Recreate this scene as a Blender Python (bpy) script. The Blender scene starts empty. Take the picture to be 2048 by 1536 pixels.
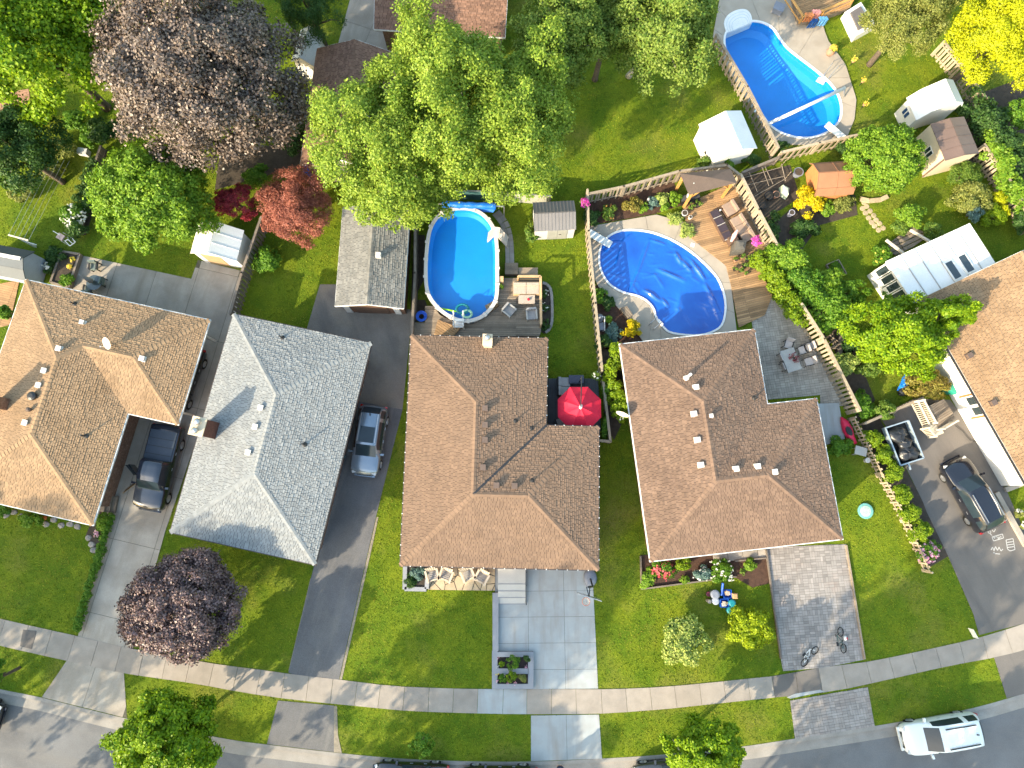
import bpy, math, random
import numpy as np
from mathutils import Vector, Matrix, geometry
# ---------------------------------------------------------------- camera, sky, sun, exposure
S = bpy.context.scene
COL = S.collection
R = math.radians
FPX, CAM_H, TILT = 1400.0, 45.5, R(9.5)
cam = bpy.data.objects.new('camera', bpy.data.cameras.new('camera'))
COL.objects.link(cam)
cam.location = (0, 0, CAM_H)
cam.rotation_euler = (TILT, 0, 0)
cam.data.sensor_width = 36
cam.data.lens = FPX / 2048 * 36
cam.data.clip_end = 2000
S.camera = cam
SUN_EL, SUN_AZ = R(26.5), R(40)            # shadows run 40 degrees above image right
S.world = bpy.data.worlds.new('World')
S.world.use_nodes = True
wn = S.world.node_tree
sky = wn.nodes.new('ShaderNodeTexSky')
sky.sky_type = 'NISHITA'
sky.sun_disc = False
sky.sun_elevation = SUN_EL
sky.sun_rotation = R(230)
sky.air_density = 2.2
sky.dust_density = 3.0
sky.ozone_density = 3.0
wn.links.new(sky.outputs[0], wn.nodes['Background'].inputs[0])
wn.nodes['Background'].inputs[1].default_value = 0.15
sun = bpy.data.objects.new('sun', bpy.data.lights.new('sun', 'SUN'))
COL.objects.link(sun)
sun.data.energy = 3.2
sun.data.angle = R(0.53)
sun.data.color = (1.0, 0.84, 0.60)
sdir = Vector((-math.cos(SUN_AZ) * math.cos(SUN_EL), -math.sin(SUN_AZ) * math.cos(SUN_EL), math.sin(SUN_EL)))
sun.rotation_euler = sdir.to_track_quat('Z', 'Y').to_euler()
sun.location = (-40, -34, 40)
S.view_settings.view_transform = 'Standard'
S.view_settings.look = 'None'
S.view_settings.exposure = 1.78
S.view_settings.gamma = 1
S.render.engine = 'CYCLES'
S.cycles.max_bounces = 6
S.cycles.diffuse_bounces = 3
S.cycles.transparent_max_bounces = 8
S.cycles.caustics_reflective = False
S.cycles.caustics_refractive = False
rnd = random.Random(7)
nr = np.random.default_rng(11)

# ---------------------------------------------------------------- pixel (2048x1536) -> world
CT, ST = math.cos(TILT), math.sin(TILT)
def ray(px, py):
    u, v = (px - 1024) / FPX, (768 - py) / FPX
    return u, v * CT + ST, v * ST - CT
def P(px, py, z=0.0):
    dx, dy, dz = ray(px, py)
    s = (z - CAM_H) / dz
    return (s * dx, s * dy)
def P3(px, py, z=0.0):
    return P(px, py, z) + (z,)
def PP(pts, z=0.0):
    return [P(x, y, z) for x, y in pts]
def mpp(px, py, z=0.0):                    # metres per photo pixel there
    a, b = P(px - 10, py, z), P(px + 10, py, z)
    return (b[0] - a[0]) / 20

# ---------------------------------------------------------------- materials
MATS = {}
def nodes_of(name):
    m = bpy.data.materials.new(name)
    m.use_nodes = True
    nt = m.node_tree
    return m, nt, nt.nodes['Principled BSDF']
def noise(nt, scale, detail=3, vec=None, rough=.55):
    n = nt.nodes.new('ShaderNodeTexNoise')
    n.inputs['Scale'].default_value = scale
    n.inputs['Detail'].default_value = detail
    n.inputs['Roughness'].default_value = rough
    nt.links.new(vec, n.inputs['Vector'])
    return n.outputs['Fac']
def mixc(nt, fac, a, b, blend='MIX'):
    n = nt.nodes.new('ShaderNodeMix')
    n.data_type = 'RGBA'
    n.blend_type = blend
    for s, v in ((n.inputs[6], a), (n.inputs[7], b)):
        if isinstance(v, (tuple, list)):
            s.default_value = (*v[:3], 1)
        else:
            nt.links.new(v, s)
    if isinstance(fac, (int, float)):
        n.inputs[0].default_value = fac
    else:
        nt.links.new(fac, n.inputs[0])
    return n.outputs[2]
def ramp(nt, fac, lo, hi):
    n = nt.nodes.new('ShaderNodeMapRange')
    n.inputs[1].default_value = lo
    n.inputs[2].default_value = hi
    nt.links.new(fac, n.inputs[0])
    return n.outputs[0]
def pos(nt):
    return nt.nodes.new('ShaderNodeNewGeometry').outputs['Position']
def mul(c, k):
    return tuple(min(1, x * k) for x in c[:3])
def mat(name, col, rough=.8, var=.15, scale=2.5, fine=18, fvar=.1, bump=0, bscale=60, island=0, metal=0, spec=.4,
        col2=None, c2lo=.5, c2hi=.7, c2scale=.7, coat=0, rpo=0, streak=None):
    """one base colour with broad and fine variation, optional second colour in patches, per-piece variation"""
    if name in MATS:
        return MATS[name]
    m, nt, b = nodes_of(name)
    p = pos(nt)
    c = mixc(nt, ramp(nt, noise(nt, scale, 4, p), .3, .7), mul(col, 1 - var), mul(col, 1 + var))
    if col2:
        c = mixc(nt, ramp(nt, noise(nt, c2scale, 5, p), c2lo, c2hi), c, col2)
    if streak:            # long marks along one direction: (angle, stretch, scale, colour)
        mp = nt.nodes.new('ShaderNodeMapping'); mp.vector_type = 'TEXTURE'
        mp.inputs['Rotation'].default_value = (0, 0, streak[0]); mp.inputs['Scale'].default_value = (1, streak[1], 1)
        nt.links.new(p, mp.inputs[0])
        c = mixc(nt, ramp(nt, noise(nt, streak[2], 4, mp.outputs[0]), .5, .72), c, streak[3])
    if fvar:
        f = noise(nt, fine, 2, p)
        c = mixc(nt, ramp(nt, f, .3, .7), mixc(nt, 1, c, (1 - fvar * 1.6,) * 3, 'MULTIPLY'), c)
    if island or rpo:
        if rpo:
            rv = nt.nodes.new('ShaderNodeObjectInfo').outputs['Random']
        else:
            rv = nt.nodes.new('ShaderNodeNewGeometry').outputs['Random Per Island']
        k = max(island, rpo)
        c = mixc(nt, rv, mixc(nt, 1, c, (1 - k,) * 3, 'MULTIPLY'), c)
    nt.links.new(c, b.inputs['Base Color'])
    b.inputs['Roughness'].default_value = rough
    b.inputs['Metallic'].default_value = metal
    b.inputs['Specular IOR Level'].default_value = spec
    if coat:
        b.inputs['Coat Weight'].default_value = coat
        b.inputs['Coat Roughness'].default_value = .05
    if bump:
        bn = nt.nodes.new('ShaderNodeBump')
        bn.inputs['Strength'].default_value = bump
        bn.inputs['Distance'].default_value = .03
        nt.links.new(noise(nt, bscale, 3, p), bn.inputs['Height'])
        nt.links.new(bn.outputs[0], b.inputs['Normal'])
    MATS[name] = m
    return m
def leafmat(name, a, b_, sheen=.25, trans=.35):
    """leaf colour varies leaf by leaf between two greens; part of the light passes through"""
    if name in MATS:
        return MATS[name]
    m, nt, b = nodes_of(name)
    g = nt.nodes.new('ShaderNodeNewGeometry')
    n = noise(nt, .9, 2, g.outputs['Position'])
    mm = nt.nodes.new('ShaderNodeMath'); mm.operation = 'ADD'
    nt.links.new(g.outputs['Random Per Island'], mm.inputs[0]); nt.links.new(n, mm.inputs[1])
    c = mixc(nt, ramp(nt, mm.outputs[0], .35, 1.3), a, b_)
    nt.links.new(c, b.inputs['Base Color'])
    b.inputs['Roughness'].default_value = .5
    b.inputs['Specular IOR Level'].default_value = sheen
    t = nt.nodes.new('ShaderNodeBsdfTranslucent')
    nt.links.new(mixc(nt, 1, c, (1.0, 1.0, .55), 'MULTIPLY'), t.inputs[0])
    mx = nt.nodes.new('ShaderNodeMixShader')
    mx.inputs[0].default_value = trans
    nt.links.new(b.outputs[0], mx.inputs[1]); nt.links.new(t.outputs[0], mx.inputs[2])
    nt.links.new(mx.outputs[0], nt.nodes['Material Output'].inputs[0])
    MATS[name] = m
    return m

# ---------------------------------------------------------------- mesh building
class MB:
    def __init__(s):
        s.v, s.f = [], []
    def quad(s, *pts):
        n = len(s.v)
        s.v += [tuple(p) for p in pts]
        s.f.append(tuple(range(n, n + len(pts))))
        return s
    def box(s, c, d, rz=0, tilt=None):
        """c = centre of the base, d = size x,y,z; rz about z; tilt = extra Matrix"""
        n = len(s.v)
        ca, sa = math.cos(rz), math.sin(rz)
        for z in (0, d[2]):
            for x, y in ((-.5, -.5), (.5, -.5), (.5, .5), (-.5, .5)):
                q = Vector((x * d[0], y * d[1], z))
                if tilt is not None:
                    q = tilt @ q
                s.v.append((c[0] + q.x * ca - q.y * sa, c[1] + q.x * sa + q.y * ca, c[2] + q.z))
        for f in ((3, 2, 1, 0), (4, 5, 6, 7), (0, 1, 5, 4), (1, 2, 6, 5), (2, 3, 7, 6), (3, 0, 4, 7)):
            s.f.append(tuple(n + i for i in f))
        return s
    def bar(s, a, b, w, h=None):
        """square bar from a to b"""
        a, b = Vector(a), Vector(b)
        d = (b - a)
        if d.length < 1e-6: return s
        up = Vector((0, 0, 1)) if abs(d.normalized().z) < .95 else Vector((0, 1, 0))
        x = d.cross(up).normalized() * w / 2
        y = x.cross(d).normalized() * (h or w) / 2
        n = len(s.v)
        for e in (a, b):
            for p in (e - x - y, e + x - y, e + x + y, e - x + y):
                s.v.append(tuple(p))
        for f in ((3, 2, 1, 0), (4, 5, 6, 7), (0, 1, 5, 4), (1, 2, 6, 5), (2, 3, 7, 6), (3, 0, 4, 7)):
            s.f.append(tuple(n + i for i in f))
        return s
    def prism(s, poly, z0, z1, top=True, bottom=False):
        poly = [p[:2] for p in poly]
        if area(poly) < 0: poly = poly[::-1]
        n, k = len(s.v), len(poly)
        s.v += [(x, y, z0) for x, y in poly] + [(x, y, z1) for x, y in poly]
        for i in range(k):
            j = (i + 1) % k
            s.f.append((n + i, n + j, n + k + j, n + k + i))
        if top:
            if k <= 4: s.f.append(tuple(range(n + k, n + 2 * k)))
            else:
                for t in geometry.tessellate_polygon([[Vector((x, y, 0)) for x, y in poly]]):
                    a, b, c = (poly[i] for i in t)
                    if area([a, b, c]) < 0: t = t[::-1]
                    s.f.append(tuple(n + k + i for i in t))
        if bottom: s.f.append(tuple(range(n + k - 1, n - 1, -1)))
        return s
    def tube(s, pts, r, n=6, cap=True):
        pts = [Vector(p) for p in pts]
        if not isinstance(r, (list, tuple)): r = [r] * len(pts)
        base = len(s.v)
        px = None
        for i, p in enumerate(pts):
            d = (pts[min(i + 1, len(pts) - 1)] - pts[max(i - 1, 0)]).normalized()
            if px is None:
                px = d.cross(Vector((0, 0, 1)) if abs(d.z) < .9 else Vector((1, 0, 0))).normalized()
            else:
                px = (px - d * px.dot(d)).normalized()
            py = d.cross(px)
            for k in range(n):
                a = 2 * math.pi * k / n
                s.v.append(tuple(p + (px * math.cos(a) + py * math.sin(a)) * r[i]))
        for i in range(len(pts) - 1):
            for k in range(n):
                a, b = base + i * n + k, base + i * n + (k + 1) % n
                s.f.append((a, b, b + n, a + n))
        if cap:
            s.f.append(tuple(base + k for k in reversed(range(n))))
            s.f.append(tuple(base + (len(pts) - 1) * n + k for k in range(n)))
        return s
    def lathe(s, c, prof, n=16, sx=1, sy=1, rz=0):
        """prof = [(r, z)...] turned about the vertical through c"""
        base = len(s.v)
        for r, z in prof:
            for k in range(n):
                a = 2 * math.pi * k / n
                x, y = r * math.cos(a) * sx, r * math.sin(a) * sy
                s.v.append((c[0] + x * math.cos(rz) - y * math.sin(rz), c[1] + x * math.sin(rz) + y * math.cos(rz), c[2] + z))
        for i in range(len(prof) - 1):
            for k in range(n):
                a, b = base + i * n + k, base + i * n + (k + 1) % n
                s.f.append((a, b, b + n, a + n))
        s.f.append(tuple(base + k for k in reversed(range(n))))
        s.f.append(tuple(base + (len(prof) - 1) * n + k for k in range(n)))
        return s
    def blob(s, c, r, jit=.12, n=10, m=6, seed=0):
        """uneven rounded lump; r = (rx, ry, rz)"""
        q = random.Random(seed)
        prof = []
        base = len(s.v)
        for i in range(m + 1):
            t = math.pi * i / m
            for k in range(n):
                a = 2 * math.pi * k / n
                w = 1 + q.uniform(-jit, jit)
                s.v.append((c[0] + r[0] * math.sin(t) * math.cos(a) * w, c[1] + r[1] * math.sin(t) * math.sin(a) * w,
                            c[2] - r[2] * math.cos(t) * w))
        for i in range(m):
            for k in range(n):
                a, b = base + i * n + k, base + i * n + (k + 1) % n
                s.f.append((a, b, b + n, a + n))
        return s
def area(p):
    return sum(p[i][0] * p[(i + 1) % len(p)][1] - p[(i + 1) % len(p)][0] * p[i][1] for i in range(len(p))) / 2
def link(name, me, m, parent=None, world=True, smooth=False):
    o = bpy.data.objects.new(name, me)
    COL.objects.link(o)
    if m is not None and not me.materials:
        me.materials.append(m)
    if smooth:
        me.polygons.foreach_set('use_smooth', [True] * len(me.polygons))
    if parent is not None:
        o.parent = parent
        if world:
            if parent.parent is None: o.matrix_parent_inverse = Matrix.Translation(-parent.location)
    return o
def obj(name, mb, m, parent=None, world=True, smooth=False, kind=None, label=None):
    me = bpy.data.meshes.new(name)
    me.from_pydata(mb.v, [], mb.f)
    o = link(name, me, m, parent, world, smooth)
    if kind: o['kind'] = kind
    if label: o['label'] = label
    return o
def thing(name, label, cat, loc=(0, 0, 0), group=None, rz=0):
    o = bpy.data.objects.new(name, None)
    COL.objects.link(o)
    o.empty_display_size = .3
    o.location = loc if len(loc) == 3 else (*loc, 0)
    o.rotation_euler.z = rz
    tag(o, label, cat, group)
    return o
def tag(o, label, cat, group=None):
    o['label'] = label
    o['category'] = cat
    if group: o['group'] = group
    return o
def struct(o):
    o['kind'] = 'structure'
    return o
def dup(root, loc, rz=None, label=None, parent=None):
    r = root.copy(); COL.objects.link(r)
    r.location = loc
    if rz is not None: r.rotation_euler.z = rz
    if label: r['label'] = label
    if parent is not None: r.parent = parent
    for ch in list(root.children):
        c = ch.copy(); COL.objects.link(c); c.parent = r
        for g in ch.children:
            d = g.copy(); COL.objects.link(d); d.parent = c
    return r
def clip(poly, a, b, c):
    """keep the side a*x+b*y+c >= 0"""
    out = []
    for i in range(len(poly)):
        p, q = poly[i], poly[(i + 1) % len(poly)]
        dp, dq = a * p[0] + b * p[1] + c, a * q[0] + b * q[1] + c
        if dp >= 0: out.append(p)
        if (dp >= 0) != (dq >= 0):
            t = dp / (dp - dq)
            out.append((p[0] + t * (q[0] - p[0]), p[1] + t * (q[1] - p[1])))
    return out
def clip_rect(poly, x0, x1, y0, y1):
    for a, b, c in ((1, 0, -x0), (-1, 0, x1), (0, 1, -y0), (0, -1, y1)):
        poly = clip(poly, a, b, c)
        if len(poly) < 3: return []
    return poly
def inside(poly, x, y):
    r = False
    for i in range(len(poly)):
        (x0, y0), (x1, y1) = poly[i - 1][:2], poly[i][:2]
        if (y0 > y) != (y1 > y) and x < (x1 - x0) * (y - y0) / (y1 - y0) + x0: r = not r
    return r
def grid_cells(poly, ang, sx, sy, gap=.012, off=(0, 0), stagger=0, jit=0):
    """cut a polygon into sx by sy pieces, rows turned by ang"""
    ca, sa = math.cos(-ang), math.sin(-ang)
    q = [(x * ca - y * sa, x * sa + y * ca) for x, y in poly]
    x0, x1 = min(p[0] for p in q), max(p[0] for p in q)
    y0, y1 = min(p[1] for p in q), max(p[1] for p in q)
    out = []
    j0 = math.floor((y0 - off[1]) / sy)
    for j in range(j0, math.ceil((y1 - off[1]) / sy)):
        ya = off[1] + j * sy
        so = (j % 2) * stagger * sx
        for i in range(math.floor((x0 - off[0] - so) / sx), math.ceil((x1 - off[0] - so) / sx)):
            xa = off[0] + i * sx + so
            c = clip_rect(q, xa + gap / 2, xa + sx - gap / 2, ya + gap / 2, ya + sy - gap / 2)
            if len(c) >= 3 and abs(area(c)) > sx * sy * .03:
                out.append([(x * ca + y * sa, -x * sa + y * ca) for x, y in c])
    return out
def pieces(parent, name, polys, z0, z1, m, limit=300, dz=.004, restname=None, restmat=None):
    """each polygon one slab-like child; past the limit the smallest are joined"""
    polys = sorted(polys, key=lambda p: -abs(area(p)))
    for p in polys[:limit]:
        obj(name, MB().prism(p, z0, z1 + rnd.uniform(-dz, dz)), m, parent)
    if polys[limit:]:
        mb = MB()
        for p in polys[limit:]: mb.prism(p, z0, z1 + rnd.uniform(-dz, dz))
        obj(restname or name, mb, restmat or m, parent, kind='stuff')
def smooth_line(pts, n=8, closed=False):
    """Catmull-Rom through points"""
    P_ = [np.array(p, float) for p in pts]
    k = len(P_)
    out = []
    rng = range(k) if closed else range(k - 1)
    for i in rng:
        if closed: a, b, c, d = P_[i - 1], P_[i], P_[(i + 1) % k], P_[(i + 2) % k]
        else: a, b, c, d = P_[max(i - 1, 0)], P_[i], P_[i + 1], P_[min(i + 2, k - 1)]
        for t in np.linspace(0, 1, n, endpoint=False):
            out.append(tuple(.5 * (2 * b + (c - a) * t + (2 * a - 5 * b + 4 * c - d) * t * t + (3 * b - a - 3 * c + d) * t ** 3)))
    if not closed: out.append(tuple(P_[-1]))
    return out
def offset(line, d, closed=False):
    """shift a 2-D line to its left by d"""
    out = []
    k = len(line)
    for i in range(k):
        a = line[i - 1] if (closed or i > 0) else line[i]
        b = line[(i + 1) % k] if (closed or i < k - 1) else line[i]
        tx, ty = b[0] - a[0], b[1] - a[1]
        l = math.hypot(tx, ty) or 1
        out.append((line[i][0] - ty / l * d, line[i][1] + tx / l * d))
    return out
# ---------------------------------------------------------------- surface materials
def proj(x, y, z=0.0):
    dy, dz = y, z - CAM_H
    cy, cz = dy * CT + dz * ST, -dy * ST + dz * CT
    return 1024 + FPX * x / -cz, 768 - FPX * cy / -cz
def grass_material(name, k=1.0):
    m, nt, b = nodes_of(name)
    p = pos(nt)
    c = mixc(nt, ramp(nt, noise(nt, .55, 5, p), .36, .66), mul((.105, .175, .009), k), mul((.205, .250, .014), k))
    c = mixc(nt, ramp(nt, noise(nt, .22, 4, p), .52, .75), c, mul((.24, .225, .045), k))
    c = mixc(nt, ramp(nt, noise(nt, 2.3, 4, p), .55, .8), c, mul((.07, .14, .008), k))
    f = noise(nt, 14, 4, p, .7)
    c = mixc(nt, ramp(nt, f, .3, .72), mixc(nt, 1, c, (.45, .5, .5), 'MULTIPLY'), c)
    nt.links.new(c, b.inputs['Base Color'])
    b.inputs['Roughness'].default_value = .9
    b.inputs['Specular IOR Level'].default_value = .15
    bn = nt.nodes.new('ShaderNodeBump')
    bn.inputs['Strength'].default_value = .8
    bn.inputs['Distance'].default_value = .06
    nt.links.new(noise(nt, 11, 5, p, .75), bn.inputs['Height'])
    nt.links.new(bn.outputs[0], b.inputs['Normal'])
    return m
M_GRASS = grass_material('lawn_turf')
M_SOIL = mat('soil_and_turf', (.07, .10, .02), .95, .25, 1, bump=.4)
M_WALK = mat('sidewalk_concrete', (.33, .29, .25), .85, .12, 1.3, 30, .08, bump=.25, bscale=50, rpo=.16, col2=(.24, .215, .19), c2lo=.55, c2hi=.8)
M_NEWC = mat('new_concrete', (.345, .37, .38), .8, .05, 1.0, 35, .04, bump=.12, rpo=.05, col2=(.31, .315, .31), c2lo=.45, c2hi=.75, c2scale=1.2, streak=(0, 6, 1.4, (.29, .28, .265)))
M_OLDC = mat('driveway_concrete', (.37, .335, .29), .85, .16, .8, 25, .1, bump=.2, rpo=.10, col2=(.26, .225, .185), c2lo=.48, c2hi=.75, c2scale=.5, streak=(R(-14), 8, 1.2, (.29, .255, .21)))
M_POOLC = mat('pool_deck_concrete', (.36, .315, .26), .8, .1, .9, 30, .06, bump=.15, rpo=.08, col2=(.29, .25, .20), c2lo=.55, c2hi=.8)
M_ROAD = mat('road_asphalt', (.165, .168, .175), .85, .12, .6, 22, .14, bump=.35, bscale=70, col2=(.115, .115, .12), c2lo=.5, c2hi=.7, c2scale=.35, streak=(R(83), 10, 1.2, (.175, .172, .17)))
M_SEAL = mat('sealed_asphalt', (.115, .117, .126), .65, .2, .5, 24, .2, bump=.35, bscale=70, col2=(.14, .138, .138), c2lo=.5, c2hi=.75, c2scale=.45, streak=(R(-15), 9, 1.6, (.17, .165, .16)))
M_OLDA = mat('worn_asphalt', (.20, .18, .158), .85, .18, .6, 24, .15, bump=.3, bscale=70, col2=(.26, .22, .17), c2lo=.5, c2hi=.75, c2scale=.5, streak=(R(20), 4, 1.1, (.15, .14, .128)))
M_TARE = mat('plain_asphalt', (.15, .137, .127), .85, .1, .5, 30, .12, bump=.3, bscale=80, col2=(.16, .143, .13), c2lo=.5, c2hi=.75, c2scale=.5, streak=(R(25), 7, 1.0, (.115, .105, .10)))
M_KERB = mat('kerb_concrete', (.30, .28, .255), .85, .14, 1.2, 25, .1, bump=.25, rpo=.1)
M_PAVER = mat('paver_grey', (.33, .305, .29), .85, .12, 1.5, 30, .08, bump=.2, rpo=.26, col2=(.33, .28, .255), c2lo=.5, c2hi=.7)
M_PAVERJ = mat('paver_grey_joined', (.33, .305, .29), .85, .12, 1.5, 30, .08, bump=.2, island=.36)
M_SAND = mat('joint_sand', (.10, .095, .07), .95, .2, 3, bump=.3)
M_MULCH = mat('mulch', (.085, .045, .03), .95, .3, 5, 40, .3, bump=.9, bscale=35)
M_DIRT = mat('garden_soil', (.07, .055, .042), .95, .25, 4, 40, .25, bump=.8, bscale=35)
M_GRAVEL = mat('pale_grit', (.30, .26, .20), .95, .2, 6, 40, .25, bump=.6)

# ---------------------------------------------------------------- ground, lawn, road, kerb, sidewalk
KERB = [(-700, 1180), (-350, 1284), (-120, 1350), (3, 1379), (83, 1395), (253, 1437), (448, 1477), (534, 1489), (669, 1505), (800, 1517), (920, 1522),
        (1062, 1523), (1204, 1517), (1327, 1509), (1477, 1494), (1590, 1477), (1749, 1452), (1929, 1420), (2048, 1387), (2200, 1340), (2600, 1200)]
kerb_line = smooth_line(PP(KERB), 3)
POOL3 = [(1452, 68), (1475, 52), (1500, 45), (1525, 48), (1545, 60), (1560, 82), (1575, 100), (1600, 120), (1630, 143), (1655, 165), (1672, 187),
         (1680, 212), (1678, 238), (1662, 258), (1638, 271), (1605, 276), (1570, 269), (1545, 255), (1530, 238), (1515, 214), (1488, 170),
         (1464, 128), (1451, 98)]
pool3 = smooth_line(PP(POOL3), 4, True)
def sheet(name, outer, z, m, holes=(), kind='structure', parent=None):
    loops = [[Vector((x, y, 0)) for x, y in outer]] + [[Vector((x, y, 0)) for x, y in h] for h in holes]
    vs = [v for l in loops for v in l]
    fs = []
    for t in geometry.tessellate_polygon(loops):
        a, b, c = (vs[i] for i in t)
        if (b - a).cross(c - a).z < 0: t = (t[0], t[2], t[1])
        fs.append(tuple(t))
    mb = MB(); mb.v = [(v.x, v.y, z) for v in vs]; mb.f = fs
    o = obj(name, mb, m, parent)
    if kind and parent is None: o['kind'] = kind
    return o
sheet('ground', [(-300, -300), (300, -300), (300, 300), (-300, 300)], -.134, M_SOIL, [pool3])
sheet('lawn', [kerb_line[0], *kerb_line[1:], (kerb_line[-1][0] + 60, 40), (140, 160), (-140, 160), (kerb_line[0][0] - 60, 40)][::1], 0, M_GRASS, [pool3])
sheet('road', kerb_line + offset(kerb_line, -9.2)[::-1], -.128, M_ROAD)
def resample(line, step):
    out, acc = [line[0]], 0
    for a, b in zip(line, line[1:]):
        l = math.hypot(b[0] - a[0], b[1] - a[1]); d = step - acc
        while d <= l:
            t = d / l; out.append((a[0] + t * (b[0] - a[0]), a[1] + t * (b[1] - a[1]))); d += step
        acc = (acc + l) % step
    return out
kerb = struct(thing('kerb', '', '', (0, 0, 0)))
del kerb['label'], kerb['category']
kl = resample(kerb_line, 1.0)
k0, k1, k2 = kl, offset(kl, -.22), offset(kl, -.80)
for i in range(0, len(kl) - 4, 4):
    px = proj(*kl[i])[0]
    if px < -150 or px > 2200: continue
    mb = MB()
    s = slice(i, i + 5)
    a, b, c = k0[s], k1[s], k2[s]
    b2 = b
    mb.prism(a + b[::-1], -.2, .018)
    mb.prism([(p[0], p[1]) for p in b] + c[::-1], -.2, -.108)
    ob = obj('kerb_stone', mb, M_KERB, kerb)
    # a small joint at the end of each length
    ob.scale = (1, 1, 1)
WN = [(-260, 1172), (0, 1237), (155, 1272), (263, 1297), (427, 1327), (512, 1338), (575, 1347), (679, 1359), (779, 1371), (879, 1376), (979, 1378),
      (1124, 1378), (1221, 1378), (1317, 1374), (1411, 1366), (1507, 1356), (1553, 1351), (1649, 1334), (1743, 1322), (1886, 1292), (1969, 1272), (2048, 1247), (2300, 1165)]
WS = [(-260, 1226), (0, 1291), (133, 1321), (247, 1346), (390, 1367), (483, 1384), (579, 1398), (725, 1413), (825, 1422), (975, 1427), (1074, 1428), (1197, 1427),
      (1317, 1419), (1414, 1409), (1536, 1396), (1556, 1394), (1659, 1383), (1753, 1364), (1896, 1332), (2033, 1304), (2300, 1225)]
wn_, ws_ = smooth_line(PP(WN), 6), smooth_line(PP(WS), 6)
walk = struct(thing('sidewalk', '', '', (0, 0, 0))); del walk['label'], walk['category']
an, as_ = resample(wn_, .05), ws_
marks = []
d = 0
def nearest(line, p):
    return min(line, key=lambda q: (q[0] - p[0]) ** 2 + (q[1] - p[1]) ** 2)
ws_f = resample(ws_, .03)
stops = [0]
i = 0
while i < len(an) - 1:
    i += 30 + rnd.choice((0, 0, 1, -1)); stops.append(min(i, len(an) - 1))
for a, b in zip(stops, stops[1:]):
    px = proj(*an[a])[0]
    if px < -120 or px > 2150: continue
    pa, pb = an[a + (0 if a == 0 else 0)], an[b]
    t = 0.004
    qa, qb = nearest(ws_f, pa), nearest(ws_f, pb)
    dx, dy = pb[0] - pa[0], pb[1] - pa[1]; l = math.hypot(dx, dy); dx, dy = dx / l * .01, dy / l * .01
    c = proj((pa[0] + pb[0]) / 2, (pa[1] + pb[1]) / 2)[0]
    m = M_NEWC if 978 < c < 1072 else M_TARE if 1555 < c < 1648 else M_WALK
    obj('slab', MB().prism([(pa[0] + dx, pa[1] + dy), (pb[0] - dx, pb[1] - dy), (qb[0] - dx, qb[1] - dy), (qa[0] + dx, qa[1] + dy)], -.05, .035 + rnd.uniform(-.006, .006)), m, walk)
obj('asphalt_patch', MB().prism(PP([(47, 1259), (74, 1262), (64, 1298), (41, 1292)]), 0, .047), M_TARE, walk)
obj('crack_filler', MB().prism(PP([(1573, 1394), (1590, 1387), (1640, 1379), (1649, 1383), (1612, 1390), (1580, 1397)]), 0, .044), M_NEWC, walk)

# ---------------------------------------------------------------- driveways, patios
HARD = []          # polygons without grass (world, 2-D)
def paved(name, poly_px, z, m, cells=None, z0=-.06, under=None, dz=.003, piece='slab'):
    w = PP(poly_px)
    HARD.append(w)
    if cells is None:
        return struct(obj(name, MB().prism(w, z0, z), m))
    o = struct(thing(name, '', '', (*w[0], 0))); del o['label'], o['category']
    pieces(o, piece, cells(w), z0, z, m, 300, dz, piece + '_field', M_PAVERJ if m is M_PAVER else M_PATIOJ if m.name == 'patio_paver' else None)
    if under: obj('bedding', MB().prism(w, z0, z - .014), under, o)
    return o
HARD.append(wn_ + ws_[::-1])
paved('concrete_driveway', [(163, 511), (323, 545), (383, 558), (396, 520), (487, 543), (470, 640), (400, 860), (331, 1062), (265, 1298), (156, 1273), (222, 1045), (205, 1010), (180, 780), (135, 600)],
      .03, M_OLDC, lambda w: grid_cells(w, R(-13), 2.75, 4.6, .025, (.6, 1.2)), under=M_SAND)
paved('driveway_apron', [(134, 1321), (248, 1346), (254, 1436), (84, 1394)], .024, M_OLDC, lambda w: grid_cells(w, R(-14), 2.6, 6, .02, (.9, 2.3)), under=M_SAND)
paved('sealed_asphalt_driveway', [(577, 1345), (622, 1157), (640, 1085), (690, 900), (700, 800), (805, 819), (752, 1034), (739, 1091), (678, 1359), (592, 1351)], .026, M_SEAL)
paved('worn_asphalt_yard', [(614, 657), (640, 569), (690, 569), (690, 600), (825, 620), (813, 740), (805, 819), (700, 800), (640, 760)], .022, M_OLDA)
paved('asphalt_apron', [(556, 1401), (668, 1411), (668, 1504), (534, 1488)], .022, M_SEAL)
paved('new_concrete_driveway', [(990, 1130), (1184, 1120), (1187, 1190), (1196, 1377), (1066, 1378), (1066, 1302), (990, 1302)], .03, M_NEWC,
      lambda w: grid_cells(w, R(.5), 2.25, 1.56, .016, (.95, -8.7)), under=M_SAND)
paved('new_concrete_apron', [(1062, 1431), (1198, 1429), (1204, 1517), (1062, 1522)], .026, M_NEWC, lambda w: grid_cells(w, R(.5), 2.2, 6, .016, (1.0, -30)), under=M_SAND)
M_PATIOJ = mat('patio_paver_joined', (.44, .39, .33), .85, .12, 1.5, 30, .08, bump=.2, island=.25, col2=(.36, .31, .26), c2lo=.5, c2hi=.7)
def basket(w, ang, s=.32):
    """pavers laid in small alternating blocks"""
    out = []
    for c in grid_cells(w, ang, s, s, 0):
        cx, cy = sum(p[0] for p in c) / len(c), sum(p[1] for p in c) / len(c)
        k = rnd.random()
        out += grid_cells(c, ang + (math.pi / 2 if k < .4 else 0), s, s / 2, .014)
    return out
M_PAVER_USE = M_PAVER
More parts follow.
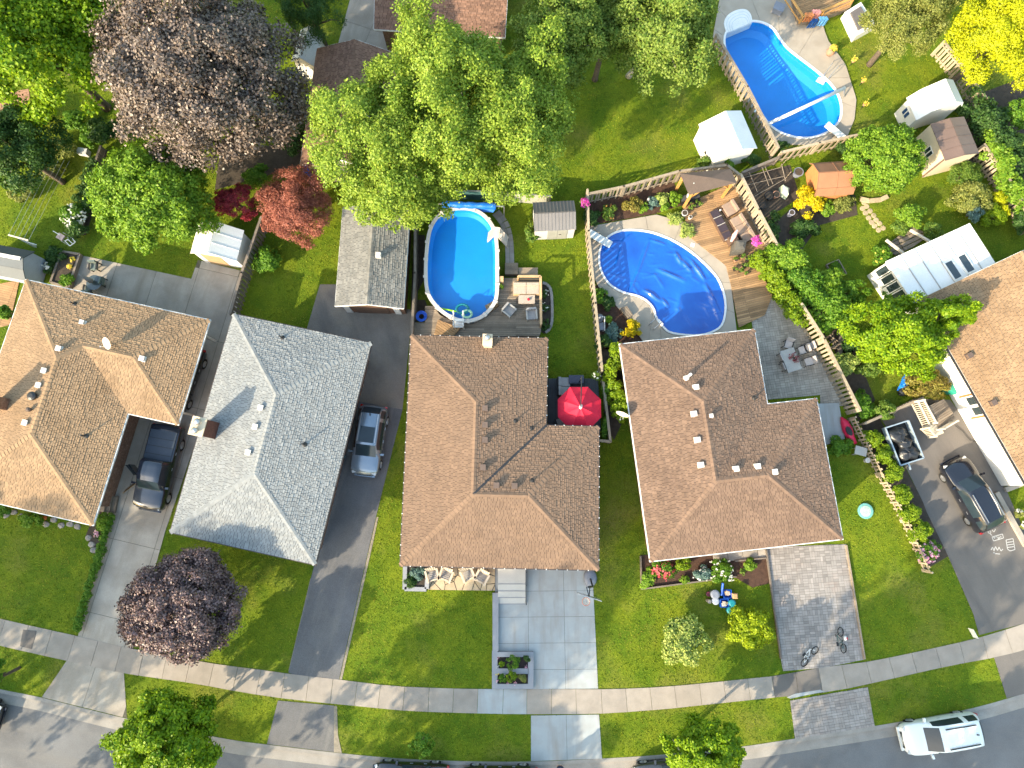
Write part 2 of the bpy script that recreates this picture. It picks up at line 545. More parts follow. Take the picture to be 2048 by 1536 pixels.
paved('paver_driveway', [(1534, 1095), (1692, 1088), (1728, 1319), (1649, 1335), (1566, 1342), (1556, 1290), (1538, 1130)], .035, M_PAVER, lambda w: basket(w, R(4)), under=M_SAND, dz=.004, piece='paver')
paved('paver_apron', [(1580, 1401), (1735, 1374), (1749, 1452), (1590, 1478)], .03, M_PAVER, lambda w: basket(w, R(9)), under=M_SAND, dz=.004, piece='paver')
paved('asphalt_driveway', [(1757, 832), (1829, 797), (1900, 800), (1960, 880), (2010, 975), (2060, 1090), (2060, 1244), (1958, 1270), (1946, 1227), (1896, 1112), (1853, 1024), (1846, 1005), (1770, 850)], .026, M_TARE)
paved('asphalt_drive_apron', [(1988, 1315), (2060, 1296), (2060, 1385), (2013, 1396)], .022, M_TARE)
M_PATIO = mat('patio_paver', (.44, .39, .33), .85, .12, 1.5, 30, .08, bump=.2, rpo=.25, col2=(.36, .31, .26), c2lo=.5, c2hi=.7)
paved('rear_paver_patio', [(1503, 640), (1545, 595), (1600, 640), (1698, 812), (1640, 812), (1640, 790), (1527, 800)], .03, M_PATIO, lambda w: basket(w, R(8), .32), under=M_SAND, dz=.004, piece='paver')
paved('side_door_pad', [(1632, 808), (1676, 806), (1688, 878), (1650, 890)], .12, M_NEWC)
paved('neighbour_driveway', [(674, 97), (716, -60), (770, -60), (752, 60), (800, 70), (800, 110)], .03, M_OLDC, lambda w: grid_cells(w, R(-20), 3, 4, .02), under=M_SAND)
def bed(name, poly_px, m, z=.02):
    w = PP(poly_px); HARD.append(w)
    return struct(obj(name, MB().prism(w, -.05, z), m))
bed('planting_bed', [(0, 1012), (60, 1020), (185, 1050), (228, 1036), (232, 1005), (205, 1000), (0, 990)], M_DIRT)
bed('planting_bed', [(180, 1052), (225, 1036), (190, 1110), (184, 1095), (172, 1070)], M_DIRT)
bed('grit_strip', [(642, 1090), (652, 1090), (632, 1160), (623, 1160)], M_GRAVEL, .024)
bed('grit_strip', [(577, 1342), (581, 1342), (625, 1157), (621, 1157)], M_GRAVEL, .024)
bed('grit_strip', [(753, 1034), (757, 1034), (745, 1091), (684, 1359), (679, 1359), (740, 1091)], M_GRAVEL, .024)
bed('grit_strip', [(668, 1412), (674, 1412), (676, 1470), (684, 1506), (668, 1504)], M_GRAVEL, .024)
paved('brick_patio', [(-20, 190), (58, 178), (62, 215), (-20, 228)], .03, mat('brick_paver', (.36, .20, .12), .85, .15, 2, rpo=.3), lambda w: grid_cells(w, R(25), .42, .2, .015, stagger=.5), under=M_SAND, piece='paver')
paved('side_boardwalk', [(-20, 572), (40, 560), (20, 650), (-20, 660)], .05, mat('orange_boards_flat', (.40, .24, .12), .8, .12, 2, rpo=.25), lambda w: grid_cells(w, R(-14), 2.4, .15, .015), under=M_SAND, piece='board')
bed('flower_bed', [(1281, 1110), (1535, 1100), (1545, 1165), (1505, 1175), (1470, 1155), (1282, 1178)], M_MULCH)
bed('mulch_bed', [(1170, 405), (1345, 358), (1365, 410), (1310, 428), (1170, 452)], M_MULCH)
bed('mulch_bed', [(1180, 575), (1195, 570), (1250, 630), (1290, 690), (1200, 700)], M_MULCH)
bed('vegetable_bed', [(1470, 356), (1580, 330), (1600, 395), (1545, 430), (1530, 480), (1500, 440)], M_DIRT)
bed('shrub_bed', [(1550, 445), (1604, 398), (1710, 390), (1715, 430), (1640, 450), (1610, 490), (1600, 505), (1540, 478)], M_DIRT)
bed('hedge_bed', [(1515, 490), (1600, 520), (1640, 600), (1720, 660), (1700, 720), (1600, 630)], M_DIRT)
bed('side_bed', [(1665, 690), (1705, 690), (1750, 800), (1716, 845)], M_DIRT)
bed('cedar_bed', [(1722, 850), (1757, 832), (1846, 1005), (1900, 1110), (1850, 1140)], M_DIRT)
bed('fence_bed', [(1196, 700), (1240, 690), (1252, 830), (1228, 880), (1215, 860)], M_DIRT)
bed('deck_side_bed', [(1083, 570), (1092, 568), (1102, 590), (1103, 650), (1088, 668), (1080, 660)], M_DIRT)
bed('left_fence_bed', [(196, 300), (216, 300), (200, 380), (172, 470), (160, 470), (180, 390)], M_DIRT)
bed('right_fence_bed', [(1925, 200), (2060, 150), (2060, 470), (2000, 380), (1935, 320)], M_DIRT)
bed('shade_bed', [(440, 300), (560, 290), (620, 240), (612, 330), (540, 350), (430, 380)], M_DIRT)
# ---------------------------------------------------------------- houses
M_SH = {
 'tan': mat('shingle_tan', (.33, .22, .13), .9, .12, .6, 30, .10, island=.17, col2=(.28, .18, .10), c2lo=.5, c2hi=.75, c2scale=.5),
 'grey': mat('shingle_grey', (.285, .30, .305), .9, .10, .6, 30, .10, island=.22, col2=(.27, .275, .27), c2lo=.5, c2hi=.75, c2scale=.6),
 'brown': mat('shingle_brown', (.225, .147, .100), .9, .10, .6, 30, .10, island=.15, col2=(.20, .133, .093), c2lo=.5, c2hi=.75, c2scale=.5),
 'brown2': mat('shingle_umber', (.222, .145, .103), .9, .12, .6, 30, .10, island=.26, col2=(.19, .124, .09), c2lo=.5, c2hi=.75, c2scale=.5),
 'red': mat('shingle_russet', (.26, .15, .105), .9, .12, .6, 30, .10, island=.4),
 'pale': mat('shingle_pale_grey', (.24, .235, .22), .9, .14, .7, 30, .10, island=.25, col2=(.17, .17, .16), c2lo=.5, c2hi=.75, c2scale=.6),
}
M_UND = {k: mat('roof_underlay_' + k, mul(c, .5), .95, .1) for k, c in
         dict(tan=(.20, .13, .08), grey=(.14, .15, .16), brown=(.14, .09, .06), brown2=(.13, .085, .06), red=(.12, .07, .05), pale=(.13, .13, .12)).items()}
M_WHITE = mat('white_paint', (.72, .72, .70), .55, .05, 1.5, 20, .04, col2=(.60, .59, .56), c2lo=.6, c2hi=.85)
M_WSIDE = mat('white_siding', (.74, .72, .68), .7, .05, 1, 20, .04, bump=.1)
M_CREAM = mat('cream_siding', (.62, .52, .38), .75, .07, 1.2, 20, .06, bump=.1)
M_BRICK = mat('brown_brick', (.24, .13, .085), .9, .2, 3, 14, .3, bump=.4, bscale=14, col2=(.32, .2, .14), c2lo=.5, c2hi=.7, c2scale=6)
M_DARKG = mat('dark_gutter', (.07, .055, .05), .5, .1)
M_DARK = mat('dark_metal', (.03, .03, .032), .45, .15, spec=.5)
M_STEEL = mat('galvanised_steel', (.5, .5, .5), .35, .1, metal=.8)
M_GLASS = mat('window_glass', (.03, .045, .055), .06, .1, fvar=0, spec=.9)
M_VENTW = mat('pale_vent', (.62, .6, .57), .6, .08)
M_VENTB = mat('brown_vent', (.12, .085, .07), .6, .1)
def V2(a, b): return (b[0] - a[0], b[1] - a[1])
class Frame:
    def __init__(s, o, u, z):
        s.o = P(*o, z); q = P(*u, z)
        dx, dy = V2(s.o, q); l = math.hypot(dx, dy)
        s.u = (dx / l, dy / l); s.v = (s.u[1], -s.u[0]); s.len = l; s.z = z
    def loc(s, px, z=None):
        p = P(*px, s.z if z is None else z); d = V2(s.o, p)
        return (d[0] * s.u[0] + d[1] * s.u[1], d[0] * s.v[0] + d[1] * s.v[1])
    def w(s, a, b, z=0.0):
        return (s.o[0] + a * s.u[0] + b * s.v[0], s.o[1] + a * s.u[1] + b * s.v[1], z)
    def ang(s): return math.atan2(s.u[1], s.u[0])
def shingle_face(mb, und, verts, tab=.23, ex=.13, seed=0):
    """lay overlapping tabs on one roof plane; verts[0], verts[1] = the eave"""
    q = random.Random(seed)
    v = [Vector(p) for p in verts]
    e = (v[1] - v[0]).normalized()
    n = Vector((0, 0, 0))
    for i in range(len(v)): n += (v[i] - v[0]).cross(v[(i + 1) % len(v)] - v[0])
    n.normalize()
    if n.z < 0: n = -n
    s = n.cross(e)
    if s.z < 0: s = -s
    o = v[0]
    poly = [((p - o).dot(e), (p - o).dot(s)) for p in v]
    und.quad(*[tuple(p + n * .002) for p in v] if n.dot((v[1] - v[0]).cross(v[2] - v[0])) > 0 else [tuple(p + n * .002) for p in reversed(v)])
    b1 = max(p[1] for p in poly)
    k = 0
    b = min(p[1] for p in poly)
    while b < b1:
        strip = clip_rect(poly, -1e3, 1e3, b, b + ex)
        if len(strip) >= 3:
            a0, a1 = min(p[0] for p in strip), max(p[0] for p in strip)
            a = math.floor(a0 / tab) * tab - q.random() * tab
            while a < a1:
                w = tab * q.choice((.6, .8, 1, 1, 1.25))
                g = .012
                t = q.choice((.010, .016, .026, .034))
                c = ((a + g, b), (a + w - g, b), (a + w - g, b + ex), (a + g, b + ex))
                if all(inside(poly, *p) for p in c): r = list(c)
                else: r = clip_rect(poly, a + g, a + w - g, b, b + ex)
                if len(r) >= 3 and abs(area(r)) > 1e-4:
                    if area(r) < 0: r = r[::-1]
                    top = [o + e * x + s * y + n * (.004 + t * (1 - (y - b) / ex)) for x, y in r]
                    if (top[1] - top[0]).cross(top[2] - top[0]).dot(n) < 0: top = top[::-1]; r = r[::-1]
                    m = len(mb.v)
                    mb.v += [tuple(p) for p in top]
                    mb.f.append(tuple(range(m, m + len(top))))
                    lo = [i for i in range(len(r)) if abs(r[i][1] - b) < 1e-5]
                    if len(lo) == 2:
                        i, j = lo
                        m2 = len(mb.v)
                        mb.v += [tuple(top[i] - n * (t + .002)), tuple(top[j] - n * (t + .002))]
                        mb.f.append((m + i, m2, m2 + 1, m + j))
                a += w
        b += ex; k += 1
def caps(mb, a, b, w=.15, step=.26):
    a, b = Vector(a), Vector(b)
    d = (b - a); L = d.length; d.normalize()
    side = d.cross(Vector((0, 0, 1))).normalized()
    drop = .36 * w * (1 if abs(d.z) < .02 else .72)
    k = int(L / step)
    for i in range(k + 1):
        p, q = a + d * i * step, a + d * min(L, (i + 1) * step + .04)
        lp, lq = .05, .022
        z = Vector((0, 0, 1))
        for sg in (-1, 1):
            pts = [p + z * lp, q + z * lq, q + side * sg * w - z * (drop - lq), p + side * sg * w - z * (drop - lp)]
            if sg > 0: pts = pts[::-1]
            mb.quad(*pts)
        mb.quad(p + z * lp, p + side * w - z * (drop - lp), p + side * w - z * (drop + .0), p + z * .0)
        mb.quad(p + z * lp, p + z * 0, p - side * w - z * (drop + .0), p - side * w - z * (drop - lp))
class House:
    pass
def hip_house(name, label, F, pts, faces, ridges, z_e, wallpoly, mat_key, wallm, gut, ticks, pitch, over=.45, tab=.23, wallrect=None):
    """pts: name -> (u, v, rise in plan metres); faces list eave first"""
    h = House(); h.F = F; h.z = z_e
    c = F.w(*[sum(pts[k][i] for k in wallpoly) / len(wallpoly) for i in (0, 1)])
    h.root = thing(name, label, 'house', (c[0], c[1], 0))
    W = {k: Vector(F.w(p[0], p[1], z_e + p[2] * pitch)) for k, p in pts.items()}
    h.W = W; h.faces = [[W[k] for k in f] for f in faces]
    rf = MB(); und = MB()
    for i, f in enumerate(h.faces): shingle_face(rf, und, f, seed=i + len(name), tab=tab)
    h.roof = obj('roof', und, M_UND[mat_key], h.root)
    obj('shingles', rf, M_SH[mat_key], h.roof, kind='stuff')
    cp = MB()
    for a, b in ridges: caps(cp, W[a], W[b])
    if cp.f: obj('ridge_caps', cp, M_SH[mat_key], h.roof, kind='stuff')
    # walls, soffit, gutters
    loop = [(pts[k][0], pts[k][1]) for k in wallpoly]
    wl = [F.w(a, b) for a, b in loop]
    wl2 = [(p[0], p[1]) for p in wl]
    inn = offset_poly([F.w(*p)[:2] for p in wallrect] if wallrect else wl2, over)
    obj('wall', MB().prism(inn, 0, z_e - .14, top=False), wallm, h.root)
    obj('soffit', MB().prism(offset_poly(wl2, .03), z_e - .14, z_e - .10, bottom=True), M_WHITE, h.root)
    gm, tk = MB(), MB()
    k = len(wl2)
    out = offset_poly(wl2, -.06)
    for i in range(k):
        a, b = wl2[i], wl2[(i + 1) % k]
        ao, bo = out[i], out[(i + 1) % k]
        ai, bi = offset_poly(wl2, .012)[i], offset_poly(wl2, .012)[(i + 1) % k]
        gm.prism([ai, bi, bo, ao], z_e - .13, z_e - .012, bottom=True)
        if ticks:
            l = math.hypot(b[0] - a[0], b[1] - a[1]); n_ = int(l / .62)
            for j in range(1, n_ + 1):
                t = j / (n_ + 1)
                tk.box(((ao[0] + (bo[0] - ao[0]) * t) * .6 + (ai[0] + (bi[0] - ai[0]) * t) * .4, (ao[1] + (bo[1] - ao[1]) * t) * .6 + (ai[1] + (bi[1] - ai[1]) * t) * .4, z_e - .012), (.05, .07, .012), math.atan2(b[1] - a[1], b[0] - a[0]))
    g = obj('gutter', gm, gut, h.root)
    # windows along the walls
    for i in range(len(inn)):
        a, b = Vector((*inn[i], 0)), Vector((*inn[(i + 1) % len(inn)], 0)); l = (b - a).length
        if l < 3: continue
        d = (b - a) / l; nn = Vector((d.y, -d.x, 0))
        ctr = Vector((sum(p[0] for p in inn) / len(inn), sum(p[1] for p in inn) / len(inn), 0))
        if inside(inn, *((a + b) / 2 + nn * .1)[:2]): nn = -nn
        for t in ((.3, .7) if l > 6 else (.5,)):
            c_ = a + d * l * t + nn * .01
            wd = obj('window', MB().bar(c_ - d * .7 + Vector((0, 0, 1.85)), c_ + d * .7 + Vector((0, 0, 1.85)), .06, 1.1), M_WHITE, h.root)
            c_ += nn * .02
            for s_ in (-.34, .34): obj('pane', MB().bar(c_ + d * (s_ - .29) + Vector((0, 0, 1.85)), c_ + d * (s_ + .29) + Vector((0, 0, 1.85)), .05, .96), M_GLASS, wd)
    if ticks: obj('gutter_hangers', tk, M_WHITE, g, kind='stuff')
    return h
def offset_poly(poly, d):
    """inset a 2-D polygon by d (negative = outset)"""
    if area(poly) < 0: sg = -1
    else: sg = 1
    out = []
    k = len(poly)
    for i in range(k):
        a, b, c = poly[i - 1], poly[i], poly[(i + 1) % k]
        def nrm(p, q):
            dx, dy = q[0] - p[0], q[1] - p[1]; l = math.hypot(dx, dy)
            return (-dy / l * sg, dx / l * sg)
        n1, n2 = nrm(a, b), nrm(b, c)
        den = 1 + n1[0] * n2[0] + n1[1] * n2[1]
        out.append((b[0] + d * (n1[0] + n2[0]) / den, b[1] + d * (n1[1] + n2[1]) / den))
    return out
def roof_hit(h, px, py):
    o = Vector((0, 0, CAM_H)); d = Vector(ray(px, py))
    best = None
    for f in h.faces:
        n = Vector((0, 0, 0))
        for i in range(len(f)): n += (f[i] - f[0]).cross(f[(i + 1) % len(f)] - f[0])
        n.normalize()
        if n.z < 0: n = -n
        if abs(d.dot(n)) < 1e-6: continue
        p = o + d * ((f[0] - o).dot(n) / d.dot(n))
        if inside([(q.x, q.y) for q in f], p.x, p.y) and (best is None or p.z > best[0].z): best = (p, n)
    if best is None:
        q = P3(px, py, h.z); return Vector(q), Vector((0, 0, 1))
    return best
def box_vent(h, px, py, m, s=.25, hh=.17):
    p, n = roof_hit(h, px, py)
    a = h.F.ang()
    mb = MB().box((p.x, p.y, p.z - .08), (s + .1, s + .1, .1), a)
    mb.box((p.x, p.y, p.z), (s, s, hh), a).box((p.x, p.y, p.z + hh), (s + .07, s + .07, .04), a)
    obj('roof_vent', mb, m, h.root)
def pipe(h, px, py, hgt=.55, r=.05, m=None, flash=True):
    p, n = roof_hit(h, px, py)
    mb = MB()
    if flash: mb.lathe((p.x, p.y, p.z - .06), [(.17, 0), (.15, .08), (.07, .16)], 10)
    mb.lathe((p.x, p.y, p.z - .05), [(r, 0), (r, hgt)], 10)
    obj('vent_pipe', mb, m or M_DARK, h.root)
def turbine(h, px, py, m, r=.2):
    p, n = roof_hit(h, px, py)
    obj('roof_vent', MB().lathe((p.x, p.y, p.z - .08), [(r * .7, 0), (r * .7, .2), (r, .22), (r, .38), (r * .5, .45)], 14), m, h.root)
def dish(h, px, py, r=.38, face=(-.6, -.6, .5), z=None, foot=None):
    p, n = roof_hit(h, px, py)
    if z: p = Vector(P3(px, py, z))
    f = Vector(face).normalized()
    x = f.cross(Vector((0, 0, 1))).normalized(); y = x.cross(f)
    c = p + Vector((0, 0, .55))
    mb = MB()
    base = len(mb.v); N = 18
    rings = ((0, .0), (.5, .02), (1, .09))
    mb.v.append(tuple(c))
    for t, dz in rings[1:]:
        for k in range(N):
            a = 2 * math.pi * k / N
            mb.v.append(tuple(c + x * r * t * math.cos(a) + y * r * 1.12 * t * math.sin(a) + f * dz))
    for k in range(N):
        mb.f.append((base, base + 1 + k, base + 1 + (k + 1) % N))
        mb.f.append((base + 1 + k, base + 1 + N + k, base + 1 + N + (k + 1) % N, base + 1 + (k + 1) % N))
    o = obj('satellite_dish', mb, M_VENTW, h.root, smooth=True)
    a2 = MB().tube([c - f * .02, c - f * .12 - Vector((0, 0, .2)), foot or p - Vector((0, 0, .05))], .025, 6)
    a2.tube([c - y * r, c + f * .42 - y * .12], .012, 5).box(tuple(c + f * .42 - y * .14), (.07, .07, .07))
    obj('dish_arm', a2, M_STEEL, o)

def L_north(F, W, B, E, L):
    """main block with a narrower wing to the east along the north side"""
    pts = dict(A=(0, 0, 0), B=(W + E, 0, 0), C=(W + E, B, 0), D=(W, B, 0), E=(W, L, 0), G=(0, L, 0),
               R1=(W / 2, W / 2, W / 2), R2=(W / 2, L - W / 2, W / 2), R3=(W - B / 2, B / 2, B / 2), R4=(W + E - B / 2, B / 2, B / 2))
    faces = ['A B R4 R3 R1', 'B C R4', 'C D R3 R4', 'D E R2 R1 R3', 'E G R2', 'G A R1 R2']
    ridges = ['A R1', 'R1 R2', 'R2 G', 'R2 E', 'R1 R3', 'R3 R4', 'B R4', 'C R4']
    return pts, [f.split() for f in faces], [r.split() for r in ridges], list('ABCDEG')
def L_south(F, W, E, L):
    """main block with an equally wide wing to the east along the south side"""
    pts = dict(A=(0, 0, 0), B=(W, 0, 0), D=(W, L - W, 0), E=(W + E, L - W, 0), G=(W + E, L, 0), H=(0, L, 0),
               R1=(W / 2, W / 2, W / 2), R2=(W / 2, L - W / 2, W / 2), R3=(W / 2 + E, L - W / 2, W / 2))
    faces = ['A B R1', 'B D R2 R1', 'D E R3 R2', 'E G R3', 'G H R2 R3', 'H A R1 R2']
    ridges = ['A R1', 'B R1', 'R1 R2', 'R2 H', 'R2 R3', 'E R3', 'G R3']
    return pts, [f.split() for f in faces], [r.split() for r in ridges], list('ABDEGH')
def hip_rect(F, W, L):
    pts = dict(A=(0, 0, 0), B=(W, 0, 0), C=(W, L, 0), D=(0, L, 0), R1=(W / 2, W / 2, W / 2), R2=(W / 2, L - W / 2, W / 2))
    return pts, [f.split() for f in ('A B R1', 'B C R2 R1', 'C D R2', 'D A R1 R2')], [r.split() for r in ('A R1', 'B R1', 'R1 R2', 'C R2', 'D R2')], list('ABCD')

# --- tan L-shaped house at the left
ZA = 3.1
FA = Frame((52, 560), (417, 640), ZA)
b1, cc, dd, ee = (FA.loc(p) for p in ((417, 640), (358, 848), (255, 828), (185, 1050)))
WA, BA, LA = (dd[0] + ee[0]) / 2, (dd[1] + cc[1]) / 2, ee[1]
EA = (b1[0] + cc[0]) / 2 - WA
hA = hip_house('bungalow', 'L-shaped house with light tan shingle roof beside the pickup truck', FA, *L_north(FA, WA, BA, EA, LA)[:3], ZA, L_north(FA, WA, BA, EA, LA)[3], 'tan', M_BRICK, M_WHITE, False, .30, over=.9, wallrect=[(0, 0), (WA, 0), (WA, LA), (0, LA)])
for a_, b_ in ((WA + EA - .7, .8), (WA + EA - .7, BA - .8)): obj('carport_post', MB().box(FA.w(a_, b_), (.12, .12, ZA - .12), FA.ang()), M_WHITE, hA.root)
for x, y in ((91, 742), (80, 771), (53, 846), (120, 698), (286, 718)): box_vent(hA, x, y, M_VENTW)
turbine(hA, 69, 793, M_DARK, .26)
turbine(hA, 62, 820, M_VENTB, .13)
pipe(hA, 149, 608, .5); pipe(hA, 172, 872, .6)
box_vent(hA, 168, 646, M_VENTW, .2, .25)
dish(hA, 226, 690, .36, (-.5, -.5, .75))
# the tall chimney that throws its shadow over the west slope
def chimney(h, x, y, z0, z1, sx, sy, a, m, flues, capm=None, name='chimney'):
    o = obj(name, MB().box((x, y, z0), (sx, sy, z1 - z0), a), m, h.root)
    cp = MB().box((x, y, z1), (sx + .1, sy + .1, .08), a)
    obj('chimney_cap', cp, capm or M_VENTW, o)
    ca, sa = math.cos(a), math.sin(a)
    for dx, dy in flues:
        px, py = x + dx * ca - dy * sa, y + dx * sa + dy * ca
        obj('flue_cap', MB().lathe((px, py, z1 + .08), [(.10, 0), (.10, .12), (.19, .14), (.19, .26), (.1, .34)], 12), M_STEEL, o, smooth=True)
    return o
cA = P(-30, 800, 5.2)
chimney(hA, cA[0], cA[1], 2, 5.6, .7, .7, FA.ang(), M_BRICK, ((0, 0),))

# --- grey hip-roofed house
ZB = 3.1
FB = Frame((467, 628), (741, 686), ZB)
se, sw = FB.loc((622, 1130)), FB.loc((332, 1060))
WB = (FB.len + se[0] - sw[0]) / 2
LB = (se[1] + sw[1]) / 2
hB = hip_house('bungalow', 'house with light grey shingle hip roof and brick chimney', FB, *hip_rect(FB, WB, LB)[:3], ZB, hip_rect(FB, WB, LB)[3], 'grey', M_BRICK, M_DARKG, False, .30, over=.62)
for x, y in ((523, 816), (512, 854), (498, 905)): box_vent(hB, x, y, M_VENTW)
pipe(hB, 565, 676, .7, .04); pipe(hB, 609, 889, .6)
c = P(384, 853, 5.3)
chimney(hB, c[0] + .35, c[1], 0, 5.3, .75, 1.0, FB.ang(), mat('dark_red_brick', (.14, .055, .04), .9, .2, 4, 14, .3, bump=.4, bscale=14), ((0, .26), (0, -.26)), M_CREAM)

# --- brown house in the middle
ZC = 3.1
FC = Frame((825, 671), (1098, 677), ZC)
q = [FC.loc(p) for p in ((1098, 677), (1096, 855), (1197, 857), (1197, 1141), (798, 1130))]
LC = (q[3][1] + q[4][1]) / 2
WC = (q[0][0] + q[1][0]) / 2 - q[4][0] / 2
WC2 = LC - (q[1][1] + q[2][1]) / 2
FC.o = FC.w(q[4][0] / 2, 0)[:2]
WC = (WC + WC2) / 2
EC = (q[2][0] + q[3][0]) / 2 - q[4][0] / 2 - WC
hC = hip_house('bungalow', 'house with plain brown shingle roof beside the red parasol', FC, *L_south(FC, WC, EC, LC)[:3], ZC, L_south(FC, WC, EC, LC)[3], 'brown', M_BRICK, M_DARKG, True, .30)
for x, y in ((970, 817), (970, 850), (970, 880), (966, 935), (993, 971), (1029, 972)): box_vent(hC, x, y, M_VENTB, .27, .17)
pipe(hC, 1064, 962, .75, .045); pipe(hC, 1062, 857, .55, .045); pipe(hC, 1030, 842, .4, .04)
c = P(975, 676, 4.2)
chimney(hC, c[0], c[1] - .1, 2.8, 4.1, .5, .62, FC.ang(), M_CREAM, ((0, .1),), M_CREAM)
W_ = hC.W
obj('valley_flashing', MB().bar(W_['D'] + Vector((0, 0, .03)), W_['R2'] + Vector((0, 0, .03)), .14, .03), M_DARK, hC.roof)
# --- umber house to its right
ZD = 3.3
FD = Frame((1240, 689), (1503, 660), ZD)
q = [FD.loc(p) for p in ((1505, 656), (1527, 803), (1635, 795), (1683, 1083), (1277, 1120))]
LD = (q[3][1] + q[4][1]) / 2
WD = (q[0][0] + q[1][0]) / 2
WD = (WD + LD - (q[1][1] + q[2][1]) / 2) / 2
ED = (q[2][0] + q[3][0]) / 2 - WD
hD = hip_house('bungalow', 'house with mottled umber shingle roof beside the covered kidney pool', FD, *L_south(FD, WD, ED, LD)[:3], ZD, L_south(FD, WD, ED, LD)[3], 'brown2', M_BRICK, M_WHITE, True, .30)
for x, y in ((1391, 775), (1387, 828), (1394, 880), (1401, 930), (1471, 938), (1514, 933), (1548, 944)): box_vent(hD, x, y, M_VENTW)
box_vent(hD, 1421, 832, M_VENTW, .16, .16)
pipe(hD, 1508, 796, .5)
pipe(hD, 1371, 756, 1.3, .09, M_VENTW); turbine(hD, 1371, 757, M_VENTW, .16)
dish(hD, 1243, 828, .40, (-.35, -.85, .12), z=3.0, foot=Vector(P3(1246, 838, 3.05)))

# --- gable building: profile across (t metres, z), extruded along u
M_RIBG = mat('grey_metal_roof', (.16, .155, .16), .5, .08, 1, spec=.5)
M_RIBB = mat('brown_metal_roof', (.17, .115, .095), .5, .08, 1, spec=.5)
M_WHITER = mat('white_metal_roof', (.78, .78, .77), .5, .05, .8, 15, .05, col2=(.66, .66, .66), c2lo=.6, c2hi=.8)
M_SLATE = mat('blue_grey_roof', (.055, .075, .095), .6, .12, 1, island=.2)
M_TERRA = mat('terracotta_roof', (.32, .155, .085), .85, .1, 1, 25, .1, island=.2)
M_ORANGE = mat('orange_boards', (.50, .19, .07), .8, .12, 2, 25, .1)
M_VINYL = mat('pale_vinyl', (.52, .50, .50), .6, .06, 1)
def gable(name, label, o, u, across, prof, walls, roofm, over=.15, panels=None, cat='shed', shingle=None, zbase=0.0, trim=None, u_over=.12):
    """o, u = eave corners at the start and end of one long side (pixels); across = a pixel on the opposite eave"""
    z = prof[0][1]
    F = Frame(o, u, z)
    Wd = F.loc(across)[1]; L = F.len
    sgn = 1 if Wd > 0 else -1
    Wd = abs(Wd)
    w = lambda a, b, zz: F.w(a, b * sgn, zz)
    root = thing(name, label, cat, w(L / 2, Wd / 2, 0))
    pr = [(t * Wd, zz) for t, zz in prof]
    rf = obj('roof', MB(), roofm, root) if False else None
    if shingle:
        mb, und = MB(), MB()
        for (t0, z0), (t1, z1) in zip(pr, pr[1:]):
            if z1 >= z0: f = [w(0, t0, z0), w(L, t0, z0), w(L, t1, z1), w(0, t1, z1)]
            else: f = [w(0, t1, z1), w(L, t1, z1), w(L, t0, z0), w(0, t0, z0)]
            shingle_face(mb, und, f, seed=3, tab=.30)
        o1 = obj('roof', und, M_UND[shingle], root)
        obj('shingles', mb, M_SH[shingle], o1, kind='stuff')
        rp = max(pr, key=lambda p: p[1]); cp = MB(); caps(cp, w(0, rp[0], rp[1]), w(L, rp[0], rp[1])); obj('ridge_caps', cp, M_SH[shingle], o1, kind='stuff')
        fm = MB()
        for a in (0, L):
            for (t0, z0), (t1, z1) in zip(pr, pr[1:]): fm.bar(w(a, t0, z0 - .08), w(a, t1, z1 - .08), .05, .14)
        for t, zz in (pr[0], pr[-1]): fm.bar(w(0, t, zz - .07), w(L, t, zz - .07), .06, .1)
        obj('fascia', fm, trim or M_WHITE, root)
    else:
        for (t0, z0), (t1, z1) in zip(pr, pr[1:]):
            n = panels or 1
            for i in range(n):
                a, b = L * i / n + .004, L * (i + 1) / n - .004
                mb = MB()
                A, B, C, D = (Vector(w(*p)) for p in ((a, t0, z0), (b, t0, z0), (b, t1, z1), (a, t1, z1)))
                nn = (B - A).cross(D - A).normalized()
                if nn.z < 0: nn = -nn
                th = nn * .045
                vs = [A, B, C, D, A + th, B + th, C + th, D + th]
                mb.v = [tuple(x) for x in vs]
                mb.f = [(4, 5, 6, 7), (3, 2, 1, 0), (0, 1, 5, 4), (1, 2, 6, 5), (2, 3, 7, 6), (3, 0, 4, 7)]
                obj('roof_panel', mb, roofm, root)
                if n > 1:
                    rb = MB().bar(A + th * 1.2, D + th * 1.2, .03, .03)
                    obj('roof_seam', rb, roofm, root)
    # walls
    uo = u_over; i0, i1 = uo, L - uo
    e0, e1 = over, Wd - over
    ends = [(e0, zbase)] + [(min(max(t, e0), e1), (zz if e0 < t < e1 else zz + (over * (pr[1][1] - pr[0][1]) / max(.01, pr[1][0] - pr[0][0]))) - .01) for t, zz in pr] + [(e1, zbase)]
    mb = MB()
    for a in (i0, i1):
        pts = [w(a, t, zz) for t, zz in ends]
        mb.quad(*pts)
    zt = ends[1][1]
    mb.quad(w(i0, e0, zbase), w(i1, e0, zbase), w(i1, e0, zt), w(i0, e0, zt))
    mb.quad(w(i0, e1, zbase), w(i1, e1, zbase), w(i1, e1, ends[-2][1]), w(i0, e1, ends[-2][1]))
    obj('wall', mb, walls, root)
    return dict(root=root, w=w, L=L, W=Wd, e0=e0, e1=e1, i0=i0, i1=i1, F=F, sgn=sgn)
def wall_panel(g, name, p0, p1, p2, p3, out, m, th=.03):
    """a flat piece on a wall: four local corners (a,b,z), pushed out along a local (a,b) direction"""
    w = g['w']; mb = MB()
    A = [w(*p) for p in (p0, p1, p2, p3)]
    B = [w(p[0] + out[0] * th, p[1] + out[1] * th, p[2]) for p in (p0, p1, p2, p3)]
    mb.v = A + B
    mb.f = [(0, 1, 2, 3), (4, 5, 6, 7), (0, 1, 5, 4), (1, 2, 6, 5), (2, 3, 7, 6), (3, 0, 4, 7)]
    return obj(name, mb, m, g['root'])
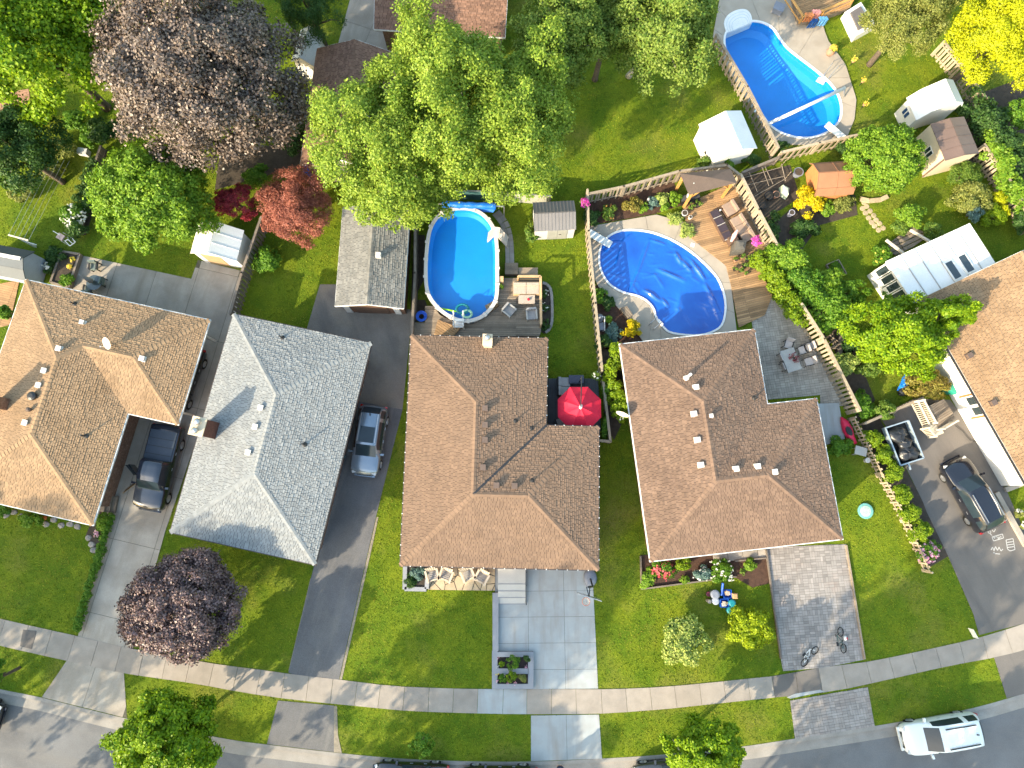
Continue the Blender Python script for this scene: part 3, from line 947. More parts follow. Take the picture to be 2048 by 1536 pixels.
def end_window(g, at, b0, b1, z0, z1, out, m=None, frame=True, panes=2):
    o = wall_panel(g, 'window', (at, b0, z0), (at, b1, z0), (at, b1, z1), (at, b0, z1), (out, 0), M_WHITE, .03)
    d = (b1 - b0) / panes
    for i in range(panes):
        mb = MB(); w = g['w']
        q0, q1 = b0 + d * i + .04, b0 + d * (i + 1) - .04
        mb.quad(w(at + out * .036, q0, z0 + .05), w(at + out * .036, q1, z0 + .05), w(at + out * .036, q1, z1 - .05), w(at + out * .036, q0, z1 - .05))
        obj('pane', mb, m or M_GLASS, o)
def side_window(g, bat, a0, a1, z0, z1, out, panes=2, m=None):
    o = wall_panel(g, 'window', (a0, bat, z0), (a1, bat, z0), (a1, bat, z1), (a0, bat, z1), (0, out), M_WHITE, .03)
    d = (a1 - a0) / panes
    for i in range(panes):
        mb = MB(); w = g['w']; q0, q1 = a0 + d * i + .04, a0 + d * (i + 1) - .04; b = bat + out * .036
        mb.quad(w(q0, b, z0 + .05), w(q1, b, z0 + .05), w(q1, b, z1 - .05), w(q0, b, z1 - .05))
        obj('pane', mb, m or M_GLASS, o)

# detached garage
g = gable('garage', 'detached garage with pale grey shingle gable roof under the birch', (670, 612), (686, 415), (807, 619),
          [(0, 2.45), (.5, 3.15), (1, 2.45)], M_BRICK, None, cat='garage', shingle='pale', over=.2, u_over=.3)
M_DOOR = mat('brown_garage_door', (.14, .085, .06), .6, .1)
wall_panel(g, 'garage_door', (g['i0'], .95, .04), (g['i0'], 3.1, .04), (g['i0'], 3.1, 2.1), (g['i0'], .95, 2.1), (-1, 0), M_DOOR, .05)
for b in (.5, g['W'] - .6): wall_panel(g, 'door_trim', (g['i0'], b - .28, .04), (g['i0'], b + .12, .04), (g['i0'], b + .12, 2.3), (g['i0'], b - .28, 2.3), (-1, 0), M_WHITE, .06)
hG = House(); hG.F = g['F']; hG.root = g['root']; hG.z = 3.1; hG.faces = [[Vector(g['w'](*p)) for p in ((0, 0, 2.45), (g['L'], 0, 2.45), (g['L'], g['W'] / 2, 3.15), (0, g['W'] / 2, 3.15))]]
box_vent(hG, 757, 511, M_VENTW, .24, .16); pipe(hG, 731, 590, .8, .02, M_STEEL, False)
# sheds
M_TAN = mat('tan_door', (.42, .28, .15), .7, .1)
g = gable('garden_shed', 'white gable shed beside the red maples with a tan door', (382, 507), (398, 446), (471, 530), [(0, 1.9), (.5, 2.75), (1, 1.9)], M_WSIDE, M_WHITER, panels=3, over=.1, u_over=.1)
wall_panel(g, 'door', (g['i0'], .55, .03), (g['i0'], 1.9, .03), (g['i0'], 1.9, 1.85), (g['i0'], .55, 1.85), (-1, 0), M_TAN)
g = gable('garden_shed', 'grey resin shed with ribbed grey roof on the pool lawn', (1069, 463), (1152, 459), (1068, 406), [(0, 1.75), (.5, 2.3), (1, 1.75)], M_VINYL, M_RIBG, panels=12, over=.1, u_over=.05)
e = g['e0']
wall_panel(g, 'door', (.9, e, .05), (1.55, e, .05), (1.55, e, 1.7), (.9, e, 1.7), (0, -1), mat('grey_shed_door', (.30, .30, .28), .6, .08), .04)
wall_panel(g, 'door', (1.57, e, .05), (2.2, e, .05), (2.2, e, 1.7), (1.57, e, 1.7), (0, -1), MATS['grey_shed_door'], .04)
wall_panel(g, 'handle', (1.66, e - .04, .85), (1.8, e - .04, .85), (1.8, e - .04, .9), (1.66, e - .04, .9), (0, -1), M_DARK, .03)
g = gable('garden_shed', 'bright white gable shed against the diagonal pool fence', (1397, 249), (1429, 325), (1480, 219), [(0, 1.95), (.56, 2.65), (1, 1.95)], M_WSIDE, M_WHITER, panels=1, over=.1)
side_window(g, g['e0'], 1.55, 1.85, .9, 1.3, -1, 1, M_DARK)
g = gable('barn_shed', 'white barn-roofed shed with a small blue window on the east lawn', (1833, 241), (1813, 196), (1920, 150 + 62), [(0, 1.8), (.2, 2.55), (.62, 3.05), (.9, 2.5), (1, 1.9)], M_WSIDE, M_WHITER, panels=1, over=.08)
end_window(g, g['i0'], 0, 0, 0, 0, -1) if False else None
wb = MATS['window_glass']
side_window(g, g['e0'], .7, 1.3, .75, 1.45, -1, 2, mat('blue_glass', (.02, .06, .18), .1, .1, fvar=0, spec=.9))
g = gable('garden_shed', 'cream shed with brown ribbed roof by the east fence', (1890, 322), (1860, 248), (1958, 290), [(0, 2.5), (.5, 2.62), (1, 2.2)], M_CREAM, M_RIBB, panels=4, over=.05, u_over=.05)
side_window(g, g['e0'], .95, 1.55, 1.0, 1.75, -1, 2)
wall_panel(g, 'corner_trim', (g['i0'], g['e0'] - .05, 0), (g['i0'] + .12, g['e0'] - .05, 0), (g['i0'] + .12, g['e0'] - .05, 2.45), (g['i0'], g['e0'] - .05, 2.45), (0, -1), M_RIBB)
g = gable('barn_shed', 'small orange barn-roofed shed next to the yellow shrub', (1621, 389), (1606, 337), (1706, 372), [(0, 1.5), (.18, 2.0), (.5, 2.35), (.82, 2.0), (1, 1.5)], M_ORANGE, M_TERRA, panels=3, over=.05) if False else \
    gable('barn_shed', 'small orange barn-roofed shed next to the yellow shrub', (1628, 393), (1706, 388), (1616, 328), [(0, 1.25), (.14, 1.75), (.5, 2.3), (.86, 1.75), (1, 1.25)], M_ORANGE, M_TERRA, panels=2, over=.05, u_over=.25)
g = gable('garden_shed', 'blue grey roofed shed at the left edge with white ridge vents', (52, 561), (-60, 540), (69, 504), [(0, 1.7), (.3, 2.2), (.62, 2.5), (1, 1.7)], mat('pale_blue_siding', (.36, .41, .50), .7, .06), M_SLATE, panels=1, over=.1)
for a in (.15, 1.9): obj('ridge_vent', MB().box(g['w'](a + .75, g['W'] * .60, 2.5), (1.5, .22, .07), g['F'].ang()), M_WHITE, g['root'])
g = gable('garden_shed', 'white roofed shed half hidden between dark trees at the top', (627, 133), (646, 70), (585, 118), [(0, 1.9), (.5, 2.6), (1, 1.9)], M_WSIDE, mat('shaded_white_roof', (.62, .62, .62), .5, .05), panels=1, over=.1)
side_window(g, g['e0'], 1.1, 1.9, .8, 1.5, -1, 3)
# russet building under the birches, and the house above it
g = gable('outbuilding', 'russet shingle building with a cream south wall under the birches', (600, 330), (634, 97), (772, 345), [(0, 2.7), (.5, 4.0), (1, 2.7)], M_CREAM, None, cat='building', shingle='red', over=.3, u_over=.25)
g = gable('bungalow', 'brown shingle house cut off by the top edge of the photo', (748, 58), (1010, 75), (770, -160), [(0, 3.0), (.5, 4.7), (1, 3.0)], M_BRICK, None, cat='house', shingle='red', over=.4, u_over=.4)
# tan house at the right edge with its white wall
gE = gable('bungalow', 'house with tan shingle roof and long white wall at the right edge', (1840, 598), (2063, 985), (2190, 470), [(0, 3.0), (.5, 4.55), (1, 3.0)], M_WSIDE, None, cat='house', shingle='tan', over=.45, u_over=.3)
hE = House(); hE.F = gE['F']; hE.root = gE['root']; hE.z = 3.0; hE.faces = [[Vector(gE['w'](*p)) for p in ((0, 0, 3), (gE['L'], 0, 3), (gE['L'], gE['W'] / 2, 4.55), (0, gE['W'] / 2, 4.55))]]
for x, y in ((1936, 712), (1984, 806)): box_vent(hE, x, y, M_VENTB, .26, .22)
gm = MB()
gm.bar(gE['w'](0, -.06, 2.93), gE['w'](gE['L'], -.06, 2.93), .1, .1)
obj('gutter', gm, M_DARK, hE.root)
# ---------------------------------------------------------------- pools, decks, fences
M_LINER = mat('pool_liner', (.006, .235, .66), .5, .06, .8, 10, .03)
M_LINERW = mat('pool_step_shell', (.62, .74, .80), .4, .05)
M_COPING = mat('white_coping', (.75, .75, .74), .5, .05)
M_RESIN = mat('beige_pool_rail', (.60, .56, .52), .55, .06, rpo=.1)
M_DECKG = mat('weathered_deck', (.31, .25, .19), .85, .15, 2, 20, .15, bump=.25, rpo=.40)
M_DECKW = mat('cedar_deck', (.44, .27, .135), .8, .12, 2, 20, .12, bump=.2, rpo=.45)
M_DECKD = mat('charcoal_deck', (.07, .075, .085), .8, .1, 2, rpo=.15)
M_FENCE = mat('weathered_fence', (.35, .29, .22), .85, .15, 2.5, 18, .15, bump=.25, rpo=.26)
M_FENCED = mat('old_grey_fence', (.24, .20, .165), .9, .18, 2.5, 18, .15, bump=.25, rpo=.3)
M_FENCEP = mat('pale_fence', (.42, .345, .25), .85, .12, 2.5, 18, .12, bump=.2, rpo=.24)
M_PINE = mat('new_pine', (.56, .37, .20), .75, .12, 2, 18, .1, rpo=.15)
M_PINEY = mat('orange_pine', (.52, .27, .08), .7, .12, 2, 18, .1)
def water_material():
    m, nt, b = nodes_of('pool_water')
    nt.nodes.remove(b)
    tr = nt.nodes.new('ShaderNodeBsdfTransparent'); tr.inputs[0].default_value = (.90, .97, 1.0, 1)
    gl = nt.nodes.new('ShaderNodeBsdfGlossy'); gl.inputs['Roughness'].default_value = .04
    bn = nt.nodes.new('ShaderNodeBump'); bn.inputs['Strength'].default_value = .25; bn.inputs['Distance'].default_value = .05
    nt.links.new(noise(nt, 2.2, 3, pos(nt)), bn.inputs['Height'])
    nt.links.new(bn.outputs[0], gl.inputs['Normal'])
    mx = nt.nodes.new('ShaderNodeMixShader'); mx.inputs[0].default_value = .035
    nt.links.new(tr.outputs[0], mx.inputs[1]); nt.links.new(gl.outputs[0], mx.inputs[2])
    nt.links.new(mx.outputs[0], nt.nodes['Material Output'].inputs[0])
    return m
M_WATER = water_material()
def flat(poly, z):
    mb = MB(); mb.v = [(x, y, z) for x, y in poly]
    for t in geometry.tessellate_polygon([[Vector((x, y, 0)) for x, y in poly]]):
        a, b, c = (poly[i] for i in t)
        mb.f.append(tuple(t) if area([a, b, c]) > 0 else tuple(reversed(t)))
    return mb
def ring(a, b, z0, z1):
    """closed band between two loops of equal length"""
    mb = MB(); k = len(a)
    mb.v = [(x, y, z1) for x, y in a] + [(x, y, z1) for x, y in b] + [(x, y, z0) for x, y in a] + [(x, y, z0) for x, y in b]
    for i in range(k):
        j = (i + 1) % k
        for f in ((i, j, k + j, k + i), (i, 2 * k + i, 2 * k + j, j), (k + i, k + j, 3 * k + j, 3 * k + i)): mb.f.append(f)
    return mb
def basin(poly, zt, zb, shrink=.5):
    k = len(poly); inn = offset_poly(poly, shrink); mb = MB()
    mb.v = [(x, y, zt) for x, y in poly] + [(x, y, zb + .25) for x, y in offset_poly(poly, .06)] + [(x, y, zb) for x, y in inn]
    for r in (0, 1):
        for i in range(k):
            j = (i + 1) % k; mb.f.append((r * k + i, r * k + j, (r + 1) * k + j, (r + 1) * k + i))
    for t in geometry.tessellate_polygon([[Vector((x, y, 0)) for x, y in inn]]): mb.f.append(tuple(2 * k + i for i in t))
    return mb
# --- oval above-ground pool behind the middle house
ZR = 1.28
OV = [(922, 416), (950, 420), (972, 434), (988, 458), (994, 490), (995, 540), (994, 590), (985, 613), (965, 633), (940, 642), (915, 640), (890, 628), (868, 608),
      (855, 585), (851, 550), (853, 500), (859, 462), (872, 437), (894, 421)]
oval = smooth_line(PP(OV, ZR), 4, True)
if area(oval) < 0: oval = oval[::-1]
rc = (sum(p[0] for p in oval) / len(oval), sum(p[1] for p in oval) / len(oval))
pool1 = thing('oval_pool', 'above-ground oval swimming pool with beige rail behind the brown roof', 'pool', (*rc, 0))
obj('pool_wall', ring(oval, offset_poly(oval, .05), 0, ZR - .02), M_RESIN, pool1)
obj('liner', basin(offset_poly(oval, .06), ZR - .04, ZR - .75, .25), M_LINER, pool1)
obj('water', flat(offset_poly(oval, .055), ZR - .16), M_WATER, pool1)
nseg = 18; per = resample(oval + [oval[0]], .1)
for i in range(nseg):
    a, b = int(len(per) * i / nseg), int(len(per) * (i + 1) / nseg)
    seg = per[a:b + 1]
    if len(seg) < 3: continue
    obj('rail_section', MB().prism(offset(seg, -.10) + offset(seg, .14)[::-1], ZR - .02, ZR + .03), M_RESIN, pool1)
    t = seg[0]; s2 = seg[1]
    obj('rail_cap', MB().box((t[0], t[1], ZR + .025), (.16, .30, .05), math.atan2(s2[1] - t[1], s2[0] - t[0])), M_RESIN, pool1)
    obj('upright', MB().box((t[0], t[1], 0), (.14, .12, ZR - .02), math.atan2(s2[1] - t[1], s2[0] - t[0])), M_RESIN, pool1)
HARD.append(PP(OV)); HARD.append([(p[0], p[1]) for p in offset_poly(oval, -.1)])
# grey block edging on its right side
ed = smooth_line(PP([(985, 430), (1003, 455), (1010, 490), (1011, 540), (1009, 560)]), 6)
edg = struct(thing('edging_path', '', '', (*ed[0], 0))); del edg['label'], edg['category']
er = resample(ed, .42)
for a, b in zip(er, er[1:]):
    for k in (0, 1):
        l0, l1 = offset([a, b], k * .3), offset([a, b], k * .3 + .28)
        obj('paving_block', MB().prism(l0 + l1[::-1], -.02, .045), M_PAVER, edg)
HARD.append(ed + offset(ed, .6)[::-1])
bed('gravel_strip', [(826, 600), (850, 600), (862, 630), (820, 650), (828, 470), (850, 470), (848, 560)][::-1], M_DIRT)
def deck(name, label, poly_px, z, ang, m, bw=.14, joists=True, cat='deck', zp=None, name2='deck_board', long=4.2):
    w = PP(poly_px, z)
    HARD.append(w)
    c = (sum(p[0] for p in w) / len(w), sum(p[1] for p in w) / len(w))
    o = thing(name, label, cat, (*c, 0))
    pieces(o, name2, grid_cells(w, ang, long, bw, .02, (rnd.random(), 0), .5), z - .035, z, m, 300, .002)
    obj('deck_frame', MB().prism(offset_poly(w, .03), 0, z - .04), M_DECKD if m is M_DECKD else M_FENCED, o)
    return o
ZD1 = .75
d1 = deck('pool_deck', 'weathered wooden deck between the oval pool and the house', [(866, 612), (880, 630), (912, 646), (944, 648), (972, 636), (990, 612), (996, 585), (996, 556), (1080, 556), (1082, 664), (1078, 672), (825, 672), (825, 645), (850, 645), (850, 612)], ZD1, R(0), M_DECKG)
zz = ZD1
def railing(parent, pts_px, z, h=.5, m=M_PINE, post=.11, cap=.16):
    w = [P(x, y, z) for x, y in pts_px]
    for a in w: obj('rail_post', MB().box((*a, z), (post, post, h)), m, parent)
    for a, b in zip(w, w[1:]):
        obj('top_rail', MB().bar((*a, z + h + .02), (*b, z + h + .02), cap, .045), m, parent)
        obj('lower_rail', MB().bar((*a, z + .12), (*b, z + .12), .05, .09), m, parent)
railing(d1, [(1036, 560), (1080, 560), (1081, 654)], zz, .75)
st = thing('deck_steps', 'weathered wooden steps going down from the pool deck to the lawn', 'steps', (*P(1025, 552), 0))
for i in range(3):
    a = P(1010, 552 - i * 5, 0); b = P(1036, 552 - i * 5, 0)
    obj('tread', MB().box(((a[0] + b[0]) / 2, a[1] + .1 + i * .12, 0), (b[0] - a[0], .3, ZD1 - .17 * (i + 1))), M_DECKG, st)
pl = P(1056, 552)
tag(obj('low_platform', MB().box((pl[0], pl[1] + .2, 0), (1.3, .5, .42)), M_DECKG), 'low wooden platform beside the deck steps facing the lawn', 'platform')
eb = thing('block_edging', 'curved pale block edging around the bed beside the deck', 'edging', (*P(1095, 610), 0))
er = resample(smooth_line(PP([(1085, 566), (1097, 572), (1103, 590), (1104, 640), (1098, 660), (1086, 668)]), 5), .3)
for a, b in zip(er, er[1:]):
    l = offset([a, b], -.09) + offset([a, b], .09)[::-1]
    obj('block', MB().prism(l, 0, .14), M_PAVER, eb)

# --- kidney pool with the blue cover
K2 = [(1196, 520), (1200, 492), (1215, 472), (1240, 460), (1270, 458), (1305, 463), (1340, 476), (1375, 496), (1410, 525), (1437, 556), (1451, 592), (1452, 628), (1440, 657), (1400, 672), (1345, 668),
      (1325, 655), (1311, 636), (1305, 618), (1293, 604), (1275, 594), (1245, 586), (1218, 570), (1202, 546)]
k2 = smooth_line(PP(K2, .1), 4, True)
if area(k2) < 0: k2 = k2[::-1]
c2 = (sum(p[0] for p in k2) / len(k2), sum(p[1] for p in k2) / len(k2))
dk2 = PP([(1170, 455), (1312, 430), (1370, 446), (1382, 478), (1452, 532), (1462, 575), (1475, 680), (1290, 690), (1250, 632), (1197, 575), (1180, 540)])
HARD.append(dk2)
# concrete surround: slabs with the pool cut out
def surround(name, outer, hole, z, m, ang, s, zb=-.05):
    """paving round a pool: slabs between the pool edge and the outer line, cut along rays"""
    o = struct(thing(name, '', '', (*outer[0], 0))); del o['label'], o['category']
    k = len(hole); cx, cy = sum(p[0] for p in hole) / k, sum(p[1] for p in hole) / k
    if area(hole) < 0: hole = hole[::-1]
    def hit(p, n):
        best = None
        for i in range(len(outer)):
            a, b = outer[i], outer[(i + 1) % len(outer)]
            den = n[0] * (b[1] - a[1]) - n[1] * (b[0] - a[0])
            if abs(den) < 1e-9: continue
            t = ((a[0] - p[0]) * (b[1] - a[1]) - (a[1] - p[1]) * (b[0] - a[0])) / den
            u = ((a[0] - p[0]) * n[1] - (a[1] - p[1]) * n[0]) / den
            if t > 1e-6 and -1e-6 <= u <= 1 + 1e-6 and (best is None or t < best): best = t
        return best
    far = []
    for i, p in enumerate(hole):
        a, b = hole[i - 1], hole[(i + 1) % k]
        d = math.hypot(p[0] - cx, p[1] - cy); n = ((p[0] - cx) / d, (p[1] - cy) / d)
        t = hit(p, n)
        far.append((p[0] + n[0] * (t or .3), p[1] + n[1] * (t or .3)))
    step = s
    for i in range(0, k, step):
        idx = [(j % k) for j in range(i, min(i + step, k) + 1)]
        inn = [hole[j] for j in idx]; out = [far[j] for j in idx]
        # corners of the outer line that lie between
        extra = []
        q = inn + out[::-1]
        obj('slab', MB().prism(offset_poly(q, .012), zb, z + rnd.uniform(-.004, .004)), m, o)
    pass
    return o
def flat_holes(outer, hole, z):
    loops = [[Vector((x, y, 0)) for x, y in outer], [Vector((x, y, 0)) for x, y in hole]]
    vs = loops[0] + loops[1]; mb = MB(); mb.v = [(v.x, v.y, z) for v in vs]
    for t in geometry.tessellate_polygon(loops):
        a, b, c = (vs[i] for i in t)
        mb.f.append(tuple(t) if (b - a).cross(c - a).z > 0 else (t[0], t[2], t[1]))
    return mb
surround('covered_pool_surround', dk2, offset_poly(k2, -.02), .10, M_POOLC, 0, 6)
sheet('covered_pool_paving', dk2, .07, M_POOLC, [offset_poly(k2, -.02)])
pool2 = thing('kidney_pool', 'in-ground kidney pool under a shiny blue solar cover', 'pool', (*c2, 0))
obj('coping', ring(k2, offset_poly(k2, .13), .02, .135), M_COPING, pool2)
def cover_material():
    m, nt, b = nodes_of('solar_cover')
    p = pos(nt)
    c = mixc(nt, ramp(nt, noise(nt, .5, 3, p), .3, .7), (.006, .075, .40), (.008, .12, .52))
    nt.links.new(c, b.inputs['Base Color'])
    b.inputs['Roughness'].default_value = .14
    b.inputs['Specular IOR Level'].default_value = .8
    bn = nt.nodes.new('ShaderNodeBump'); bn.inputs['Strength'].default_value = .35; bn.inputs['Distance'].default_value = .04
    nt.links.new(noise(nt, 5, 4, p), bn.inputs['Height']); nt.links.new(bn.outputs[0], b.inputs['Normal'])
    return m
# wrinkled sheet: a fine grid cut to the pool outline
inn = offset_poly(k2, .12)
def wrinkle(x, y):
    h = 0
    for (ax, ay, bx, by, amp, wd) in WR:
        dx, dy = bx - ax, by - ay; l2 = dx * dx + dy * dy
        t = max(0, min(1, ((x - ax) * dx + (y - ay) * dy) / l2))
        d2 = (x - ax - t * dx) ** 2 + (y - ay - t * dy) ** 2
        h += 1.7 * amp * math.exp(-d2 / wd ** 2) * math.sin(math.pi * min(1, .15 + t * .7))
    return h + .012 * math.sin(x * 2.1 + math.sin(y * 1.7)) * math.cos(y * 2.6 + x * .6)
WR = []
for a, b, amp, wd in (((1383, 524), (1409, 560), .09, .10), ((1363, 522), (1383, 545), .08, .12), ((1350, 505), (1362, 528), .07, .10), ((1317, 540), (1368, 562), .08, .12), ((1288, 581), (1310, 592), .08, .1),
                      ((1300, 590), (1322, 603), .08, .09), ((1323, 598), (1336, 614), .07, .09), ((1410, 570), (1445, 640), .09, .12), ((1420, 600), (1438, 640), .07, .1), ((1297, 482), (1275, 545), .06, .09),
                      ((1275, 545), (1255, 590), .06, .09), ((1245, 490), (1230, 540), .05, .1), ((1210, 545), (1255, 560), .04, .07), ((1220, 560), (1250, 545), .04, .06), ((1260, 470), (1240, 490), .05, .1),
                      ((1325, 640), (1336, 626), .05, .06), ((1300, 480), (1330, 490), .05, .07), ((1385, 512), (1402, 530), .05, .05), ((1360, 590), (1352, 640), .05, .18), ((1395, 610), (1430, 620), .05, .16)):
    A, B = P(*a), P(*b); WR.append((*A, *B, amp, wd))
for i in range(40):
    a = P(rnd.uniform(1205, 1440), rnd.uniform(470, 650)); t = rnd.uniform(-1.2, .2); l = rnd.uniform(.4, 1.2)
    WR.append((a[0], a[1], a[0] + l * math.cos(t), a[1] + l * math.sin(t), rnd.uniform(.015, .04), rnd.uniform(.05, .09)))
xs = [p[0] for p in inn]; ys = [p[1] for p in inn]
mb = MB(); idx = {}
st_ = .065
nx, ny = int((max(xs) - min(xs)) / st_) + 2, int((max(ys) - min(ys)) / st_) + 2
big = offset_poly(k2, .05)
for i in range(nx):
    for j in range(ny):
        x, y = min(xs) + i * st_, min(ys) + j * st_
        if inside(big, x, y):
            idx[i, j] = len(mb.v); mb.v.append((x, y, .045 + wrinkle(x, y)))
for (i, j) in idx:
    q = [(i, j), (i + 1, j), (i + 1, j + 1), (i, j + 1)]
    if all(t in idx for t in q): mb.f.append(tuple(idx[t] for t in q))
obj('solar_cover', mb, cover_material(), pool2, smooth=True)
obj('pool_shell', flat(offset_poly(k2, .02), .022), M_LINER, pool2)
def board(name, label, a, b, w, z, m, stripes=0, base=True):
    A, B = Vector(P3(*a, z)), Vector(P3(*b, z))
    o = thing(name, label, 'diving board', (*P(*a), 0))
    obj('board', MB().bar(A, B, w, .06), m, o)
    d = (B - A).normalized(); n = d.cross(Vector((0, 0, 1)))
    for i in range(stripes):
        p = A + (B - A) * (i + .6) / (stripes + .4)
        obj('grip_strip', MB().bar(p - n * w * .42 + Vector((0, 0, .036)), p + n * w * .42 + Vector((0, 0, .036)), .07, .012), M_VENTW, o)
    for t in (.08, .42):
        p = A + (B - A) * t
        obj('stand', MB().box((p.x, p.y, .08), (.12, w * .8, z - .1), math.atan2(d.y, d.x)), M_STEEL, o)
M_BOARDB = mat('pale_blue_board', (.50, .57, .62), .5, .05)
board('diving_board', 'pale blue ribbed diving board over the covered kidney pool', (1177, 464), (1222, 490), .5, .55, M_BOARDB, 6)
board('diving_board', 'white diving board at the south end of the open pool', (1687, 276), (1653, 248), .48, .5, M_WHITE, 0)

# --- open kidney pool at the top right
if area(pool3) < 0: pool3 = pool3[::-1]
c3 = (sum(p[0] for p in pool3) / len(pool3), sum(p[1] for p in pool3) / len(pool3))
pool3_t = thing('kidney_pool', 'in-ground kidney pool of open blue water at the top right', 'pool', (*c3, 0))
obj('basin', basin(pool3, .06, -1.0, .5), M_LINER, pool3_t)
obj('water', flat(offset_poly(pool3, -.01), -.10), M_WATER, pool3_t)
obj('coping', ring(offset_poly(pool3, -.12), offset_poly(pool3, .02), .03, .125), M_COPING, pool3_t)
dk3 = PP([(1425, 75), (1440, -10), (1560, -20), (1640, 30), (1652, 78), (1690, 130), (1712, 200), (1708, 240), (1692, 278), (1640, 292), (1560, 290), (1530, 262), (1460, 150)])
HARD.append(dk3)
surround('open_pool_surround', dk3, offset_poly(pool3, -.10), .10, M_POOLC, 0, 8)
sheet('open_pool_paving', dk3, .07, M_POOLC, [offset_poly(pool3, -.10)])
# white fibreglass steps at its north-west end
st3 = thing('pool_steps', 'white fibreglass steps at the shallow end of the open pool', 'steps', (*P(1475, 45), 0))
for i, sc in enumerate((1, .86, .72, .58)):
    pts = [(1452, 68), (1447, 48), (1455, 32), (1473, 22), (1490, 21), (1500, 30), (1504, 46)]
    cx, cy = 1484, 60
    q = smooth_line(PP([(cx + (x - cx) * sc, cy + (y - cy) * sc) for x, y in pts]), 5)
    obj('step', MB().prism(q, -.6, .128 - i * .022 if i == 0 else .132 - i * .0), M_LINERW if i else M_COPING, st3) if i == 0 else \
        obj('step', ring(offset_poly(q, -.015), offset_poly(q, .015), .12, .126 + i * .004), M_BOARDB, st3)
rl = thing('cover_reel', 'white solar cover reel tube spanning the open pool', 'reel', (*P(1692, 172), 0))
a, b = Vector(P3(1690, 176, .75)), Vector(P3(1534, 249, .75))
obj('tube', MB().tube([a, b], .12, 12), M_WHITE, rl, smooth=True)
for p in (a, b): obj('reel_stand', MB().bar(p, (p.x - .2, p.y + .3, .1), .07).bar(p, (p.x + .2, p.y - .3, .1), .07), M_STEEL, rl)
ld = thing('pool_ladder', 'white ladder with steel handrails in the open pool', 'ladder', (*P(1655, 150), 0))
for x0, y0, x1, y1 in ((1642, 158, 1668, 122), (1653, 162, 1679, 132)):
    a, b = Vector(P3(x0, y0, -.05)), Vector(P3(x1, y1, .1))
    obj('handrail', MB().tube([a, a + Vector((0, 0, .75)), (a + b) / 2 + Vector((0, 0, .85)), b], .025, 6), M_STEEL, ld)
for i in range(3):
    a, b = P3(1637 - i * 2.4, 155 + i * 3, .0), P3(1652 - i * 2.4, 162 + i * 3, .0)
    obj('tread', MB().bar(a, b, .12, .05), M_WHITE, ld)
ld = thing('pool_ladder', 'small ladder with bent handrails at the covered pool', 'ladder', (*P(1318, 646), 0))
for x0, y0, x1, y1 in ((1311, 638, 1298, 650), (1320, 648, 1306, 660)):
    a, b = Vector(P3(x0, y0, .1)), Vector(P3(x1, y1, .1))
    obj('handrail', MB().tube([a, a + Vector((0, 0, .6)), b + Vector((0, 0, .5)), b], .025, 6), M_STEEL, ld)
obj('tread', MB().bar(P3(1316, 640, .12), P3(1325, 650, .12), .2, .04), M_WHITE, ld)
for x, y, lab in ((1385, 490, 'white skimmer lid set in the paving beside the covered pool'), (1510, 221, 'white skimmer lid set in the paving beside the open pool')):
    tag(obj('skimmer_lid', MB().box(P3(x, y, .1), (.26, .26, .02), R(-20)), M_WHITE), lab, 'lid')

# --- cedar deck by the covered pool
d2 = deck('cedar_deck', 'sunlit cedar deck beside the covered kidney pool', [(1366, 412), (1465, 365), (1536, 500), (1520, 540), (1545, 590), (1530, 630), (1478, 655), (1462, 570), (1452, 531), (1384, 478), (1372, 445)], .16, R(14), M_DECKW, long=3.6)
# --- dark deck under the parasol
d3 = deck('charcoal_deck', 'charcoal deck tucked in the corner of the brown house', [(1096, 757), (1196, 757), (1202, 862), (1096, 862)], .45, R(90), M_DECKD)

# ---------------------------------------------------------------- fences
def fence(name, label, pts_px, h, m, style='board', slat=.14, gap=.03, z0=.04, posts=True, alt=.05, lean=0, railm=None, cap=True, at=0.0):
    w = [P(x, y, at) for x, y in pts_px]
    o = thing(name, label, 'fence', (*w[0], 0))
    railm = railm or m
    me = bpy.data.meshes.new('slat')
    mb = MB().box((0, 0, 0), (slat, .02, h - z0))
    me.from_pydata(mb.v, [], mb.f); me.materials.append(m)
    n = 0
    for a, b in zip(w, w[1:]):
        dx, dy = b[0] - a[0], b[1] - a[1]; l = math.hypot(dx, dy); ang = math.atan2(dy, dx)
        nx_, ny_ = -dy / l, dx / l
        k = int(l / (slat + gap))
        for i in range(k):
            t = (i + .5) / k
            s = alt * (1 if i % 2 else -1) if style == 'shadow' else alt
            sl = link('slat', me, None, o, world=False)
            sl.location = (a[0] + dx * t + nx_ * s - o.location.x, a[1] + dy * t + ny_ * s - o.location.y, z0 + rnd.uniform(-.02, .02))
            sl.rotation_euler = (0, 0, ang + rnd.uniform(-.03, .03))
            n += 1
        for zz in ((.3, h - .25) if h > 1 else (.25, h - .2)):
            obj('rail', MB().bar((*a, zz), (*b, zz), .045, .09), railm, o)
        if cap: obj('cap_rail', MB().bar((*a, h + .03), (*b, h + .03), .16, .04), railm, o)
        if posts:
            kp = max(1, round(l / 2.3))
            for i in range(kp + 1):
                t = i / kp
                obj('fence_post', MB().box((a[0] + dx * t, a[1] + dy * t, 0), (.1, .1, h + .08), ang), railm, o)
    return o
fence('board_fence', 'old grey slatted fence beside the white shed and red maples', [(538, 452), (500, 560), (478, 640)], 1.5, M_FENCED, 'shadow', .12, .03)
fence('board_fence', 'thin grey fence along the left side of the oval pool yard', [(836, 440), (836, 560), (826, 740)], 1.45, M_FENCED, 'board', .14, .02, alt=.03)
fence('board_fence', 'leaning sunlit shadowbox fence between the lawn and the kidney pool', [(1170, 400), (1172, 480), (1185, 620), (1198, 750)], 1.6, M_FENCEP, 'shadow', .14, .06)
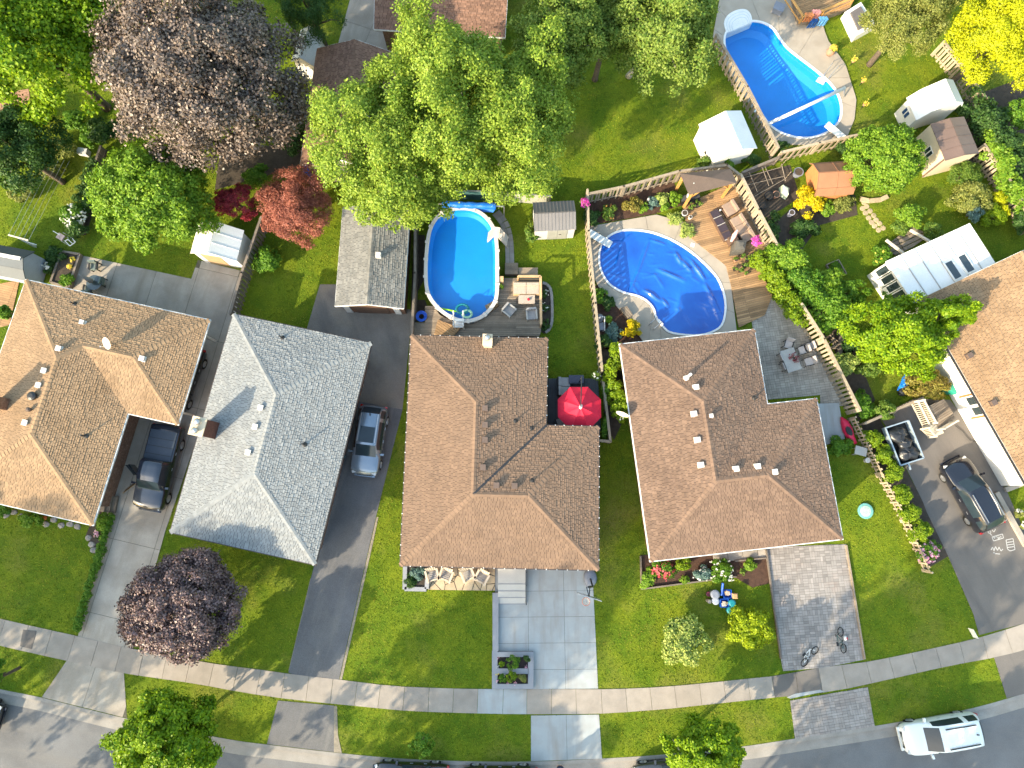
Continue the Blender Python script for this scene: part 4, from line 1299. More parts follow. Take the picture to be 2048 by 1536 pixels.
fence('rail_fence', 'low beige fence closing the gap behind the parasol deck', [(1202, 765), (1216, 885)], 1.1, M_FENCEP, 'board', .14, .02, alt=.03)
fence('rail_fence', 'short return of beige fence touching the brown house', [(1196, 884), (1217, 886)], 1.1, M_FENCEP, 'board', .14, .02, alt=.03)
fence('board_fence', 'pale shadowbox fence behind the mulch bed of the covered pool', [(1172, 408), (1240, 394), (1348, 364)], 1.6, M_FENCE, 'shadow', .13, .09)
fence('board_fence', 'pale fence behind the brown-roofed gazebo', [(1348, 364), (1440, 352), (1466, 372)], 1.6, M_FENCE, 'shadow', .13, .07)
fence('board_fence', 'pale fence along the right side of the cedar deck', [(1466, 372), (1500, 440), (1536, 508)], 1.7, M_FENCEP, 'shadow', .13, .07)
fence('board_fence', 'long diagonal shadowbox fence left of the open pool', [(1420, 98), (1480, 200), (1540, 318)], 1.6, M_FENCE, 'shadow', .13, .09)
fence('board_fence', 'pale shadowbox fence at the south end of the open pool', [(1546, 326), (1620, 308), (1694, 292)], 1.5, M_FENCEP, 'shadow', .13, .08)
fence('plank_fence', 'dark plank fence behind the trellises next to the gazebo', [(1474, 360), (1546, 330)], 1.1, M_FENCED, 'board', .15, .01, alt=.03)
fence('board_fence', 'pale board fence behind the white barn shed', [(1862, 110), (1905, 165), (1945, 222)], 1.5, M_FENCEP, 'shadow', .16, .09)
fence('board_fence', 'pale board fence running down the east side behind the shrubs', [(1938, 312), (1990, 385), (2040, 470)], 1.6, M_FENCEP, 'shadow', .16, .1)
fence('board_fence', 'tall sunlit slatted fence beside the stone dining patio', [(1582, 622), (1625, 690), (1694, 828)], 1.75, M_FENCEP, 'board', .15, .12, alt=-.05)
fence('picket_fence', 'low weathered picket fence along the cedar shrubs', [(1696, 838), (1752, 950), (1800, 1040), (1845, 1142)], 1.0, M_FENCEP, 'shadow', .12, .10, cap=False)
fence('garden_gate', 'low wooden gate at the top of the asphalt driveway', [(1716, 850), (1829, 800)], .9, M_FENCE, 'board', .1, .12, alt=.03)
# chain-link screen behind the oval pool
cf = thing('mesh_fence', 'green mesh screen fence behind the rolled pool cover', 'fence', (*P(985, 400), 0))
w = PP([(870, 398), (1000, 402), (1100, 410)])
M_MESH = mat('green_mesh', (.05, .13, .13), .8, .15, 3); M_MESHP = mat('pale_mesh', (.36, .36, .30), .7, .15, 8)
for (a, b), m in zip(zip(w, w[1:]), (M_MESH, M_MESHP)):
    obj('screen', MB().bar((*a, .75), (*b, .75), .02, 1.4), m, cf)
    obj('top_rail', MB().bar((*a, 1.47), (*b, 1.47), .06), M_STEEL, cf)
for x, y in w: obj('fence_post', MB().box((x, y, 0), (.06, .06, 1.5)), M_STEEL, cf)
# ---------------------------------------------------------------- trees and shrubs
def leaf_quads(pos_, nrm, size, aspect, rg):
    """diamond leaves at positions with normals -> (verts, n)"""
    n = len(pos_)
    nrm = nrm / (np.linalg.norm(nrm, axis=1, keepdims=True) + 1e-9)
    t = rg.normal(size=(n, 3)); t -= nrm * (t * nrm).sum(1, keepdims=True); t /= np.linalg.norm(t, axis=1, keepdims=True) + 1e-9
    b = np.cross(nrm, t)
    s = size * rg.uniform(.65, 1.25, (n, 1))
    v = np.empty((n, 4, 3))
    v[:, 0] = pos_ - t * s * .5
    v[:, 1] = pos_ + b * s * .5 * aspect - nrm * s * .08
    v[:, 2] = pos_ + t * s * .5
    v[:, 3] = pos_ - b * s * .5 * aspect - nrm * s * .08
    return v.reshape(-1, 3)
def quad_mesh(name, v):
    n = len(v) // 4
    me = bpy.data.meshes.new(name)
    me.vertices.add(len(v)); me.vertices.foreach_set('co', v.astype(np.float32).ravel())
    me.loops.add(4 * n); me.loops.foreach_set('vertex_index', np.arange(4 * n, dtype=np.int32))
    me.polygons.add(n); me.polygons.foreach_set('loop_start', np.arange(0, 4 * n, 4, dtype=np.int32))
    me.update(calc_edges=True)
    return me
def unit(rg, n, zmin=-1.0, top=1.0):
    z = zmin + (1 - zmin) * rg.random(n) ** top; a = rg.uniform(0, 2 * np.pi, n); r = np.sqrt(1 - z * z)
    return np.stack([r * np.cos(a), r * np.sin(a), z], 1)
def foliage(c, r, n, leaf, rg, clumps=60, cr=.28, aspect=.6, zmin=-.55, lump=.16, up=.4, fill=.22, rnd_n=.85):
    """leaves gathered in clumps over an uneven crown; returns verts, clump centres"""
    c, r = np.array(c), np.array(r)
    d = unit(rg, clumps, zmin, .62)
    ph = rg.uniform(0, 6.28, 6)
    az = np.arctan2(d[:, 1], d[:, 0])
    k = 1 + lump * (np.sin(2 * az + ph[0]) * .5 + np.sin(3 * az + ph[1]) * .6 + np.sin(5 * az + ph[2] + d[:, 2] * 3) * .5)
    rad = k * rg.uniform(.62, .92, clumps)
    inner = rg.random(clumps) < fill
    rad[inner] *= .55
    cc = c + d * r * rad[:, None]
    rs = cr * rg.uniform(.45, 1.3, clumps)
    w = rs ** 2; w /= w.sum()
    ci = rg.choice(clumps, n, p=w)
    ld = unit(rg, n) + d[ci] * .55 + np.array([0, 0, .25]); ld /= np.linalg.norm(ld, axis=1, keepdims=True)
    rr = rg.uniform(.35, 1, n) ** .6
    scale = np.minimum(r, r.mean() * 1.3)
    p = cc[ci] + ld * (rs[ci] * rr)[:, None] * scale
    p += rg.normal(size=(n, 3)) * (.028 * r.mean())
    p[:, 2] = np.maximum(p[:, 2], .04)
    nn = ld + .5 * d[ci] + np.array([0, 0, up]) + rg.normal(size=(n, 3)) * rnd_n
    return leaf_quads(p, nn, leaf, aspect, rg), cc
M_BARK = mat('bark', (.13, .10, .075), .95, .25, 5, 20, .3, bump=.7, bscale=25)
M_BIRCH = mat('birch_bark', (.62, .56, .48), .85, .12, 4, 12, .3, bump=.3, col2=(.16, .13, .11), c2lo=.62, c2hi=.70, c2scale=5)
LM = {
 'maple': leafmat('leaf_yellow_green', (.050, .155, .005), (.245, .365, .010)),
 'green': leafmat('leaf_green', (.040, .140, .012), (.145, .275, .022)),
 'mid': leafmat('leaf_mid_green', (.040, .125, .014), (.175, .260, .040)),
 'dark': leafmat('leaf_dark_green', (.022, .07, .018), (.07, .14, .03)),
 'birch': leafmat('leaf_birch', (.075, .175, .012), (.285, .385, .050)),
 'birchd': leafmat('leaf_birch_dark', (.060, .145, .016), (.225, .305, .055)),
 'purple': leafmat('leaf_purple', (.026, .020, .019), (.175, .130, .105), .6, .10),
 'purple2': leafmat('leaf_plum', (.028, .018, .022), (.175, .11, .11), .6, .10),
 'red': leafmat('leaf_coral_red', (.15, .042, .035), (.39, .145, .10)),
 'crimson': leafmat('leaf_crimson', (.12, .012, .022), (.42, .05, .07)),
 'yellow': leafmat('leaf_yellow', (.22, .27, .006), (.50, .53, .012)),
 'yg': leafmat('leaf_chartreuse', (.13, .21, .006), (.36, .45, .014)),
 'lime': leafmat('leaf_lime', (.060, .165, .010), (.215, .345, .030)),
 'olive': leafmat('leaf_olive', (.09, .13, .02), (.26, .28, .07)),
 'cedar': leafmat('leaf_cedar', (.07, .155, .006), (.22, .32, .012)),
 'varieg': leafmat('leaf_variegated', (.08, .18, .02), (.42, .48, .13)),
 'blue': leafmat('leaf_blue_green', (.06, .13, .12), (.17, .27, .24)),
 'gold': leafmat('leaf_gold', (.32, .26, .006), (.70, .56, .01)),
 'rust': leafmat('leaf_rust', (.14, .09, .02), (.28, .26, .05)),
 'white': leafmat('petal_white', (.70, .70, .66), (.85, .84, .80)),
 'pink': leafmat('petal_pink', (.70, .18, .38), (.85, .55, .66)),
 'magenta': leafmat('petal_magenta', (.55, .03, .30), (.75, .12, .50)),
 'redf': leafmat('petal_red', (.45, .03, .05), (.70, .16, .18)),
 'yelf': leafmat('petal_yellow', (.80, .60, .03), (.85, .70, .15)),
 'orgf': leafmat('petal_orange', (.70, .25, .06), (.80, .45, .15)),
}
def limbs(mb, base, top, targets, r0, rg, k=9):
    base, top = Vector(base), Vector(top)
    mid = base.lerp(top, .5) + Vector((rg.uniform(-.15, .15), rg.uniform(-.15, .15), 0))
    mb.tube([base, base.lerp(mid, .15), mid, top], [r0 * 1.25, r0, r0 * .8, r0 * .4], 9)
    idx = rg.permutation(len(targets))[:k]
    for i in idx:
        t = Vector(targets[i]); s = base.lerp(top, rg.uniform(.35, .85))
        m = s.lerp(t, .5) + Vector((0, 0, .12 * (t - s).length)) + Vector(rg.normal(size=3) * .12)
        mb.tube([s, m, t], [r0 * .42, r0 * .28, r0 * .08], 6)
SEED = [100]
def tree(name, label, px, py, rpx, zc, rz, n, leaf, m, bark=None, ry=None, clumps=70, cr=.26, trunk=.2, cat='tree', group=None, nl=9, base=None, aspect=.65, xy=None, r_m=None, **kw):
    SEED[0] += 1; rg = np.random.default_rng(SEED[0])
    x, y = xy or P(px, py, zc)
    if xy is None: n, leaf = int(n * 1.75), leaf * .78
    k = mpp(px, py, zc) if xy is None else 1
    rx = rpx * k; ryy = (ry or rpx) * k
    o = thing(name, label, cat, (x, y, 0) if base is None else (*P(*base), 0), group)
    v, cc = foliage((x, y, zc), (rx, ryy, rz), n, leaf, rg, int(clumps * 1.8), cr * .80, aspect, **kw)
    link('crown', quad_mesh('crown', v), LM[m], o)
    mb = MB()
    limbs(mb, (o.location.x, o.location.y, -.1), (x, y, zc + rz * .3), cc, trunk, rg, nl)
    obj('trunk', mb, bark or M_BARK, o, smooth=True)
    return o
# big trees of the back gardens
tree('maple_tree', 'big yellow-green maple filling the top left corner', 82, 88, 158, 7.0, 4.0, 30000, .30, 'maple', ry=152, clumps=130, cr=.20, trunk=.3, lump=.2)
tree('copper_beech', 'huge purple-brown copper beech at the top left', 408, 152, 205, 7.5, 5.2, 62000, .24, 'purple', ry=190, clumps=200, cr=.17, trunk=.45, nl=14, lump=.13)
tree('shade_tree', 'dark green tree at the left edge below the maple', 36, 300, 82, 4.5, 3.0, 12000, .22, 'dark', ry=88, clumps=70, cr=.25)
tree('round_maple', 'neat round green maple right of the left garden fence', 312, 393, 122, 4.4, 3.0, 28000, .24, 'lime', ry=112, clumps=150, cr=.18, lump=.06, fill=.05)
tree('red_maple', 'coral red Japanese maple between the white shed and the garage', 592, 412, 80, 2.6, 1.9, 20000, .17, 'red', ry=78, clumps=90, cr=.21, trunk=.12, aspect=.45, up=.9)
tree('red_maple', 'small dark crimson maple leaning over the white shed', 470, 405, 46, 2.2, 1.1, 5500, .17, 'crimson', ry=34, clumps=45, cr=.26, trunk=.08, aspect=.45)
tree('birch_tree', 'bright birch over the russet roof and garage', 760, 290, 138, 8.0, 4.2, 34000, .20, 'birch', M_BIRCH, ry=165, clumps=120, cr=.20, trunk=.16, nl=16, base=(860, 372), lump=.25)
tree('birch_tree', 'tallest bright birch in the middle of the grove', 905, 205, 140, 9.0, 4.5, 36000, .20, 'birch', M_BIRCH, ry=170, clumps=120, cr=.20, trunk=.17, nl=16, base=(955, 300), lump=.25)
tree('birch_tree', 'birch spreading over the lawn left of the open grass', 1048, 245, 112, 7.5, 4.0, 26000, .20, 'birch', M_BIRCH, ry=165, clumps=90, cr=.22, trunk=.16, nl=16, base=(1000, 330), lump=.25)
tree('birch_tree', 'low birch crown hanging over the garage and oval pool', 815, 395, 118, 5.2, 2.6, 17000, .20, 'birch', M_BIRCH, ry=72, clumps=70, cr=.24, trunk=.12, nl=14, base=(900, 390), lump=.2)
tree('birch_tree', 'darker birch at the top edge above the open lawn', 1115, 85, 95, 7.0, 3.6, 17000, .22, 'birchd', M_BIRCH, ry=90, clumps=80, cr=.22, trunk=.15, nl=12, lump=.25)
tree('birch_tree', 'twin-trunked tree standing on the open lawn at the top', 1322, 82, 112, 6.6, 3.4, 25000, .23, 'birchd', M_BIRCH, ry=108, clumps=100, cr=.21, trunk=.2, nl=12, base=(1257, 152), lump=.22)
tree('shade_tree', 'green tree between the twin-trunked tree and the top edge', 1212, 45, 80, 6.0, 3, 14000, .22, 'birchd', None, ry=62, clumps=60, cr=.24)
tree('evergreen_tree', 'dark green evergreen at the top beside the white roofed shed', 622, 18, 58, 4.5, 3.4, 12000, .18, 'dark', ry=62, clumps=70, cr=.24, aspect=.4)
tree('olive_tree', 'olive green tree left of the golden tree at the top right', 1810, 42, 92, 4.6, 3.0, 20000, .18, 'olive', ry=72, clumps=100, cr=.2, aspect=.5)
tree('golden_tree', 'golden yellow locust in the top right corner', 1998, 72, 104, 5.5, 3.2, 26000, .20, 'yellow', ry=105, clumps=110, cr=.2, aspect=.5)
tree('clipped_tree', 'compact bright green clipped tree between the orange and cream sheds', 1766, 318, 77, 2.7, 2.0, 19000, .20, 'lime', ry=72, clumps=120, cr=.18, trunk=.12, lump=.05, fill=.03)
tree('garden_tree', 'broad yellow-green tree between hedge and tan roof', 1785, 672, 106, 3.8, 2.2, 23000, .22, 'maple', ry=78, clumps=100, cr=.21, trunk=.14, lump=.22)
tree('garden_tree', 'small yellow-green crown reaching over the tan roof', 1893, 632, 50, 4.0, 1.4, 5500, .22, 'maple', ry=42, clumps=36, cr=.26, trunk=.1, lump=.25, base=(1840, 680))
tree('purple_maple', 'dark purple maple on the front lawn over the sidewalk', 366, 1212, 126, 3.6, 2.4, 36000, .19, 'purple2', ry=106, clumps=160, cr=.19, trunk=.16, lump=.06)
tree('street_tree', 'bright green maple on the verge at the lower left', 340, 1475, 112, 3.6, 2.5, 24000, .24, 'maple', ry=80, clumps=90, cr=.22, trunk=.13, lump=.18)
tree('street_tree', 'bright green maple on the verge right of the apron', 1408, 1495, 74, 3.2, 2.2, 14000, .22, 'maple', ry=58, clumps=70, cr=.23, trunk=.1, lump=.15)
tree('sapling', 'thin young tree on the brown patch of verge', 842, 1488, 26, 1.6, .8, 900, .18, 'green', clumps=16, cr=.32, trunk=.04, lump=.3, nl=6)
tree('street_tree', 'green tree just peeping in at the lower left edge', -34, 1360, 38, 3.0, 1.8, 5000, .22, 'green', ry=46, clumps=40, cr=.25, trunk=.1)
# trees across the street, beyond the frame: they shade the front lawns
for x, y, zc, rr, rz_, lab in ((-50.5, -19.5, 11.5, 4.8, 6, 'tall maple across the street beyond the left edge'), (-44.5, -23, 12, 4.6, 6.5, 'tall maple across the street opposite the tan house'),
        (-33, -27, 7, 4.0, 3.2, 'tall maple across the street opposite the grey house'), (-21.5, -26.5, 12.5, 4.7, 6.5, 'tall maple across the street opposite the sealed driveway'),
        (-12, -27.5, 7, 4.2, 3.4, 'tall maple across the street opposite the brown house'), (3, -27, 12.5, 4.0, 6.0, 'tall maple across the street opposite the umber house'),
        (10, -26, 7.5, 4.2, 3.6, 'lower maple across the street opposite the paver driveway'), (18.5, -24, 6.5, 3.8, 3.2, 'lower maple across the street near the right corner')):
    tree('street_maple', lab, 0, 0, rr, zc, rz_, 9000, .42, 'green', clumps=80, cr=.24, trunk=.28, xy=(x, y), lump=.22)

# shrubs
def shrub(name, label, px, py, rpx, h, n, leaf, m, ry=None, cat='shrub', group=None, clumps=24, cr=.36, flowers=None, fn=0, fs=.12, aspect=.6, z0=0, lump=.1, **kw):
    SEED[0] += 1; rg = np.random.default_rng(SEED[0])
    zc = z0 + h * .5
    x, y = P(px, py, z0 + h * .6); k = mpp(px, py, zc)
    r = (rpx * k, (ry or rpx) * k, h * .52)
    o = thing(name, label, cat, (x, y, z0), group)
    v, cc = foliage((x, y, zc), r, n, leaf, rg, clumps, cr, aspect, zmin=-.3, lump=lump, **kw)
    v[:, 2] = np.maximum(v[:, 2], z0 + .02)
    link('foliage', quad_mesh('foliage', v), LM[m], o)
    mb = MB()
    for i in range(min(6, len(cc))): mb.tube([(x, y, z0), tuple((np.array((x, y, z0)) + cc[i]) / 2 + np.array((0, 0, .05))), tuple(cc[i])], [.03, .022, .008], 5)
    obj('stems', mb, M_BARK, o)
    if flowers:
        d = unit(rg, fn, .1); p = np.array((x, y, zc)) + d * np.array(r) * rg.uniform(.75, 1.05, (fn, 1)); p[:, 2] += .05
        v = np.concatenate([leaf_quads(p + rg.normal(size=p.shape) * fs * .3, d + rg.normal(size=p.shape) * .6 + np.array((0, 0, .8)), fs, .9, rg) for _ in range(4)])
        link('blossoms', quad_mesh('blossoms', v), LM[flowers], o)['kind'] = 'stuff'
    return o
def hedge(name, label, pts_px, wpx, h, n, leaf, m, step=.55, cat='hedge', **kw):
    SEED[0] += 1; rg = np.random.default_rng(SEED[0])
    line = resample([P(x, y, h * .6) for x, y in pts_px], step)
    k = mpp(*pts_px[0], h * .6)
    o = thing(name, label, cat, (*line[0], 0))
    vs = [foliage((x, y, h * .5), (wpx * k * rg.uniform(.85, 1.15), wpx * k * rg.uniform(.85, 1.15), h * .5 * rg.uniform(.9, 1.1)), max(30, n // len(line)), leaf, rg, 14, .42, zmin=-.4, lump=.08, **kw)[0] for x, y in line]
    link('foliage', quad_mesh('foliage', np.concatenate(vs)), LM[m], o)
    mb = MB()
    for x, y in line[::2]: mb.tube([(x, y, 0), (x + .05, y, h * .5)], [.03, .015], 5)
    obj('stems', mb, M_BARK, o)
    return o
hedge('clipped_hedge', 'low clipped green hedge along the concrete driveway', [(220, 1035), (186, 1150), (152, 1262)], 9, .6, 16000, .085, 'green', .22)
hedge('cedar_hedge', 'narrow bright cedar hedge between the cedar deck and rose shrub', [(1522, 520), (1560, 575), (1600, 640)], 20, 1.7, 9000, .16, 'cedar', .5)
hedge('cedar_hedge', 'narrow feathery cedar row beside the umber roof', [(1232, 705), (1222, 745), (1235, 790), (1243, 835)], 17, 2.2, 6500, .17, 'cedar', .5)
hedge('mixed_hedge', 'dense green hedge running down from the rose shrub', [(1590, 545), (1640, 600), (1690, 645)], 34, 1.7, 12000, .19, 'green', .7)
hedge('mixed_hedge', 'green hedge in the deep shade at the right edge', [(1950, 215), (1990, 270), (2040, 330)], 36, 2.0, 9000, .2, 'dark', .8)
hedge('mixed_hedge', 'brighter shrubs behind the east fence at the right edge', [(1985, 290), (2010, 350), (2045, 420)], 24, 2.2, 7000, .2, 'lime', .7)
hedge('garden_border', 'dark leafy border along the left garden fence', [(190, 330), (165, 400), (150, 470)], 18, 1.3, 5000, .18, 'dark', .6)
for i, (x, y) in enumerate(((1746, 876), (1766, 908), (1783, 945), (1802, 990), (1818, 1026), (1838, 1062))):
    shrub('globe_cedar', ['topmost globe cedar of the row beside the trailer', 'second globe cedar from the top of the driveway row', 'third globe cedar from the top of the driveway row', 'fourth globe cedar from the top of the driveway row', 'fifth globe cedar from the top of the driveway row', 'lowest globe cedar of the row above the pink flowers'][i], x, y, (17, 18, 20, 20, 19, 21)[i], 1.25, 3200, .12, 'cedar', group='globe cedars along the driveway', clumps=30, cr=.4, lump=.03)
def many(rows):
    for r in rows: shrub(*r[:9], **(r[9] if len(r) > 9 else {}))
many([
 ('variegated_shrub', 'large variegated cream and green shrub on the front lawn', 1372, 1282, 50, 1.7, 6500, .17, 'varieg', dict(ry=54, clumps=50, cr=.27)),
 ('yellow_shrub', 'golden shrub beside the paver driveway on the front lawn', 1505, 1255, 50, 1.5, 7000, .15, 'yg', dict(ry=44, clumps=50, cr=.27)),
 ('yellow_shrub', 'brilliant yellow shrub in front of the orange shed', 1622, 402, 31, 1.3, 4500, .14, 'gold', dict(ry=30, clumps=30, cr=.32)),
 ('gold_shrub', 'small golden shrub behind the umber roof', 1263, 658, 20, .9, 2200, .12, 'gold', {}),
 ('rose_shrub', 'rounded pale green shrub behind the cedar hedge', 1580, 512, 44, 2.0, 7500, .19, 'lime', dict(ry=40, clumps=46, cr=.28)),
 ('green_shrub', 'small round green shrub beside the old grey fence', 531, 522, 30, 1.3, 4200, .15, 'green', dict(clumps=30)),
 ('blossom_shrub', 'white-flowering shrub in the left back garden', 148, 432, 26, 1.4, 2800, .15, 'green', dict(flowers='white', fn=70, fs=.14)),
 ('laurel_shrub', 'rust-tinged shrub beside the blue tarp and steps', 1858, 768, 42, 1.5, 6000, .14, 'rust', dict(ry=28, clumps=40)),
 ('pale_shrub', 'cream-leaved shrub behind the tall dining patio fence', 1690, 730, 28, 1.4, 3000, .15, 'varieg', {}),
 ('green_shrub', 'leafy shrub behind the tall fence near its lower end', 1725, 812, 26, 1.0, 2500, .16, 'green', {}),
 ('green_shrub', 'leafy shrub beside the driveway gate', 1768, 818, 22, 1.0, 2200, .16, 'mid', {}),
 ('green_shrub', 'low shrub spreading over the side door pad', 1678, 892, 26, .7, 2000, .15, 'green', dict(ry=20)),
 ('smoke_shrub', 'silvery green spreading shrub by the east fence', 1945, 395, 40, 1.6, 6000, .15, 'olive', dict(ry=30, clumps=40)),
 ('feather_grass', 'tall feathery grass clump below the cream shed', 1930, 350, 32, 1.5, 3500, .22, 'mid', dict(aspect=.18)),
 ('blue_spruce', 'small blue-green spruce below the silvery shrub', 1945, 425, 17, 1.2, 2000, .12, 'blue', {}),
 ('golden_cypress', 'golden cypress leaning on the east fence', 2000, 398, 16, 1.3, 1800, .12, 'yellow', {}),
 ('golden_cypress', 'second golden cypress lower down the east fence', 2003, 424, 13, 1.1, 1200, .12, 'yellow', {}),
 ('green_shrub', 'mossy green shrub at the foot of the east fence', 1985, 425, 28, 1.1, 3200, .13, 'cedar', {}),
 ('round_shrub', 'round bright shrub on the lawn above the sunroom', 1822, 430, 26, 1.5, 3600, .14, 'lime', dict(clumps=30)),
 ('green_shrub', 'green shrub below the round shrub near the pallet deck', 1802, 455, 20, .8, 1600, .14, 'mid', {}),
 ('green_shrub', 'green shrub touching the sunroof edge', 1865, 462, 20, 1.0, 1800, .14, 'mid', {}),
 ('green_shrub', 'leafy plants at the sunroom corner', 1765, 510, 24, .9, 2000, .15, 'green', dict(flowers='yelf', fn=14, fs=.1)),
 ('green_shrub', 'dark green mound below the yellow shrub', 1610, 455, 30, .9, 3000, .15, 'dark', dict(ry=20)),
 ('green_shrub', 'blue-green plants along the cedar deck fence', 1546, 455, 20, .8, 1500, .15, 'dark', dict(ry=32)),
 ('green_shrub', 'silver-leaved shrub beside the orange shed', 1685, 410, 24, .9, 2400, .13, 'olive', dict(ry=20)),
 ('green_shrub', 'bright green shrub between yellow shrub and silver shrub', 1655, 415, 20, .8, 1800, .13, 'lime', dict(ry=18)),
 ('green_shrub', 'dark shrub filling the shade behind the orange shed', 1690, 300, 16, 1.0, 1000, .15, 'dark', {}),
 ('rhubarb', 'dark leafy clump between the pool fence and cream shed', 1700, 290, 14, .8, 700, .2, 'dark', {}),
 ('front_shrub', 'lime shrub bulging from the bed of the tan house', 62, 1040, 22, .9, 2600, .14, 'lime', dict(ry=17)),
 ('front_shrub', 'green shrub at the corner of the tan roof bed', 205, 1045, 18, .7, 1800, .13, 'lime', {}),
 ('front_shrub', 'leafy green shrub at the far left of the front bed', 8, 1018, 14, .7, 1200, .14, 'green', {}),
 ('juniper', 'dark blue juniper in the corner planter of the brown house', 838, 1145, 18, .7, 2200, .10, 'blue', dict(ry=14)),
 ('round_shrub', 'round dark green shrub in the corner planter', 822, 1163, 14, .55, 1600, .08, 'dark', {}),
 ('hosta', 'large lime hosta at the left end of the flower bed', 1297, 1155, 18, .45, 420, .26, 'lime', dict(ry=22, up=1)),
 ('rose_bush', 'red and pink rose bush in the flower bed', 1326, 1138, 24, .7, 1600, .12, 'green', dict(ry=20, flowers='redf', fn=40, fs=.15)),
 ('globe_cedar', 'yellow-green rounded cedar against the umber eave', 1364, 1127, 19, .8, 2800, .11, 'cedar', dict(ry=13, lump=.03)),
 ('lime_plant', 'tiny lime plant at the front of the flower bed', 1370, 1159, 9, .3, 350, .12, 'lime', {}),
 ('silver_plant', 'silver-green plants in the middle of the flower bed', 1403, 1148, 22, .5, 1500, .13, 'blue', dict(ry=16, flowers='white', fn=14, fs=.1)),
 ('daisy_clump', 'green clump dotted with white daisies in the flower bed', 1442, 1142, 28, .6, 2000, .13, 'green', dict(ry=24, flowers='white', fn=26, fs=.12)),
 ('hosta', 'bright green hosta beside the paver driveway', 1501, 1129, 13, .4, 320, .22, 'lime', dict(up=1)),
 ('small_plant', 'small grey-green plant left of the bright hosta', 1485, 1143, 7, .3, 250, .1, 'mid', {}),
 ('peony_bush', 'pink and white peony bush at the end of the picket fence', 1855, 1105, 24, .8, 1600, .14, 'green', dict(ry=26, flowers='pink', fn=46, fs=.17)),
 ('hosta', 'variegated striped hosta on the deck edge by the covered pool', 1353, 436, 15, .5, 420, .28, 'varieg', dict(aspect=.3, up=.9)),
 ('hosta', 'second variegated striped hosta beside the cedar deck', 1373, 460, 16, .5, 460, .28, 'varieg', dict(aspect=.3, up=.9)),
 ('garden_plant', 'green plant in the far left of the mulch bed', 1183, 432, 18, .7, 1200, .16, 'dark', {}),
 ('garden_plant', 'green plant with orange blooms in the mulch bed', 1218, 424, 16, .7, 1000, .15, 'mid', dict(flowers='orgf', fn=8)),
 ('garden_plant', 'bronze leafy shrub in the mulch bed', 1265, 410, 18, .8, 1600, .14, 'rust', {}),
 ('garden_plant', 'lime plant right of the bronze shrub', 1287, 415, 10, .5, 600, .14, 'lime', {}),
 ('garden_plant', 'pale green shrub beside the gazebo post', 1323, 397, 14, .7, 1200, .14, 'varieg', {}),
 ('garden_plant', 'bright lime shrub against the gazebo', 1351, 396, 14, .8, 1300, .14, 'lime', {}),
 ('garden_plant', 'small lime plant at the edge of the mulch bed', 1328, 412, 10, .5, 600, .14, 'lime', {}),
 ('garden_plant', 'blue-green plant in the middle of the mulch bed', 1308, 403, 12, .5, 700, .14, 'blue', {}),
 ('garden_plant', 'green fern in the corner bed by the leaning fence', 1198, 590, 16, .7, 900, .16, 'green', {}),
 ('garden_plant', 'dark green plant lower in the corner bed', 1215, 605, 14, .6, 900, .16, 'dark', {}),
 ('garden_plant', 'small lime mound in the corner bed', 1217, 637, 8, .4, 400, .12, 'lime', {}),
 ('garden_plant', 'blue-green mound beside the golden shrub', 1228, 665, 18, .6, 1200, .15, 'blue', {}),
 ('garden_plant', 'dark shrub below the blue-green mound', 1205, 685, 18, .9, 1300, .15, 'dark', {}),
 ('garden_plant', 'green shrub beside the resin shed', 1062, 468, 14, .9, 1400, .16, 'mid', dict(ry=26)),
 ('garden_plant', 'dark round shrub at the lower end of the deck bed', 1090, 650, 10, .6, 1000, .1, 'dark', dict(ry=12)),
 ('garden_plant', 'small flowering plant in the middle of the deck bed', 1090, 615, 8, .4, 400, .12, 'dark', dict(ry=10, flowers='white', fn=6, fs=.08)),
 ('garden_plant', 'small flowering plant at the top of the deck bed', 1089, 588, 8, .4, 400, .12, 'dark', dict(ry=10, flowers='white', fn=6, fs=.08)),
 ('climber', 'leafy climber against the beige fence by the parasol', 1212, 780, 8, 1.2, 900, .16, 'green', dict(ry=16)),
 ('climber', 'leafy climber at the lower end of the beige fence', 1208, 850, 9, 1.0, 1100, .16, 'green', dict(ry=26)),
 ('garden_plant', 'ivy clump on the fence behind the gazebo', 1410, 326, 22, 1.4, 1300, .16, 'mid', dict(ry=12)),
 ('garden_plant', 'ivy on the fence corner right of the gazebo', 1455, 335, 12, 1.5, 700, .16, 'green', {}),
 ('garden_plant', 'dark plants in the corner below the white shed', 1500, 318, 22, .8, 1300, .18, 'dark', dict(ry=12)),
 ('garden_plant', 'dark plants inside the fence at the pool end', 1562, 292, 18, .6, 900, .16, 'dark', dict(ry=10)),
 ('garden_plant', 'tufted green plant in the wooden square planter', 1670, 533, 11, .5, 900, .2, 'green', dict(aspect=.2)),
 ('garden_plant', 'dark shade plants left of the russet building', 585, 270, 30, 1.2, 2200, .18, 'dark', dict(ry=40)),
 ('garden_plant', 'bright green shrub under the copper beech', 515, 350, 30, 1.2, 2200, .18, 'green', dict(ry=20)),
 ('garden_plant', 'pale green shrub in the upper left garden', 120, 300, 36, 1.0, 2600, .18, 'olive', dict(ry=26)),
 ('garden_plant', 'green shrub beside the left garden border', 180, 275, 20, 1.2, 1500, .18, 'green', {}),
 ('garden_plant', 'dark plants below the swing frame', 110, 510, 24, .7, 1700, .18, 'dark', dict(ry=18)),
 ('garden_plant', 'white-flowered plants beside the blue grey shed', 98, 535, 12, .7, 700, .16, 'dark', dict(flowers='white', fn=5, fs=.2)),
 ('garden_plant', 'green shrub in the planter of the left patio', 135, 560, 14, .6, 900, .16, 'green', {}),
 ('garden_plant', 'bushy plant at the left edge beside the tan house', 10, 625, 14, 1.0, 1200, .16, 'green', {}),
